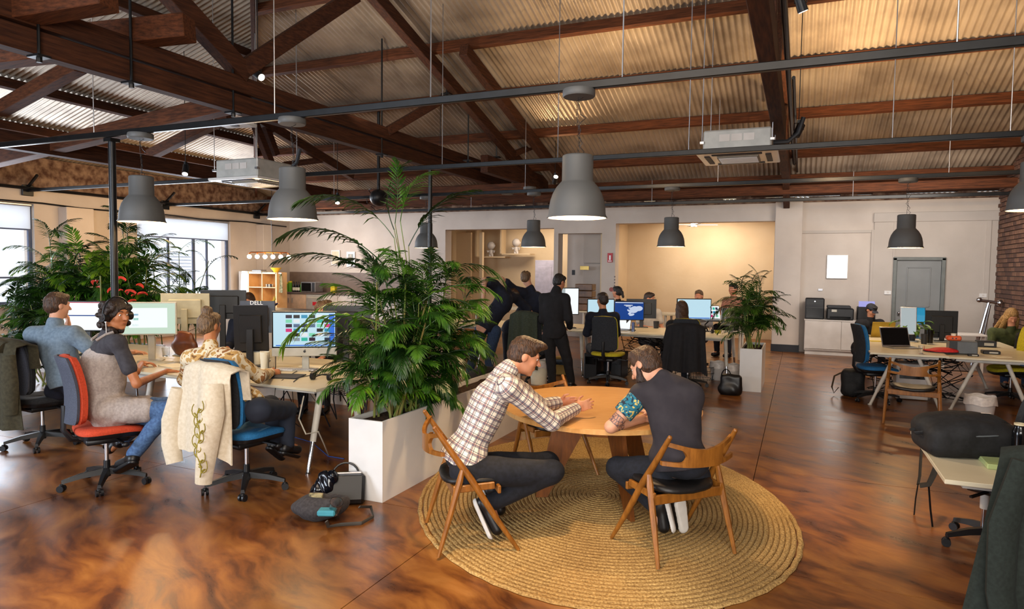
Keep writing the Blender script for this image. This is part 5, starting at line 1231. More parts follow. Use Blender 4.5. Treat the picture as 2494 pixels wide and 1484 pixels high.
def sitter(label, hx, hy, d, sy_, half, topm, hairf, hm, f=(.0, 1), base=None, s=1.0, seed=1, bottom=M_dkjean, fem=False, skin=None, lean=0, tl=0, arms=True, legs=True, group=None, el=None, head_f=None, sleeve='long'):
    """person seated with the back or face towards the viewer; hx, hy head pixel, sy_ shoulder pixel row, half = half shoulder width px"""
    F_ = dirv(*f); px = 1630 / d; ry = lambda m: m * px; rt = np.cross(F_, V(0, 0, 1)); half *= .86; c = V(ond(hx, sy_, d)); h = V(ond(hx, hy, d))
    W = half / px; pe = c - V(0, 0, .50) - F_ * (.05 + lean); ch = c - V(0, 0, .15) - F_ * (.02 + lean * .4); ne = c + V(0, 0, .07)
    J = dict(pe=pe, ch=ch, ne=ne, hd=h + F_ * .03, hf=V(*(head_f if head_f is not None else F_)), hu=V(0, 0, 1), sL=c - rt * W, sR=c + rt * W)
    for S, sg in (('L', -1), ('R', 1)):
        J['e' + S] = c + rt * sg * (W + .05) - V(0, 0, .27) + F_ * .08; J['w' + S] = c + rt * sg * (W * .6) - V(0, 0, .27) + F_ * .32
        J['hd' + S] = F_; J['hn' + S] = V(0, 0, -1); J['cu' + S] = (.5, 0)
        J['h' + S] = pe + rt * sg * .09 - V(0, 0, .06) + F_ * .02; J['k' + S] = J['h' + S] + F_ * .42 + rt * sg * .05 + V(0, 0, .02); kz = J['k' + S][2]
        J['a' + S] = V(J['k' + S][0], J['k' + S][1], .09) - F_ * .03; J['t' + S] = V(*(J['a' + S] + F_ * .15 - V(0, 0, .03)))
    return person(label, 'person', J, V(pe[0], pe[1], 0), s, skin or SK1, .010, fem=fem, hair=hairf, hair_mat_=hm, top=topm, bottom=bottom, shoes=(M_shoe, M_shoe), loose=.01, toplen=tl, seed=seed, eyes=False, group=group, sleeve=sleeve)
sitter('seated man in navy jumper on the charcoal backed yellow chair', 1468, 732, 10.7, 772, 34, M_navy, h_short, HR_dark, (0, 1), seed=51, head_f=dirv(-.4, .9, -.1))
sitter('seated woman in black with very long straight brown hair', 1661, 752, 10.35, 792, 30, M_blk, lambda hg, R, s: h_long(hg, R, s, .22) + [('c', hg(0, -.07, -.04), .085, hg(0, -.20, -.17), .075, .03), ('c', hg(0, -.20, -.17), .075, hg(0, -.24, -.36), .06, .03)], HR_brown, (.05, 1), fem=True, seed=52)
sitter('person with glasses and dark hair facing us behind a monitor, white top', 1580, 728, 13.3, 762, 27, mat('white shirt cloth', '#cfcac2', .9), h_short, HR_dark, (.3, -.9), seed=53, head_f=dirv(.8, -.5, -.1), sleeve='short')
gl = thing('glasses', 'dark rimmed glasses on the person in white behind the monitors', 'glasses', ond(1590, 726, 13.2)); q = MB(); q.tube([(-.05, 0, 0), (-.03, -.02, .014), (0, -.02, 0), (.03, -.02, .014), (.05, 0, 0)], .004, 5); q.build('frame', M_black, gl)
sitter('person with tied dark hair at the farthest desk by the alcove edge', 1506, 712, 14.4, 742, 22, M_blk, lambda hg, R, s: h_short(hg, R, s) + [('c', hg(0, -.12, 0), .035, hg(0, -.15, -.1), .025, .02)], HR_black, (-.6, .5), fem=True, seed=54)
sitter('person with fair combed back hair behind the middle monitors', 1703, 722, 13.4, 756, 26, mat('grey shirt cloth', '#7c7c80', .9), h_short, HR_light, (-.5, -.8), seed=55)
sitter('person with pink shirt half hidden behind the small palm', 1787, 705, 14.2, 735, 24, mat('dusty pink cloth', '#b87f68', .9), h_short, HR_dark, (-.6, -.5), seed=56)
sitter('person with parted brown hair just showing above the branded monitor', 606, 737, 8.6, 790, 40, M_navy, h_short, HR_brown, (-.1, -1), seed=57)
sitter('person with wavy brown hair just showing above the big computer screen', 792, 757, 8.5, 810, 40, M_blk, lambda hg, R, s: h_curly(hg, R, s), HR_light, (-.1, -1), seed=58, fem=True)
# cap man on the right
dc = 12.9; rootC, hgC, HRC, jC = sitter('man in a dark cap and black jacket typing at the gold laptop', 2119, 756, dc, 788, 32, M_blk, h_short, HR_black, (.15, -1), seed=59, lean=.2, head_f=dirv(.25, -.8, -.45))
q = [('e', hgC(0, -.012, .045), (.09, .108, .088), HRC, 0), ('-p', hgC(0, 0, .035), -HRC[:, 2], 0)]
cp = sobj('cap', q, .007, mat('dark cap cloth', '#26272e', .85), rootC); q = MB()
q.grid([[Vector(hgC(.075 * u * (1 - .25 * v * v), .085 + .075 * v * (1 - .35 * u * u), .045 - .012 * v - .02 * u * u)) for u in [i / 4 - 1 for i in range(9)]] for v in (0, .3, .6, 1)], .004); q.build('visor', mat('dark cap cloth', '#26272e'), cp, smooth=True)
# blond woman at right edge
M_green = mat('olive green coat', '#3c4420', .9, c2='#2e361a', ns=30)
dn = 10.8; c_ = ond(2462, 800, dn)
def h_blond(hg, R, s): return h_long(hg, R, s, .34)[:4] + [('c', hg(.075, .03, -.02), .036, hg(.12, .06, -.32), .028, .01), ('c', hg(-.075, .03, -.02), .036, hg(-.12, .06, -.32), .028, .01), ('c', hg(.09, -.03, -.05), .035, hg(.15, -.02, -.30), .026, .01), ('c', hg(-.09, -.03, -.05), .035, hg(-.15, -.02, -.30), .026, .01), ('-e', hg(0, .115, -.03), (.06, .07, .09), R, .01)]
sitter('woman with long wavy blond hair in an olive coat at the right', 2462, 770, dn, 812, 42, M_green, h_blond, HR_blond, (-.35, -.9), seed=60, fem=True, lean=.05, head_f=dirv(-.2, -.8, -.6), bottom=M_jean)
# ================================================================ PLANTS
def leafmat(name, a, b, c, tr=.25):
    s = NT(name); oi = s.n('ShaderNodeObjectInfo'); mp = s.coord((1, 1, 1)); n = s.n('ShaderNodeTexNoise', i_Scale=5.0, i_Detail=2.0); s.l(mp, 0, n, 0)
    ad = s.n('ShaderNodeMath', operation='ADD'); s.l(n, 0, ad, 0); m = s.n('ShaderNodeMath', operation='MULTIPLY'); s.l(oi, 'Random', m, 0); m.inputs[1].default_value = .5; s.l(m, 0, ad, 1)
    r = s.ramp(ad, 0, [(.45, a), (.75, b), (1.0, c)]); s.l(r, 0, s.b, 'Base Color'); s.b.inputs['Roughness'].default_value = .38
    t = s.t; tr_ = s.n('ShaderNodeBsdfTranslucent'); s.l(r, 0, tr_, 0); mx = s.n('ShaderNodeMixShader'); mx.inputs[0].default_value = tr; s.l(s.b, 0, mx, 1); s.l(tr_, 0, mx, 2)
    out = [x for x in t.nodes if x.type == 'OUTPUT_MATERIAL'][0]; t.links.new(mx.outputs[0], out.inputs[0]); return s.m
M_leaf = leafmat('palm leaf', '#122a0a', '#234a12', '#4a761e', .28); M_leaf2 = leafmat('bright leaf', '#244e12', '#4c7c1a', '#8aa828', .3)
M_stem = mat('green cane', '#5a7a30', .5, c2='#7a6a34', ns=12)
def frond_mesh(name, L, n, ll, lw, droop, m, seed, up=.9):
    r = random.Random(seed); q = MB(); pts = []; ang = up; p = Vector((0, 0, 0)); N = 14
    for i in range(N + 1):
        pts.append(p.copy()); p = p + Vector((math.cos(ang), 0, math.sin(ang))) * L / N; ang -= droop / N * (.5 + i / N)
    q.tube(pts, [.005 * (1 - .75 * i / N) for i in range(N + 1)], 4)
    for i in range(n):
        t = .22 + .78 * i / (n - 1); f = t * N; k = min(int(f), N - 1); b = pts[k].lerp(pts[k + 1], f - k); d = (pts[k + 1] - pts[k]).normalized()
        for sg in (-1, 1):
            l_ = ll * (math.sin(PI * min(1, .22 + t * .75)) ** .6) * r.uniform(.85, 1.12); th = 1.05 - .7 * t + r.uniform(-.1, .1)
            dr = (d * math.cos(th) + Vector((0, sg, 0)) * math.sin(th) + Vector((0, 0, r.uniform(-.05, .18)))).normalized(); nrm = dr.cross(d).normalized()
            wd = dr.cross(Vector((0, 0, 1))).normalized(); w_ = lw * r.uniform(.8, 1.15); vs = []
            for (u, ww) in ((0, .15), (.3, 1), (.65, .8), (1, .03)):
                c = b + dr * l_ * u - Vector((0, 0, 1)) * l_ * (.42 * u * u) * (.5 + droop * .35); vs += [c + wd * ww * w_ / 2, c - Vector((0, 0, ww * w_ * .14)), c - wd * ww * w_ / 2]
            q.add(vs, [(3 * a, 3 * a + 1, 3 * a + 4, 3 * a + 3) for a in range(3)] + [(3 * a + 1, 3 * a + 2, 3 * a + 5, 3 * a + 4) for a in range(3)])
    o = q.build(name, m); me = o.data; bpy.data.objects.remove(o); return me
FR = [frond_mesh('frond', .86, 22, .27, .027, 1.2 + .25 * k, M_leaf, k) for k in range(5)]
FRB = [frond_mesh('frond', .75, 14, .26, .034, 1.5 + .2 * k, M_leaf2, 20 + k) for k in range(3)]
FRS = [frond_mesh('frond', .62, 16, .17, .017, 1.3 + .25 * k, M_leaf, 40 + k) for k in range(4)]
def leafy(nm, m, L, W):
    q = MB(); n = 6
    P = [[(L * u / n * math.cos(.5 - u * .16), W * v * (math.sin(PI * min(.98, .1 + u / n * .9)) ** .8) / 2, L * u / n * .55 - .11 * L * u * u / n + .02 * abs(v)) for v in (-1, -.4, 0, .4, 1)] for u in range(n + 1)]
    q.grid(P, .0012); o = q.build(nm, m, smooth=True); me = o.data; bpy.data.objects.remove(o); return me
LF = leafy('leaf', M_leaf2, .26, .085)
def palm(label, loc, stems, fr, H, spread, nf, seed, sc=1.0, tilt=0, w=None, zmin=.25, extra=None, soil=.58, ground=None):
    r = random.Random(seed); t = thing('potted_palm', label, 'plant', loc); W = w or (.25, .25)
    st = []
    for i in range(stems):
        b = Vector((r.uniform(-W[0], W[0]), r.uniform(-W[1], W[1]), soil)); h = H * r.uniform(.55, 1.0); tp = b + Vector((r.uniform(-1, 1) * spread, r.uniform(-1, 1) * spread, h - soil)); st.append((b, tp))
        q = MB(); mid = b.lerp(tp, .5) + Vector((r.uniform(-.05, .05), r.uniform(-.05, .05), 0)); q.tube([b, mid, tp], [.011, .009, .006], 6); q.build('stem', M_stem, t, smooth=True)
    for i in range(nf):
        b, tp = st[i % stems]; u = r.uniform(zmin, 1.0); p = b.lerp(tp, u); o = bpy.data.objects.new('frond', r.choice(fr)); COL.objects.link(o); o.parent = t
        a = r.uniform(0, 2 * PI); s_ = sc * r.uniform(.75, 1.1) * (.75 + .35 * (1 - abs(u - .6)))
        o.location = p; o.rotation_euler = (r.uniform(-.25, .25), r.uniform(-.35, .55) - (.55 if u > .9 else 0) + tilt, a); o.scale = (s_,) * 3
    if extra:
        for (p, me, rot, s_) in extra:
            o = bpy.data.objects.new('frond', me); COL.objects.link(o); o.parent = t; o.location = Vector(p) - Vector(loc); o.rotation_euler = rot
            e_ = Vector(p) - Vector(loc); b = Vector((r.uniform(-W[0], W[0]) * .7, min(max(e_.y * .4, -W[1]), W[1]), soil)); q = MB(); q.tube([b, b.lerp(e_, .55) + Vector((0, 0, .12)), e_], [.010, .007, .004], 5); q.build('stem', M_stem, t, smooth=True); o.scale = (s_,) * 3
    return t
cr = math.atan2(CR[1], CR[0])
ext = [(ond(930, 640, 5.6), FR[1], (0, .15, cr + PI - .1), 1.15), (ond(960, 580, 5.8), FR[2], (0, -.05, cr + PI + .2), 1.1), (ond(995, 600, 5.8), FR[0], (0, -.2, cr - .2), .95), (ond(955, 700, 5.3), FR[0], (0, .25, cr + PI), 1.15),
       (ond(950, 800, 5.1), FRB[1], (0, .45, cr + PI + .1), 1.2), (ond(1030, 700, 5.6), FR[3], (0, .1, cr + .1), .9), (ond(960, 560, 6.1), FRS[1], (0, -1.05, cr), 1.1), (ond(962, 545, 6.1), FRS[0], (0, -1.15, cr + 2), 1.0), (ond(1020, 740, 5.4), FRB[0], (0, .25, cr + .2), .95), (ond(975, 540, 5.9), FR[1], (0, -.5, cr + .8), .8)]
palm('tall bushy palm with several canes filling the long white planter', (-3.02, 4.95, 0), 20, FR, 1.68, .27, 270, 5, .62, w=(.10, .52), extra=ext)
palm('low bright green leafy growth at the near end of the long planter', (-3.02, 4.65, 0), 8, FRB, 1.0, .18, 34, 6, .62, w=(.10, .35))
palm('slender palm in the small square planter by the white column', (-.645, 11.0, 0), 14, FRS, 1.75, .16, 150, 7, .85, w=(.1, .4))
# left planting
palm('spreading palm in front of the left windows behind the desk', (-10.3, 7.15, 0), 18, FR, 2.25, .5, 230, 8, .9, w=(1.0, .12), soil=.5)
palm('yellow green palm right behind the black post', (-9.75, 7.2, 0), 14, FRB, 2.2, .45, 170, 9, .9, w=(.6, .12), soil=.5)
palm('dark fine leaved palm silhouetted against the second window', (-10.75, 9.2, 0), 9, FRS, 2.1, .4, 60, 10, 1.15, w=(.3, .3), soil=.02)
palm('low drooping palm at the far left edge beside the desk', (-10.1, 6.3, 0), 10, FR, 1.3, .35, 80, 11, .9, w=(.3, .2), soil=.02)
bp = thing('broad_leaf_plant', 'broad leaved bright green plant beside the black post', 'plant', (-9.35, 7.0, .5)); r = random.Random(2)
q = MB(); q.cyl((0, 0, 0), (.02, 0, 1.1), .012, n=6); q.build('stem', M_stem, bp)
for i in range(40):
    o = bpy.data.objects.new('leaf', LF); COL.objects.link(o); o.parent = bp; o.location = (r.uniform(-.15, .15), r.uniform(-.1, .1), r.uniform(.5, 1.25)); o.rotation_euler = (r.uniform(-.3, .3), r.uniform(-.4, .6), r.uniform(0, 6.28)); s_ = r.uniform(.8, 1.5); o.scale = (s_,) * 3
M_redfl = mat('red bract', '#c02a28', .6, c2='#e04a3a')
rf = thing('flowering_plant', 'red flowering plant glimpsed among the left palms', 'plant', ond(245, 690, 9.2)); RFm = leafy('petal', M_redfl, .11, .05)
q = MB(); q.cyl((0, 0, -1.0), (0, 0, .1), .01, n=6); q.build('stem', M_stem, rf)
for i in range(13):
    o = bpy.data.objects.new('petal', RFm); COL.objects.link(o); o.parent = rf; u = r.uniform(-.2, .85); o.location = (u, r.uniform(-.1, .1), r.uniform(-.22, .12)); o.rotation_euler = (r.uniform(-.5, .5), r.uniform(-1, .6), r.uniform(0, 6.28)); o.scale = (r.uniform(.7, 1.4),) * 3
ds = thing('desk_plant', 'trailing green plant in a pot between the screens on the right desk', 'plant', (1.62, 12.1, .73)); q = MB(); q.lathe([(.05, 0), (.075, .1), (.08, .13), (.07, .13), (.06, .1)], n=20); q.build('pot', M_darkgrey, ds, smooth=True)
for i in range(44):
    o = bpy.data.objects.new('leaf', LF); COL.objects.link(o); o.parent = ds; a = r.uniform(0, 6.28); rr = r.uniform(0, .1); o.location = (rr * math.cos(a) * 2.2, rr * math.sin(a), .12 + r.uniform(0, .18)); o.rotation_euler = (0, r.uniform(-.3, .7), a); o.scale = (r.uniform(.4, .75),) * 3
# ================================================================ DESK THINGS
def scr(name, c, es=1.0, c2=None): return mat('screen ' + name, '#050505', .15, emit=c, es=es)
S_white = scr('white', '#eef4f6', .95); S_green = scr('pale green', '#cfe6d2', .8); S_blue = scr('pale blue', '#bfe0ee', .85); S_deep = scr('deep blue', '#12408c', .8); S_bluebar = scr('blue bar', '#2a6ad0', .9); S_grey = scr('grey', '#b9c4c6', .7)
S_c = {k: scr('tile ' + k, v, .8) for k, v in dict(a='#2a1a30', b='#7fd8b0', c='#5a7090', d='#d8307a', e='#22324a', f='#30b8a0', g='#e9eef0', h='#1a1a1a', i='#2a90b8', j='#8a97a0').items()}
def monitor(label, c, f, w=.56, h=.34, screen=S_white, bez=M_bezel, base_z=.73, back=None, chin=0.0, tilt=0, logo=None, tiles=None, cat='monitor', stand=True, port=False, name='monitor'):
    """c: centre of panel, f: direction the screen faces"""
    c = Vector(c); t = thing(name, label, cat, (c.x, c.y, base_z), math.atan2(f[1], f[0]) + PI / 2); z = c.z - base_z; back = back or bez
    R = Matrix.Rotation(tilt, 3, 'X')
    def P(x, y, zz): return R @ Vector((x, y, zz)) + Vector((0, 0, z))
    q = MB(); q.box(P(0, 0, -chin / 2), (w + .03, .028, h + .03 + chin), R=R, b=.006); pn = q.build('panel', bez if not chin else M_silver, t)
    q = MB(); q.box(P(0, .03, 0), (w * .72, .04, h * .66), R=R, b=.015); q.build('back_cover', back, t)
    q = MB(); q.box(P(0, .0135, -chin / 2), (w + .028, .006, h + .028 + chin), R=R, b=.002); q.build('rear_shell', back, t)
    if chin: q = MB(); q.box(P(0, -.0135, 0), (w + .026, .004, h + .026), R=R); q.build('bezel', M_bglass, pn)
    q = MB(); q.box(P(0, -.0165, 0), (w, .003, h), R=R); q.build('screen', screen, t)
    if tiles:
        for (x0, z0, x1, z1, m) in tiles:
            q = MB(); q.box(P((x0 + x1 - 1) / 2 * w, -.0195, ((z0 + z1 - 1) / 2) * h), (abs(x1 - x0) * w, .002, abs(z1 - z0) * h), R=R); q.build('screen_tile', m, pn)
    if stand:
        q = MB(); q.box((0, .07, z * .5), (.07, .03, z), b=.005); q.build('stand_neck', M_silver if chin else back, t)
        q = MB(); q.box((0, .05, .006), (.24, .19, .012), b=.004); q.build('stand_foot', M_silver if chin else back, t)
    if logo: text_mesh(logo[0], logo[1], logo[2], t, P(0, .055, logo[3]), (R @ Matrix.Rotation(PI, 3, 'Z')) @ Matrix.Rotation(PI / 2, 3, 'X'), 'lettering')
    return t
tc = -V(*ray(1247, 742)); TOC = dirv(0, -1)
til = [(.04, .02, .9, .05, S_bluebar)]
for j in range(6):
    for i in range(6):
        k = 'acgdjhebificgeahbj'[(i * 5 + j * 7) % 18]
        if (i + j * 3) % 7 == 5: continue
        x0 = .2 + i * .125; z0 = .84 - j * .135; til.append((x0, z0, x0 + .1, z0 + .1, S_c[k]))
til.append((.9, .03, .99, .97, S_bluebar))
im = monitor('big silver chinned computer showing thumbnails, right end of left desk', ond(742, 803, 6.75), dirv(.18, -1), .60, .34, S_blue, chin=.085, tiles=til, back=M_silver, name='desktop_computer', cat='computer')
em = MB(); em.ell((0, -.0155, .0), (.012, .002, .013), 12, 8); em.ell((.005, -.0155, .016), (.003, .002, .006), 8, 6)
o = em.build('maker_emblem', M_black, im); o.location = (0, 0, ond(742, 803, 6.75).z - .73 - .22)
monitor('monitor with white page and blue band facing the grey tee man', ond(206, 770, 7.7), dirv(.1, -1), .54, .32, S_white, tiles=[(0, .5, 1, .54, S_deep), (0, .97, 1, 1, scr('red', '#c83048', .8))])
monitor('monitor with a pale green form, left of the silver monitor back', ond(364, 776, 7.3), dirv(.25, -1), .52, .33, S_green, bez=M_silver, tiles=[(.12, .2, .85, .85, S_white), (.18, .25, .3, .32, S_c['f']), (.18, .45, .3, .52, S_c['f']), (.18, .6, .3, .66, S_c['i'])])
M_beige = mat('beige plastic', '#a9a184', .5, c2='#9c9478')
monitor('beige monitor seen from behind with its stand arm', ond(452, 752, 7.9), dirv(-.25, 1), .50, .33, S_white, bez=M_beige, back=M_beige)
monitor('wide black monitor seen from behind next to the beige one', ond(545, 742, 8.3), dirv(-.2, 1), .50, .33, S_white)
monitor('black upright monitor seen from behind beside the bun haired woman', ond(612, 800, 7.1), dirv(-.15, 1), .32, .46, S_white, tilt=-.1)
monitor('grey monitor back carrying white maker lettering on its top edge', ond(628, 772, 7.35), dirv(-.1, 1), .34, .32, S_white, bez=mat('slate plastic', '#3a3f4a', .4), logo=('DELL', .062, mat('logo white', '#dcdcdc', .4), .155))
monitor('black monitor back half behind the palm at the left desk', ond(845, 780, 7.6), dirv(-.1, 1), .5, .3, S_white)
# middle island
monitor('white page monitor beyond the leaning men', ond(1328, 745, 12.0), dirv(0, -1), .5, .34, S_white, tiles=[(0, .95, 1, 1, scr('red', '#c83048', .8))])
monitor('upright white page monitor right of the man in black', ond(1388, 734, 12.1), dirv(.1, -1), .30, .46, S_white, tiles=[(.0, 0, .2, 1, S_grey)])
monitor('pale blue monitor in front of the man in navy', ond(1463, 752, 11.9), dirv(.05, -1), .46, .32, S_blue)
monitor('monitor showing a white hand shape on deep blue', ond(1532, 757, 11.8), dirv(-.05, -1), .50, .31, S_deep, tiles=[(.32, .8, .62, .83, S_white), (.38, .74, .56, .77, S_white), (.02, .94, .98, .97, S_white)])
hb = MB(); mt = bpy.data.objects['monitor.010'] if 'monitor.010' in bpy.data.objects else None
def hand_on(t, z, w, h):
    q = MB()
    for (x, zz, a, b, r_) in ((.14, .02, .1, .06, -.25), (.22, .04, .09, .045, -.1), (.05, .0, .045, .016, .6), (.07, -.04, .05, .018, -.6), (.10, -.07, .06, .02, -.2), (.08, .045, .05, .015, .2)):
        n = 14; R_ = Matrix.Rotation(r_, 3, 'Y'); c = Vector((x, -.021, zz)); c.x -= .055; vs = [c + R_ @ Vector((a * .8 * math.cos(2 * PI * i / n), 0, b * math.sin(2 * PI * i / n))) for i in range(n)]
        q.add(vs, [tuple(range(n))])
    o = q.build('screen_picture', scr('hand', '#c8d4ec', .8), t); o.location = (0, 0, z)
for o in list(bpy.data.objects):
    if o.get('label', '').startswith('monitor showing a white hand'): hand_on(o, ond(1532, 757, 11.8).z - .73, .5, .31)
monitor('dark monitor back behind the blue hand screen', ond(1562, 752, 12.5), dirv(.1, 1), .52, .33, S_white)
monitor('pale blue monitor behind the long haired woman', ond(1690, 753, 11.8), dirv(0, -1), .58, .34, S_blue, tiles=[(.02, .02, .98, .06, S_bluebar)])
monitor('silver monitor back right of the raised laptop', ond(1780, 772, 11.75), dirv(.1, 1), .3, .28, S_white, bez=M_alu, back=M_alu)
# right desk
monitor('slim silver edged upright screen on the right desk', ond(2212, 782, 10.4), dirv(-.35, -1), .20, .40, S_grey, bez=M_alu, tilt=-.12)
monitor('blue framed tilted tablet behind the slim screen', ond(2238, 770, 10.9), dirv(-.2, -1), .17, .26, S_c['i'], bez=mat('blue frame', '#2a5070', .4), tilt=-.2, stand=True)
monitor('dark glossy monitor back on the right desk', ond(2292, 790, 10.6), dirv(.35, 1), .42, .40, S_white)
def laptop(label, c, f, z=.73, w=.33, d=.23, scrm=S_white, body=M_alu, ang=1.9, tiles=None, emblem=False, zoff=0, lidm=None):
    t = thing('laptop', label, 'laptop', (c[0], c[1], z), math.atan2(f[1], f[0]) + PI / 2)   # -Y faces the user
    q = MB(); q.box((0, 0, .008), (w, d, .014), b=.004); q.build('base', body, t); q = MB(); q.box((0, .02, .0155), (w * .86, d * .45, .002)); q.build('keyboard', M_black, t)
    R = Matrix.Rotation(-(ang - PI / 2), 3, 'X'); o_ = Vector((0, d / 2, .012)); q = MB(); q.box(o_ + R @ Vector((0, 0, d / 2)), (w, .007, d), R=R, b=.003); ld = q.build('lid', lidm or body, t)
    q = MB(); q.box(o_ + R @ Vector((0, -.0045, d / 2)), (w * .94, .002, d * .9), R=R); q.build('screen', scrm, ld)
    for (x0, z0, x1, z1, m) in tiles or []:
        q = MB(); q.box(o_ + R @ Vector(((x0 + x1 - 1) / 2 * w * .94, -.0062, d / 2 + ((z0 + z1 - 1) / 2) * d * .9)), (abs(x1 - x0) * w * .94, .0015, abs(z1 - z0) * d * .9), R=R); q.build('screen_tile', m, ld)
    if emblem:
        q = MB(); q.ell(o_ + R @ Vector((0, .004, d / 2)), (.018, .003, .02), 12, 8, R=R); q.ell(o_ + R @ Vector((.006, .004, d / 2 + .026)), (.005, .003, .009), 8, 6, R=R); q.build('maker_emblem', scr('emblem', '#ffffff', .9), ld)
    return t
laptop('open silver laptop with black screen at the front of the right desk', onz(2198, 848, .73).xy, dirv(.05, -1), w=.42, d=.28, scrm=M_bglass)
laptop('gold tinted laptop with glowing emblem used by the man in the cap', onz(2140, 820, .73).xy, dirv(.1, 1), w=.36, d=.25, body=mat('gold aluminium', '#c0a040', .35, .6), emblem=True, ang=1.8)
lt_ = laptop('laptop raised on a black stand beside the small planter', ond(1738, 780, 11.7).xy, dirv(.1, -1), z=.93, w=.36, d=.25, scrm=S_white, tiles=[(.05 + .15 * i, .7 - .3 * j, .17 + .15 * i, .9 - .3 * j, S_c['adfigehbcj'[(i * 3 + j) % 10]]) for i in range(6) for j in range(3)])
ls = thing('laptop_stand', 'black folding stand under the raised laptop', 'stand', (*ond(1738, 780, 11.7).xy, .73)); q = MB()
q.box((0, 0, .006), (.26, .2, .012), b=.004); q.build('foot_plate', M_black, ls); q = MB(); q.bar((.1, .05, .01), (.14, -.06, .12), .02, .012); q.bar((.14, -.06, .12), (.08, .08, .19), .02, .012); q.bar((-.1, .05, .01), (-.14, -.06, .12), .02, .012); q.bar((-.14, -.06, .12), (-.08, .08, .19), .02, .012); q.box((0, 0, .192), (.28, .22, .01)); q.build('folding_arm', M_black, ls)
laptop('small white screened laptop behind the charcoal chair back', onz(1512, 805, .73).xy, dirv(-.5, -1), w=.28, d=.2, scrm=S_white)
# small items
def cup(label, c, r=.04, h=.1, m=None, name='cup', cat='cup', hol=True, tap=1.15):
    q = MB(); q.lathe([(r * .8, 0), (r * tap * .85, h), (r * tap * .80, h), (r * .74, .006), (.001, .006)], n=20); return one(name, q, m or M_whitegloss, label, cat, smooth=True, loc=c, angle=40)
M_paper = mat('paper white', '#e9e2cc', .8, c2='#dfd8c0'); M_leather = mat('tan leather', '#6e3a1c', .4, c2='#4e2812', ns=8, bump=.2)
cup('tall white paper cup beside the green form monitor', onz(371, 850, .73), .045, .13, M_paper)
cup('clear glass tumbler on the left desk', onz(404, 868, .73), .045, .10, M_glass, 'glass', 'glass')
cup('wide white paper cup beside the paisley sleeve', onz(626, 890, .73), .05, .14, M_paper); cup('taller white cup right of the first one with tissue', onz(645, 897, .73), .05, .17, M_paper)
cup('clear square vase of water beneath the computer screen', onz(660, 898, .73), .04, .14, M_glass, 'vase', 'vase')
tb_ = thing('tissue_box', 'open box with white tissues behind the paper cups', 'box', onz(640, 872, .73)); q = MB(); q.box((0, 0, .05), (.2, .12, .1), b=.006); q.build('carton', M_paper, tb_)
q = MB(); q.grid([[(.07 * u + .02 * math.sin(5 * v + u), .03 * math.sin(4 * u) * v, .10 + .10 * v - .03 * u * u) for u in [i / 4 - 1 for i in range(9)]] for v in (0, .3, .6, 1)], .001); q.build('tissue', M_whitegloss, tb_, smooth=True)
o = sobj('handbag', [('e', (0, 0, .12), (.19, .08, .13), None, .05), ('e', (0, 0, .24), (.14, .05, .07), None, .04), ('-p', (0, 0, .29), (0, 0, 1), .02), ('-p', (0, 0, .002), (0, 0, -1), .01)], .01, M_leather, wr=.012, wf=18, seed=5); tag(o, 'tan leather handbag slumped on the left desk', 'bag'); o.location = onz(450, 868, .73)
def headset(label, loc, rz, m=M_black, sc=1.0):
    t = thing('headphones', label, 'headphones', loc, rz); q = MB(); q.tube([(.085 * math.cos(a), .11 * math.sin(a), .015 + .02 * math.sin(a)) for a in [PI * i / 14 for i in range(15)]], .007, 6); q.build('headband', m, t, smooth=True)
    for sx in (-1, 1):
        q = MB(); q.cyl((sx * .085 - .015, -.02, .035), (sx * .085 + .015, -.02, .035), .036, n=18); q.build('ear_cup', m, t, smooth=True); q = MB(); q.cyl((sx * .1, -.02, .035), (sx * .104, -.02, .035), .02, n=18); q.build('silver_disc', M_chrome, t)
    t.scale = (sc,) * 3; return t
headset('black headphones lying at the right end of the left desk', onz(785, 925, .73), .2)
one('graphics_tablet', MB().box((0, 0, .006), (.36, .24, .012), b=.004), M_darkgrey, 'dark drawing tablet under the hand with the pen', 'tablet', loc=onz(690, 918, .73), rz=.3)
def keyboard(label, loc, rz, m=M_whitegloss):
    t = thing('keyboard', label, 'keyboard', loc, rz); q = MB(); q.box((0, 0, .006), (.42, .12, .012), b=.003); q.build('case', m, t); q = MB()
    for r_ in range(5):
        for k in range(15): q.box((-.19 + k * .027, -.045 + r_ * .0225, .014), (.022, .018, .005))
    o = q.build('key_field', m, t); o['kind'] = 'stuff'; return t
keyboard('white keyboard under the big chinned computer', onz(722, 902, .73), .3); keyboard('black keyboard on the middle desk by the navy jumper man', onz(1450, 806, .73), 0, M_black)
def paper(label, loc, rz, w=.21, h=.3, n=1, m=None): return one('paper_sheet' if n < 3 else 'paper_stack', MB().box((0, 0, .0015 * n), (w, h, .003 * n)), m or M_paper, label, 'paper', loc=loc, rz=rz)
paper('cream papers in front of the glass tumbler', onz(375, 884, .73), .4, .3, .22, 2); paper('stack of papers beneath the headphones woman hands', onz(425, 893, .73), -.2, .28, .2, 4); paper('notebook sheet under the bun haired woman', onz(655, 902, .734), .9, .2, .14, 3); paper('yellowish folder beside the white keyboard', onz(770, 893, .73), .2, .34, .12, 2)
def cable(label, pts, r=.004, m=None, group=None): return one('cable', MB().tube(pts, r, 5), m or M_black, label, 'cable', group, smooth=True)
cable('black cable curling from tablet across the left desk', [onz(x, y, .737) for x, y in ((705, 915), (730, 900), (760, 905), (800, 898), (830, 905))])
cable('grey cable looping over the desk edge by the headphones', [onz(715, 930, .737), onz(728, 920, .737), onz(770, 912, .737), onz(800, 915, .737)] , .004, M_darkgrey)
cable('long black cable hanging below the left desk corner', [onz(690, 925, .735), onz(672, 935, .71), ond(668, 975, 5.6), ond(690, 1010, 5.7), ond(730, 1040, 5.8)])
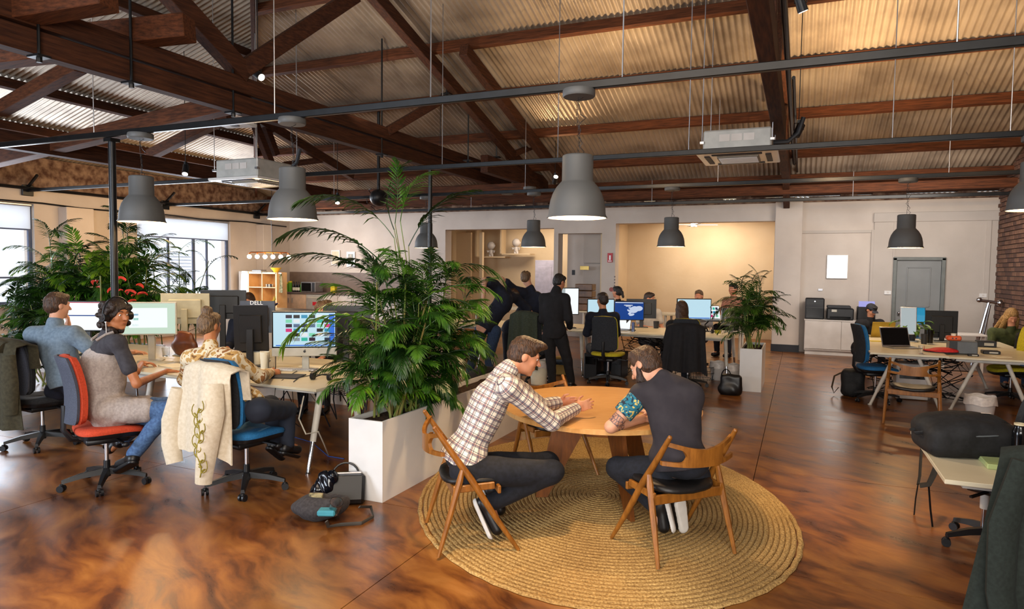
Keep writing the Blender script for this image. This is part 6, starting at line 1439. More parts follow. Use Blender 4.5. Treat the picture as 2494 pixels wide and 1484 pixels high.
cable('white cable drooping under the left desk', [ond(740, 965, 5.5), ond(728, 1020, 5.5), ond(745, 1058, 5.4), ond(775, 1052, 5.5), ond(790, 1085, 5.6), onz(800, 1110, .01)], .006, M_silver)
cable('blue cable on the floor behind the long planter end', [onz(700, 1060, .01), onz(760, 1078, .01), onz(800, 1112, .01), onz(838, 1118, .01)], .006, mat('blue plastic', '#223a7a', .5))
ub = thing('cable_basket', 'black wire cable basket slung under the left desk', 'basket', (-4.6, 5.9, .42)); q = MB()
for i in range(22): q.bar((-.8 + i * .07, -.12, 0), (-.8 + i * .07, .12, 0), .006, .006); q.bar((-.8 + i * .07, -.12, 0), (-.8 + i * .07, -.12, .14), .006, .006)
for z_ in (0, .07, .14): q.bar((-.82, -.12, z_), (.72, -.12, z_), .006, .006)
o = q.build('wire', M_blackmetal, ub); o['kind'] = 'stuff'
q = MB(); rr = random.Random(3)
for i in range(9): q.tube([(-.7 + .15 * i + rr.uniform(-.1, .1), rr.uniform(-.1, .1), .04 + .05 * rr.random() - (.25 * k % .6) * rr.random()) for k in range(6)], .008, 5)
o = q.build('cable_bundle', M_black, ub); o['kind'] = 'stuff'
for k, (X, Y_) in enumerate(((-2.2, 11.7), (1.6, 11.2))):
    q = MB(); rr = random.Random(20 + k)
    for i in range(16): q.tube([Vector((X + rr.uniform(-.7, .7), Y_ + rr.uniform(-.3, .3), .66 - (.3 + .35 * (i % 3)) * abs(math.sin(j * .8 + i)) * (j < 6))) for j in range(7)], .007, 5)
    o = one('cable_bundle', q, M_black, ['tangle of black cables hanging under the middle island', 'tangle of dark cables below the right trestle desks'][k], 'cables', smooth=True); o['kind'] = 'stuff'
# pile of bags by planter
B0 = onz(800, 1255); 
o = sobj('handbag', [('e', (0, 0, .08), (.19, .13, .085), None, .05), ('e', (.1, .02, .1), (.12, .1, .06), None, .04), ('-e', (.08, .03, .2), (.12, .08, .09), None, .03), ('-p', (0, 0, .002), (0, 0, -1), .01)], .008, mat('grey felt', '#3d3a3c', .95, c2='#2e2b2d', ns=60), wr=.012, wf=20, seed=7); tag(o, 'grey felt bag slumped open on the floor by the desk leg', 'bag'); o.location = onz(775, 1262); o.rotation_euler = (0, 0, .4)
bb = thing('handbag', 'black leather handbag leaning on the end of the long planter', 'bag', onz(838, 1232), .55); Rb = Matrix.Rotation(-.5, 3, 'X')
q = MB(); q.box(Rb @ Vector((0, 0, .12)) + Vector((0, 0, .0)), (.30, .10, .22), R=Rb, b=.03); q.build('body', M_shoe, bb); q = MB(); q.tube([Rb @ Vector((.10 * math.cos(a), 0, .22 + .1 * math.sin(a))) for a in [PI * i / 10 for i in range(11)]], .008, 6); q.build('handle', M_shoe, bb, smooth=True)
q = MB(); q.cyl(Rb @ Vector((-.1, -.03, .235)), Rb @ Vector((.12, -.03, .235)), .012, n=8); q.build('clasp_bar', M_chrome, bb)
o = sobj('plastic_bag', [('e', (0, 0, .1), (.1, .08, .1), None, .04), ('e', (.05, .0, .2), (.08, .05, .06), None, .03)], .008, mat('shiny black plastic', '#0c0d14', .12), wr=.018, wf=30, seed=9); tag(o, 'shiny black crumpled plastic bag behind the felt bag', 'bag'); o.location = onz(790, 1225)
gcup = MB().lathe([(.03, 0), (.045, .12), (.043, .12), (.028, .005), (.001, .005)], n=20); o = one('plastic_cup', gcup, M_glass, 'clear plastic cup lying tilted in the felt bag', 'cup', smooth=True, loc=onz(812, 1252, .10)); o.rotation_euler = (.3, .5, 0)
one('purse', MB().box((0, 0, .03), (.12, .08, .04), b=.012), mat('turquoise cloth', '#3f8fa0', .7), 'small turquoise pouch poking out of the felt bag', 'pouch', loc=onz(797, 1258, .10), rz=.4)
one('packet', MB().box((0, 0, .05), (.1, .02, .08), b=.006), mat('printed foil', '#a89a70', .5, c2='#3a3428', ns=30), 'small printed packet at the top of the felt bag', 'packet', loc=onz(770, 1232, .10), rz=.3)
o = one('strap', MB().tube([onz(x, y, z) for x, y, z in ((795, 1270, .1), (800, 1283, .02), (830, 1278, .014), (880, 1275, .014), (910, 1258, .014), (903, 1235, .03), (875, 1235, .09))], .013, 6, flat=.3), mat('grey strap', '#4a4640', .9), 'grey shoulder strap trailing on the floor from the bags', 'strap', smooth=True)
# ---------------- draped garments
def drape(label, loc, rz, m, W=.56, top=1.0, low=.35, yb=-.40, name='jacket', front=.25, seed=0, folds=5, tilt=0, cat='jacket', amp=.018, flare=1.1, hood=False, kids=None, parts=()):
    t = thing(name, label, cat, loc, rz); rows = []; r = random.Random(seed); ph = [r.uniform(0, 6) for _ in range(6)]
    N, Mx = 26, 36
    for j in range(N + 1):
        v = j / N; row = []
        for i in range(Mx + 1):
            u = i / Mx * 2 - 1
            if v < .22: s_ = v / .22; y = -.16 - .0 + (yb + .16) * s_ * .1; z = top - front + front * s_; y = -.215 - .02 * s_
            elif v < .32: s_ = (v - .22) / .10; a = PI * s_; y = -.235 + (yb + .235) * (1 - math.cos(a)) / 2; z = top + .035 * math.sin(a)
            else: s_ = (v - .32) / .68; y = yb - .03 * s_; z = top - (top - low) * s_
            wv = max(0, (v - .3)) / .7; wd = W / 2 * (1 - .12 * (1 - wv)) * (1 + (flare - 1) * wv)
            f = amp * (.35 + wv * 1.2) * (math.sin(u * folds * 2 + ph[0] + wv * 1.2) + .5 * math.sin(u * folds * 4.3 + ph[1])); z2 = z - .05 * (abs(u) ** 3) * (1 if v > .05 else 0) + .02 * math.sin(u * 5 + ph[2]) * wv
            row.append((wd * u, y - f + .05 * abs(u) ** 3, z2))
        rows.append(row)
    q = MB(); q.grid(rows, .012); q.build('cloth', m, t, smooth=True, angle=80)
    for k, (pts, rs, nm) in enumerate(parts): q = MB(); q.tube(pts, rs, 10, flat=.55); q.build(nm, m, t, smooth=True)
    return t
M_cream = mat('cream wool', '#cfc4b0', .95, c2='#c2b59e', ns=40, bump=.08); M_olive = mat('olive cotton', '#3e3a2a', .95, c2='#302d20', ns=40); M_dgreen = mat('dark green wool', '#1c2420', .95, c2='#131a16', ns=60); M_gold = mat('gold embroidery', '#8c7d22', .6)
lc = oc2.location; rz2 = angz(dirv(.50, .86)); oc2.rotation_euler[2] = rz2
cg = drape('cream wool cardigan with gold vine embroidery hung over the blue chair', lc, rz2, M_cream, W=.60, top=1.02, low=.40, yb=-.395, seed=2, folds=3, name='cardigan', cat='cardigan', amp=.012,
           parts=[([(.19, -.43, .92), (.24, -.47, .72), (.20, -.485, .50), (.16, -.49, .27), (.15, -.49, .2)], [.07, .08, .075, .062, .058], 'sleeve'), ([(-.24, -.42, .85), (-.30, -.44, .6), (-.29, -.45, .42), (-.25, -.45, .28)], [.05, .07, .07, .06], 'sleeve')])
q = MB(); rr = random.Random(6)
def vine(pts, r=.0045): q.tube(pts, r, 5)
base = [Vector((.17 + .02 * math.sin(i * .9), -.530 - .012 * math.sin(i / 14 * PI), .26 + i * .036)) for i in range(15)]; vine(base)
for i in range(1, 14):
    b = base[i]; sg = 1 if i % 2 else -1; L = rr.uniform(.05, .085)
    pts = [b + Vector((sg * L * math.sin(a) * (1 - a * .12), .004 * a, L * .9 * (1 - math.cos(a)) * .8)) for a in [k * .45 for k in range(6)]]; vine(pts, .0038)
    pts = [b + Vector((sg * L * .5 * s_, .003, L * .7 * s_ * (1 - .5 * s_))) for s_ in (0, .3, .6, .9)]; vine(pts, .007)
o = q.build('embroidery', M_gold, cg, smooth=True)
rz1 = angz(dirv(.80, .72)); oc1.rotation_euler[2] = rz1; oc3.rotation_euler[2] = angz(dirv(.45, .9))
drape('olive hooded jacket hung over the leftmost chair', oc3.location, oc3.rotation_euler[2], M_olive, W=.66, top=1.05, low=.30, yb=-.42, seed=4, folds=4, amp=.022, parts=[([(-.2, -.42, 1.02), (0, -.46, 1.05), (.2, -.42, 1.02)], [.06, .085, .06], 'hood'), ([(.27, -.42, .95), (.33, -.44, .7), (.30, -.43, .42)], [.06, .07, .06], 'sleeve')])
drape('long black coat hung over the long haired woman chair', oc6.location, oc6.rotation_euler[2], M_blk, W=.62, top=.97, low=.30, yb=-.40, seed=5, folds=4, amp=.02, name='coat', cat='coat')
drape('grey green jacket hung on the chair behind the leaning men', (-3.85, 9.9, 0), angz((.2, 1)), mat('grey green cloth', '#343a2c', .95, c2='#2a3024', ns=40), W=.56, top=1.10, low=.28, yb=-.40, seed=6, folds=4, amp=.02)
oc9.location = (-3.85, 9.9, 0)
drape('dark coat draped over the lime yellow chair at the right desk', oc7.location, oc7.rotation_euler[2], M_blk, W=.6, top=.98, low=.30, yb=-.40, seed=7, folds=4, amp=.02, name='coat', cat='coat')
oc8.location = onz(2425, 1335); oc8.rotation_euler[2] = angz(dirv(-.5, 1)); oc10 = dup(oc8, ond(2640, 1200, 3.1).xy.to_3d(), angz(dirv(.72, 1)), 'nearest office chair at the right edge, wrapped in dark green coat')
oc8['label'] = 'office chair with one caster showing beneath the lower right table'
fc = drape('dark green wool coat over the chair at the lower right corner', oc10.location, oc10.rotation_euler[2], M_dgreen, W=.72, top=1.0, low=.06, yb=-.42, seed=8, folds=4, amp=.022, name='coat', cat='coat', flare=1.3, parts=[([(-.24, -.43, .98), (-.30, -.46, .7), (-.3, -.46, .4), (-.27, -.46, .2)], [.06, .075, .07, .06], 'sleeve')])
# ---------------- lower right table things
Bk = thing('backpack', 'black backpack lying on the white table at lower right', 'backpack', onz(2352, 1105, .70), math.radians(12))
M_pack = mat('black nylon', '#16171a', .75, c2='#0d0e10', ns=50, bump=.15)
sobj('body', [('b', (0, 0, .10), (.265, .185, .10), None, .07, 0), ('e', (-.04, 0, .17), (.235, .165, .085), None, .05)], .008, M_pack, Bk, wr=.006, wf=20, seed=12)
sobj('front_pocket', [('e', (.0, -.01, .185), (.215, .14, .075), None, 0)], .008, M_pack, Bk, wr=.005, wf=25, seed=13)
q = MB(); q.tube([(.262 * math.cos(a), .187 * math.sin(a), .15 + .02 * math.cos(a)) for a in [PI + i * PI / 20 for i in range(21)]], .004, 5); q.build('zip', mat('zip grey', '#7c858c', .4, .5), Bk)
q = MB(); q.box((.08, -.04, .259), (.05, .012, .003), rz=0); q.build('label_tag', mat('tag', '#b8a89a', .5), Bk)
q = MB(); q.tube([(-.25, .03, .14), (-.30, .02, .12), (-.30, -.05, .12), (-.25, -.06, .13)], .012, 6, flat=.4); q.build('grab_loop', M_pack, Bk)
bl_ = Bk.location
def strap(name, px, w=.022):
    pts = [ond(x, y, d) - bl_ for x, y, d in px]; Ri = Matrix.Rotation(-math.radians(12), 3, 'Z'); pts = [Ri @ p for p in pts]; q = MB(); q.tube(pts, w, 8, flat=.35); q.build(name, M_pack, Bk, smooth=True)
strap('shoulder_strap', [(2248, 1060, 5.35), (2243, 1110, 5.2), (2240, 1160, 5.1), (2236, 1180, 5.05)], .014); strap('shoulder_strap', [(2300, 1120, 4.9), (2285, 1125, 4.75), (2272, 1160, 4.72), (2262, 1180, 4.72), (2240, 1183, 4.75)], .03)
strap('webbing', [(2236, 1180, 5.05), (2230, 1215, 5.0), (2226, 1258, 4.95), (2236, 1270, 4.95)], .010); strap('webbing', [(2262, 1185, 4.75), (2266, 1240, 4.75), (2272, 1290, 4.72), (2271, 1322, 4.7)], .012)
sp_ = thing('bottle', 'black metal drinking bottle with open neck at the right edge', 'bottle', onz(2480, 1128, .73)); q = MB(); q.lathe([(.034, 0), (.037, .01), (.037, .16), (.034, .185), (.026, .20), (.026, .215)], n=28); q.build('body', mat('gloss black', '#0a0b0e', .15), sp_, smooth=True, angle=50)
q = MB(); q.lathe([(.022, .214), (.029, .214), (.029, .224), (.022, .224)], n=28, close=True); q.build('neck_ring', mat('cream ring', '#cbbd9a', .5), sp_, smooth=True)
cable('pale cable loop behind the backpack', [onz(2430, 1085, .71), onz(2440, 1050, .80), onz(2462, 1035, .80), onz(2480, 1045, .76), onz(2470, 1085, .72), onz(2440, 1100, .72)], .005, mat('cream cable', '#c9b890', .5))
# ---------------- right desk small things
o = sobj('laptop_sleeve', [('e', (0, 0, .02), (.20, .14, .03), None, .02), ('e', (.04, 0, .03), (.14, .12, .035), None, .03), ('-p', (0, 0, .002), (0, 0, -1), 0)], .007, mat('bright red cloth', '#c8282a', .7, c2='#b01e20', ns=40), wr=.004, wf=20, seed=3); tag(o, 'bright red padded pouch at the front edge of right desk', 'pouch'); o.location = onz(2292, 858, .73)
o2 = sobj('pouch_base', [('e', (0, 0, .005), (.205, .145, .024), None, .0), ('-p', (0, 0, .012), (0, 0, 1), 0), ('-p', (0, 0, .0), (0, 0, -1), 0)], .006, M_darkgrey, o)
cup('empty drinking glass beside the black screened laptop', onz(2244, 862, .73), .037, .11, M_glass, 'glass', 'glass'); cup('yellow glass jar left of the black screened laptop', onz(2160, 830, .73), .035, .12, mat('yellow glass', '#c8b030', .2, trans=.4), 'jar', 'jar')
cup('black steel travel mug behind the laptop lid', onz(2264, 836, .73), .055, .2, mat('gloss black', '#0a0b0e'), 'mug', 'mug', tap=1.05); cup('short dark mug next to the travel mug', onz(2250, 838, .73), .045, .15, M_darkgrey, 'mug', 'mug')
gb = thing('storage_box', 'grey plastic box with dark front on the right desk', 'box', onz(2345, 862, .72)); q = MB(); q.box((0, 0.08, .085), (.32, .24, .17), b=.01); q.build('case', mat('grey translucent box', '#5d6266', .35), gb); q = MB(); q.box((-.12, -.045, .085), (.09, .01, .17)); q.build('front_strip', M_black, gb)
ob = thing('orange_case', 'orange plastic case on top of the grey box', 'case', onz(2345, 862, .72) + Vector((-.1, .08, .17))); q = MB(); q.box((0, 0, .03), (.17, .12, .06), b=.015); q.build('case', mat('orange plastic', '#d8541c', .4), ob); q = MB(); q.cyl((-.02, -.06, .03), (-.02, -.064, .03), .01, n=10); q.cyl((.02, -.06, .03), (.02, -.064, .03), .01, n=10); q.build('dial', M_darkgrey, ob)
cup('small white pot standing on the orange case', onz(2345, 862, .72) + Vector((-.1, .08, .23)), .035, .03, M_paper, 'pot', 'pot')
def blackbox(label, px, py, w, d, h, z=.71, m=None, rz=0, name='device', cat='device'):
    t = thing(name, label, cat, onz(px, py, z), rz); q = MB(); q.box((0, 0, h / 2), (w, d, h), b=.008); q.build('case', m or M_black, t); q = MB(); q.box((.1 * w, -d / 2 - .001, h * .5), (w * .5, .002, h * .45)); q.build('face_strip', M_silver, t); return t
blackbox('black card reader with silver strips at the right desk front', 2412, 862, .2, .16, .045); blackbox('second black device stacked behind the card reader', 2400, 845, .24, .18, .09); blackbox('small black adapter at the front of the right desk', 2370, 868, .12, .06, .03); blackbox('black glasses case at the far left of right desk', 2098, 822, .22, .09, .05, .73)
paper('cream envelope beside the card reader', onz(2440, 870, .71), .5, .2, .1, 1); paper('yellow note pad on the right desk before the gold laptop', onz(2140, 832, .73), .3, .25, .1, 3, mat('yellow paper', '#d8c040', .8))
# ---------------- bins, bags, boxes on the floor
def bin_(label, px, py, r=.15, h=.32, m=None, z=0):
    t = thing('waste_bin', label, 'bin', onz(px, py, z)); q = MB(); q.lathe([(r * .74, 0), (r * .96, h - .02), (r * .92, h - .02), (r * .7, .01), (.001, .01)], n=28); q.build('tub', m or M_white, t, smooth=True, angle=50)
    vs = []; n = 40; rows = [[((r * (.93 + .08 * v + .015 * math.sin(7 * a + v * 4))) * math.cos(a), (r * (.93 + .08 * v + .015 * math.sin(7 * a + v * 4))) * math.sin(a), h - .0 + .02 * math.sin(5 * a) * .4 - .10 * v) for a in [2 * PI * i / n for i in range(n + 1)]] for v in (0, .25, .6, 1)]
    q = MB(); q.grid(rows, .002); q.build('bin_liner', mat('white bin liner', '#d8cfc8', .4, c2='#c4bab4', ns=30), t, smooth=True); return t
bin_('white waste bin with a liner behind the backpack table', 2385, 1030, .17, .33); bin_('white waste bin behind the plaid shirt man', 1312, 935, .16, .36, M_paper); bin_('white waste bin right of the basket under the middle desk', 1748, 925, .14, .3); bin_('second white bin next to the black tote', 1785, 932, .13, .3)
def tower(label, px, py, w=.2, d=.45, h=.42, m=None):
    t = thing('computer_tower', label, 'computer', onz(px, py)); q = MB(); q.box((0, d / 2, h / 2 + .01), (w, d, h), b=.01); q.build('case', m or M_black, t); q = MB(); q.box((0, -.002, h * .75), (w * .8, .006, h * .3), b=.002); q.build('front_panel', M_bglass, t); return t
tower('black computer tower under the navy jumper man desk', 1437, 925, .22); tower('second black computer tower nearer the chair stem', 1500, 925, .18); tower('pale cream box standing between the black man legs', 1366, 915, .24, .2, .30, mat('cream carton', '#b89c58', .8))
tower('white low drawer unit under the right trestle desk', 2220, 975, .4, .4, .5, M_white); tower('white pedestal under the leftmost desk', 235, 1085, .42, .4, .3, M_white)
tower('white paper box under the middle desk centre', 1560, 915, .3, .3, .12, M_white)
bk = thing('wire_basket', 'black wire basket of cables under the middle desk', 'basket', onz(1708, 925)); q = MB()
for z_ in (.02, .12, .22):
    q.tube([(.2 * math.cos(a), .15 * math.sin(a), z_) for a in [2 * PI * i / 20 for i in range(21)]], .005, 4)
for i in range(20): a = 2 * PI * i / 20; q.cyl((.18 * math.cos(a), .13 * math.sin(a), .0), (.2 * math.cos(a), .15 * math.sin(a), .22), .004, n=4)
o = q.build('wire', M_blackmetal, bk); o['kind'] = 'stuff'
tt = thing('tote_bag', 'black tote bag standing on the floor by the small planter', 'bag', onz(1780, 962)); sobj('body', [('b', (0, 0, .15), (.15, .06, .15), None, .05, 0), ('e', (-.02, 0, .08), (.16, .09, .1), None, .04)], .009, M_shoe, tt, wr=.01, wf=18, seed=15)
q = MB(); q.tube([(-.07 + .07 * math.cos(a), -.02, .24 + .13 * math.sin(a)) for a in [PI * i / 10 for i in range(11)]], .008, 5); q.build('handle', M_shoe, tt, smooth=True)
rk = thing('rucksack', 'black and brown rucksack on the floor by the right desk leg', 'backpack', onz(2075, 965)); sobj('body', [('b', (0, 0, .2), (.15, .11, .2), None, .08, 0), ('e', (-.02, -.08, .13), (.12, .08, .12), None, .04)], .009, M_pack, rk, wr=.01, wf=18, seed=16)
q = MB(); q.tube([(-.15, 0, .33), (-.24, -.03, .28), (-.27, -.05, .12), (-.24, -.04, .03), (-.18, -.04, .12)], .014, 6, flat=.4); q.build('shoulder_strap', mat('brown strap', '#3a2c18', .8), rk, smooth=True)
cu = thing('floor_cushion', 'large dark slouchy bag behind the long planter', 'bag', (-3.95, 8.3, 0)); sobj('body', [('e', (0, 0, .2), (.33, .26, .22), None, 0), ('e', (.1, .05, .28), (.2, .2, .14), None, .06), ('-p', (0, 0, .003), (0, 0, -1), .01)], .012, mat('dark brown canvas', '#1e1a14', .95), cu, wr=.015, wf=12, seed=17)
# middle desk small stuff
cup('silver and blue drinks can on the middle desk', onz(1542, 808, .73), .033, .16, mat('can metal', '#98a4b4', .3, .7, c2='#2a4a9a', ns=4), 'drinks_can', 'can', tap=1.0); cup('dark pen pot on the middle desk', onz(1598, 800, .73), .055, .13, M_darkgrey, 'pen_pot', 'pot')
cup('small yellow bowl under the raised laptop', onz(1748, 812, .73), .06, .05, mat('yellow ceramic', '#b8b030', .4), 'bowl', 'bowl'); cup('clear water glass in front of the laptop stand', onz(1732, 812, .73), .035, .12, M_glass, 'glass', 'glass')
headset('black headset on the middle desk below the raised laptop', onz(1722, 812, .73), .5)
paper('papers by the right end of the middle desk', onz(1768, 816, .73), .1, .3, .2, 2); paper('cream papers between standing man and chair', onz(1428, 806, .73), 0, .3, .2, 2); paper('loose sheet on the middle desk by the pen pot', onz(1585, 812, .73), .2, .4, .16, 1)
wc = thing('wooden_crate', 'old wooden crate on the far desk below the gold plaque', 'crate', (ony(1426, 714, 14.5).x, 14.5, .876))
for i in range(4): q = MB(); q.box((0, 0, .075 + i * .15), (.40, .3, .142), b=.01); q.build('plank', wood('crate wood', '#3a2410', '#7a5228'), wc)
fd = thing('desk', 'farther white desk along the alcove opening', 'desk', (-2.6, 14.6, 0)); q = MB(); q.box((0, 0, .86), (3.2, .8, .03), b=.004); q.build('desktop', M_desk, fd)
for x in (-1.5, 0, 1.5):
    for y in (-.35, .35): q = MB(); q.cyl((x, y, 0), (x, y, .845), .025, n=10); q.build('leg', M_deskedge, fd, smooth=True)
fd2 = dup(fd, (-5.9, 14.6, 0), 0, 'farther white desk in front of the cream recess')
# ================================================================ KITCHEN, WALL FIXTURES
KY = YB - .62; kx0, kx1 = ony(672, 712, KY).x, -10.0; KZ = ony(760, 713, KY).z
kc = thing('kitchen_counter', 'long kitchen counter with stone top along the back wall', 'counter', ((kx0 + kx1) / 2, YB - .345, 0)); W = kx1 - kx0
q = MB(); q.box((0, 0, KZ - .02), (W, .64, .04), b=.005); q.build('worktop', mat('grey brown worktop', '#6a5a54', .4), kc)
q = MB(); q.box((0, .02, (KZ - .04) / 2 + .05), (W - .02, .56, KZ - .14)); q.box((0, .05, .05), (W, .5, .1)); q.build('carcass', M_white, kc)
nd = 8
for i in range(nd):
    x = -W / 2 + W / nd * (i + .5); q = MB(); q.box((x, -.28, .1 + (KZ - .16) / 2), (W / nd - .01, .02, KZ - .17), b=.004); dr = q.build('cupboard_door', mat('peach cream door', '#d8b898', .5) if i < 3 else M_white, kc)
    q = MB(); hx = x + (W / nd * .38) * (1 if i % 2 == 0 else -1); q.box((hx, -.305, KZ - .25), (.02, .02, .14), b=.004); q.build('handle', M_alu, dr)
q = MB(); q.box((kx0 / 2 + kx1 / 2, YB - .01, (KZ + ony(760, 663, YB).z) / 2), (W, .02, ony(760, 663, YB).z - KZ)); o = q.build('splashback', mat('taupe splashback', '#7a685c', .4)); o['kind'] = 'structure'; o.name = 'trim_11'
def atk(px, py): p = ony(px, py, KY + .18); p.z = KZ; return p
dw = thing('dishwasher', 'white dishwasher with red label under the kitchen counter', 'dishwasher', (ony(768, 740, KY).x, KY - .03, .1)); q = MB(); q.box((0, .0, (KZ - .16) / 2), (.6, .05, KZ - .17), b=.01); q.build('door', mat('steel white', '#b8b6b2', .35, .3), dw)
q = MB(); q.box((0, -.03, KZ - .24), (.56, .01, .05)); q.build('control_strip', M_silver, dw); q = MB(); q.box((.03, -.03, KZ - .42), (.16, .01, .1)); q.build('red_label', mat('red label', '#c02030', .5), dw)
mw = thing('microwave', 'silver microwave with dark door on the counter', 'microwave', atk(760, 710)); q = MB(); q.box((0, 0, .16), (.52, .36, .3), b=.01); q.build('case', M_alu, mw); q = MB(); q.box((-.06, -.185, .16), (.34, .01, .24), b=.004); q.build('door_glass', M_bglass, mw); q = MB(); q.box((.2, -.185, .16), (.09, .008, .26)); q.build('control_panel', M_darkgrey, mw)
def bottle(label, px, m, r=.04, h=.3, capm=None, lab=None):
    t = thing('bottle', label, 'bottle', atk(px, 711), group='bottles and tubs on the kitchen counter'); q = MB(); q.lathe([(r, 0), (r, h * .6), (r * .4, h * .78), (r * .38, h)], n=16); q.build('body', m, t, smooth=True, angle=50); q = MB(); q.lathe([(r * .42, h * .93), (r * .42, h * 1.02), (.001, h * 1.02)], n=12); q.build('cap', capm or M_black, t)
    if lab: q = MB(); q.lathe([(r * 1.02, h * .15), (r * 1.02, h * .45)], n=16); q.build('paper_label', lab, t)
DG = mat('dark wine glass', '#1a1416', .15); GG = mat('green glass', '#3a7a1e', .2); YL = mat('yellow lid', '#d8c020', .5)
bottle('dark wine bottle, left of the three by the microwave', 716, DG, lab=M_paper); bottle('dark wine bottle, middle of the three by the microwave', 722, DG, lab=M_paper); bottle('dark wine bottle, right of the three by the microwave', 728, DG, lab=M_paper); bottle('green bottle right beside the microwave', 734, GG, lab=None)
for i, (px, hh) in enumerate(((694, .2), (700, .26), (707, .3))):
    t = thing('storage_tub', ['short green tub with yellow lid beside the tea towel', 'medium green tub with yellow lid on the counter', 'tall green tub with yellow lid near wine bottles'][i], 'tub', atk(px, 711), group='bottles and tubs on the kitchen counter'); q = MB(); q.lathe([(.05, 0), (.055, hh), (.001, hh)], n=16); q.build('body', mat('lime tub', '#5aa024', .4), t); q = MB(); q.lathe([(.058, hh - .02), (.058, hh + .02), (.001, hh + .02)], n=16); q.build('lid', YL, t)
yj = thing('yellow_box', 'yellow container on the counter behind palm leaves', 'container', atk(813, 712)); q = MB(); q.box((0, 0, .1), (.16, .12, .2), b=.01); q.build('case', YL, yj); q = MB(); q.box((0, 0, .21), (.1, .08, .03)); q.build('lid', M_black, yj)
cb = thing('cutlery_pot', 'dark utensil pot at the left end of counter', 'pot', atk(684, 711)); q = MB(); q.lathe([(.06, 0), (.06, .16), (.001, .16)], n=16); q.build('pot', M_darkgrey, cb)
for i in range(6): q = MB(); q.tube([(.02 * math.cos(i), .02 * math.sin(i), .1), (.06 * math.cos(i), .04 * math.sin(i), .32)], .008, 5); q.build('utensil', M_silver, cb)
# cube shelf, open front to the room
SY = 14.2; s0 = ony(605, 742, SY); s1 = ony(672, 664, SY); sw = s1.x - s0.x; zt = s1.z
sh = thing('cube_shelf', 'birch cube shelf with white side panel left of the kitchen counter', 'shelf', ((s0.x + s1.x) / 2, SY + .2, 0)); M_birch = mat('birch', '#cfa878', .5, c2='#c29a68', ns=6)
q = MB(); 
for x in (-sw / 2, 0, sw / 2): q.box((x, 0, zt / 2), (.045 if x else .02, .4, zt))
for k in range(5): q.box((0, 0, .02 + (zt - .04) * k / 4), (sw, .4, .045 if k in (0, 4) else .02))
q.box((0, .19, zt / 2), (sw, .01, zt)); q.build('carcass', M_birch, sh)
wp = thing('side_cabinet', 'tall white cabinet side beside the birch cube shelf', 'cabinet', (s0.x - .18, SY + .2, 0)); q = MB(); q.box((0, 0, zt / 2 + .02), (.32, .42, zt), b=.005); q.build('case', M_whitegloss, wp); q = MB(); q.box((0, -.215, zt / 2), (.28, .012, zt * .92), b=.003); q.build('door', M_whitegloss, wp)
bw_ = one('bowl', MB().lathe([(.05, 0), (.15, .13), (.145, .13), (.045, .012), (.001, .012)], n=24), mat('yellow bowl', '#d8b830', .5), 'yellow bowl on top of the birch cube shelf', 'bowl', smooth=True, loc=(s1.x - .18, SY + .2, zt))
for i in range(3): one('book', MB().box((0, 0, .01), (.34 - .03 * i, .24, .02), b=.002), [M_darkgrey, M_white, M_black][i], ['bottom dark book in the flat pile on the cube shelf', 'middle white book in the flat pile on the cube shelf', 'top black book in the flat pile on the cube shelf'][i], 'book', loc=(s0.x + .22, SY + .2, zt + .0205 * i), rz=.05 * i)
for i in range(7):
    t = thing('mug', ['leftmost front mug','second front mug','third front mug','rightmost front mug','left back mug','middle back mug','right back mug'][i] + ' in the upper right cube of the birch shelf', 'mug', (sw / 4 * 0 + (s0.x + s1.x) / 2 + .07 + .045 * (i % 4) * 1.1, SY + .1 + .12 * (i // 4), .02 + (zt - .04) * .75 + .012), group='mugs in the birch shelf'); q = MB(); q.lathe([(.02, 0), (.024, .08), (.02, .08), (.001, .01)], n=12); q.build('cup', M_darkgrey if i % 2 else M_silver, t)
fr = thing('fruit_bowl', 'deep blue bowl of bananas and yellow fruit on the desk', 'bowl', ond(655, 748, 9.2)); q = MB(); q.lathe([(.04, -.03), (.13, .05), (.126, .05), (.036, -.02), (.001, -.02)], n=24); q.build('bowl', mat('cobalt ceramic', '#1c2f7c', .25), fr, smooth=True)
q = MB(); q.tube([(.02, 0, .04), (.06, 0, .06), (.10, 0, .11), (.1, 0, .15)], [.016, .02, .018, .008], 8); q.build('banana', mat('banana yellow', '#d8b83c', .5), fr, smooth=True)
lf = thing('flower', 'yellow flower head beside the blue fruit bowl', 'flower', ond(634, 738, 9.2)); q = MB(); q.ell((0, 0, .0), (.05, .05, .04)); q.build('bloom', YL, lf, smooth=True); q = MB(); q.tube([(0, 0, 0), (.01, 0, -.1)], .006, 5); q.build('stalk', M_stem, lf)
sb2 = thing('sideboard', 'dark topped low bench holding the fruit bowl behind the desks', 'bench', (ond(690, 760, 9.2).x, ond(690, 760, 9.2).y, 0)); hz = ond(655, 748, 9.2).z - .03; q = MB(); q.box((0, 0, hz - .02), (2.6, .5, .04), b=.005); q.build('top', mat('grey brown worktop', '#6a5a54'), sb2); q = MB(); q.box((0, .05, (hz - .04) / 2), (2.5, .4, hz - .04)); q.build('carcass', M_white, sb2)
def towel():
    t = thing('tea_towel', 'green checked tea towel hanging beside the cube shelf', 'towel', (s1.x + .12, SY + .05, zt - .55)); q = MB(); q.grid([[(.07 * u * (1 - v * .6), .015 * math.sin(u * 6 + v * 3), .52 * v) for u in [i / 5 - 1 for i in range(11)]] for v in [j / 6 for j in range(7)]], .004)
    q.build('cloth', mat('checked cloth', '#3c4a34', .9, c2='#a8a890', ns=18), t, smooth=True); q = MB(); q.box((-.03, 0, .53), (.12, .02, .02)); q.build('hook', M_alu, t)
towel()
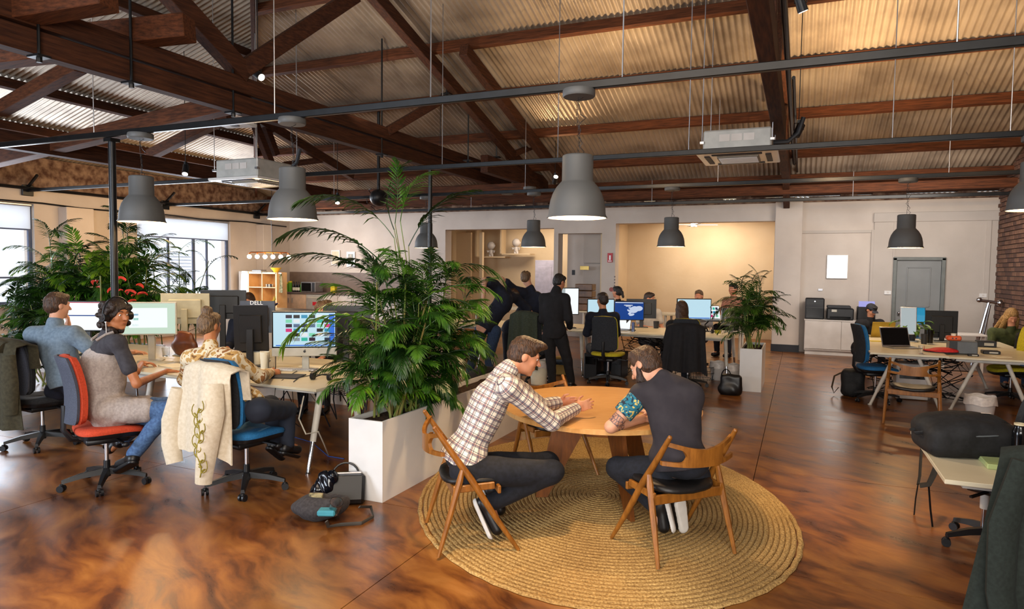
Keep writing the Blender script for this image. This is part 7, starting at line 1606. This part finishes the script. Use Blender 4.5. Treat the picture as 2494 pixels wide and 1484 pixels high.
def plate(label, p, w, h, m, name='sign', cat='sign', d=.02, axis='y', inner=None, nm='face'):
    t = thing(name, label, cat, p); q = MB(); q.box((0, -d / 2, 0), (w, d, h), b=.003); q.build('board', m, t)
    if inner: q = MB(); q.box((0, -d - .001, 0), (w * inner[1], .002, h * inner[2])); q.build(nm, inner[0], t)
    return t
plate('white framed picture on the kitchen wall, left one', ony(818, 628, YB - .01), .32, .45, M_whitegloss, 'picture_frame', 'picture', inner=(mat('beige print', '#d8d0b8', .6, c2='#c8b898', ns=5), .8, .85)); plate('white framed picture on the kitchen wall behind the palm', ony(855, 632, YB - .01), .3, .45, M_whitegloss, 'picture_frame', 'picture', inner=(mat('teal print', '#3a6a70', .6, c2='#d8c8b8', ns=6), .6, .7))
# recess figures and ledges
lg = YA - .35
for k, (px, py) in enumerate(((1196, 625), (1257, 618))):
    p = ony(px, py, lg); t = thing('figurine', ['plain white toy figure in the left wall niche', 'plain white toy figure in the right wall niche'][k], 'figurine', p)
    q = MB(); q.ell((0, 0, .34), (.13, .12, .13), 16, 12); q.build('head', M_white, t, smooth=True); q = MB(); q.ell((0, 0, .13), (.075, .06, .10), 12, 10); q.build('torso', M_white, t, smooth=True)
    for sx in (-1, 1):
        q = MB(); q.tube([(sx * .06, 0, .18), (sx * .11, -.02, .14), (sx * .12, -.03, .19)], [.03, .03, .033], 8); q.build('arm', M_white, t, smooth=True); q = MB(); q.cyl((sx * .035, 0, .1), (sx * .04, 0, 0), .035, .04, 10); q.build('leg', M_white, t, smooth=True); q = MB(); q.ell((sx * .12, 0, .34), (.025, .02, .035)); q.build('ear', M_white, t, smooth=True)
    q = MB(); q.box((.05, .05, -.02), (.95, .4, .04)); q.box((-.45, .0, .42), (.05, .35, .85)); q.build('niche_ledge', M_wallwarm, t)
wd = thing('white_door', 'pale lavender white door leaning open in the recess', 'door', ony(1327, 668, YA - .6) * 1.0); p = wd.location.copy(); wd.location = (p.x, p.y, 0); q = MB(); hh = ony(1327, 634, YA - .6).z; q.box((0, 0, hh / 2), (.62, .05, hh), b=.005); q.build('leaf', mat('lavender white', '#b8b4c4', .5), wd)
for z0, z1 in ((.2, .9), (1.05, hh - .2)): q = MB(); q.box((0, -.03, (z0 + z1) / 2), (.44, .012, z1 - z0), b=.005); q.build('door_panel', mat('lavender white', '#b8b4c4'), wd)
q = MB(); q.ell((-.25, -.05, 1.0), .022); q.build('door_knob', M_black, wd, smooth=True)
yl = thing('ceiling_lamp', 'yellow drum lamp under the recess ceiling', 'lamp', ony(1324, 552, YA - 1.2)); q = MB(); q.cyl((0, 0, -.04), (0, 0, .05), .16, n=24); q.build('shade', mat('yellow shade', '#e0c040', .5, emit='#ffd860', es=1.2), yl); q = MB(); q.cyl((0, 0, .05), (0, 0, .25), .01); q.build('stem', M_black, yl)
fs = plate('red fire extinguisher sign with white symbol on the pier', ony(1486, 628, YB - .01), .13, .23, mat('sign red', '#b8101c', .4), inner=(M_whitegloss, .3, .5), nm='symbol')
q = MB(); q.box((0, -.024, -.085), (.09, .002, .02)); q.build('caption', M_whitegloss, fs)
plate('small gold letter plaque on the grey panel', ony(1424, 653, YB + .28), .24, .1, mat('brass', '#a88a4c', .3, .8), 'plaque', 'plaque'); plate('dark switch plate left of the gold plaque', ony(1397, 664, YB + .3), .08, .13, M_darkgrey, 'switch_plate', 'switch')
q = MB(); nt = thing('wall_notice', 'vertical handwriting like marks and pink disc on the pier edge', 'notice', ony(1497, 690, YB - .005))
for i in range(5): q.box((0, -.004, .16 - i * .075), (.035, .004, .04))
q.build('marks', mat('pencil grey', '#8a807c', .8), nt); q = MB(); q.cyl((-.08, -.004, -.16), (-.08, -.008, -.16), .055, n=20); q.build('disc', mat('dull pink', '#a8605c', .7), nt)
mi = plate('small white framed mirror on the right back wall', ony(2039, 650, YB), .42, .52, M_whitegloss, 'mirror', 'mirror', d=.03, inner=(mat('mirror glass', '#e8ecf0', .03, 1), .92, .93), nm='mirror_glass')
for k, (px, py, lab) in enumerate(((2162, 713, 'white switch plate left of the grey door'), (2394, 720, 'white double socket right of the grey door'))): plate(lab, ony(px, py, YB - .07), .13, .08, M_whitegloss, 'switch_plate', 'switch', d=.015, inner=(M_white, .3, .4), nm='rocker')
plate('small white tag above the tall black printer', ony(1998, 706, YB), .09, .045, mat('bright tag', '#f0f4ff', .3), 'tag', 'sign', d=.008)
# alcove ceiling items
cf = thing('ceiling_fan', 'white ceiling fan in the warm alcove', 'fan', ony(1690, 548, 17.9)); q = MB(); q.cyl((0, 0, -.05), (0, 0, .05), .08, n=16); q.cyl((0, 0, .05), (0, 0, .3), .012); q.build('motor', M_white, cf)
for i in range(4): a = i * PI / 2 + .4; R_ = Matrix.Rotation(a, 3, 'Z'); q = MB(); q.box(R_ @ Vector((.35, 0, 0)), (.5, .1, .01), R=R_); q.build('fan_blade', M_white, cf)
# low cabinet and printers
c0 = ony(1957, 862, 15.95); c1x = ony(2140, 862, 15.95).x; CH = ony(2000, 779, 15.95).z; cbw = c1x - c0.x
lc_ = thing('low_cabinet', 'long low white cabinet under the printers', 'cabinet', (c0.x + cbw / 2, 16.16, 0)); q = MB(); q.box((0, 0, CH / 2 + .05), (cbw, .42, CH - .1)); q.box((0, .02, .05), (cbw - .04, .38, .1)); q.build('carcass', M_white, lc_); q = MB(); q.box((0, -.01, CH - .01), (cbw + .02, .45, .03), b=.004); q.build('top', M_white, lc_)
for i in range(2): q = MB(); q.box((-cbw / 4 + i * cbw / 2, -.22, CH / 2 + .05), (cbw / 2 - .01, .018, CH - .16), b=.004); q.build('sliding_door', M_white, lc_)
def onc(px): p = ony(px, 778, 16.1); p.z = CH + .005; return p
pr = thing('printer', 'tall black printer at the left end of the low cabinet', 'printer', onc(1983)); q = MB(); q.box((0, 0, .23), (.38, .36, .46), b=.02); q.build('case', M_black, pr); q = MB(); q.box((0, -.185, .30), (.34, .01, .04), b=.003); q.build('output_slot', M_darkgrey, pr); q = MB(); q.box((0, -.185, .14), (.34, .01, .2), b=.003); q.build('paper_drawer', M_bglass, pr); q = MB(); q.cyl((0, -.19, .39), (0, -.195, .39), .015, n=12); q.build('badge', M_chrome, pr)
p2 = thing('printer', 'wide black multifunction printer in the middle of the low cabinet', 'printer', onc(2045)); q = MB(); q.box((0, 0, .13), (.52, .36, .25), b=.02); q.build('case', M_black, p2); q = MB(); q.box((-.03, 0, .28), (.46, .34, .06), b=.015); q.build('scanner_lid', M_darkgrey, p2); q = MB(); q.box((0, -.2, .06), (.4, .05, .04), b=.005); q.build('paper_tray', M_bglass, p2); q = MB(); q.box((-.12, -.19, .2), (.1, .01, .05)); q.build('display', M_silver, p2)
p3 = thing('scanner', 'dark device with a blue lit screen behind the cap man', 'scanner', onc(2108)); q = MB(); q.box((0, 0, .15), (.34, .3, .3), b=.015); q.build('case', M_black, p3); q = MB(); q.box((0, -.14, .36), (.3, .02, .12), b=.004); q.build('lit_screen', scr('lilac', '#a8a8e8', .8), p3)
st_ = thing('coat_stand', 'shiny wrapped metal stand leaning by the brick wall', 'stand', onz(2400, 870) if False else (3.25, 15.6, 0)); q = MB(); q.tube([(-.12, 0, 0), (.08, 0, 1.05), (.12, 0, 1.25)], .025, 8); q.tube([(.0, .1, 0), (.14, 0, 1.2)], .02, 8); q.build('frame', M_chrome, st_, smooth=True); q = MB(); q.cyl((-.02, 0, 1.28), (.28, 0, 1.24), .03, n=10); q.ell((-.04, 0, 1.29), .05); q.ell((.3, 0, 1.24), .06); q.build('cross_head', M_chrome, st_, smooth=True)
wbx = thing('side_table', 'low white side table right of the door behind the right desk', 'table', (2.75, 14.6, 0)); q = MB(); q.box((0, 0, .68), (.7, .5, .03), b=.004); q.build('top', M_white, wbx)
for x in (-.3, .3):
    for y in (-.2, .2): q = MB(); q.box((x, y, .33), (.04, .04, .66)); q.build('leg', M_white, wbx)
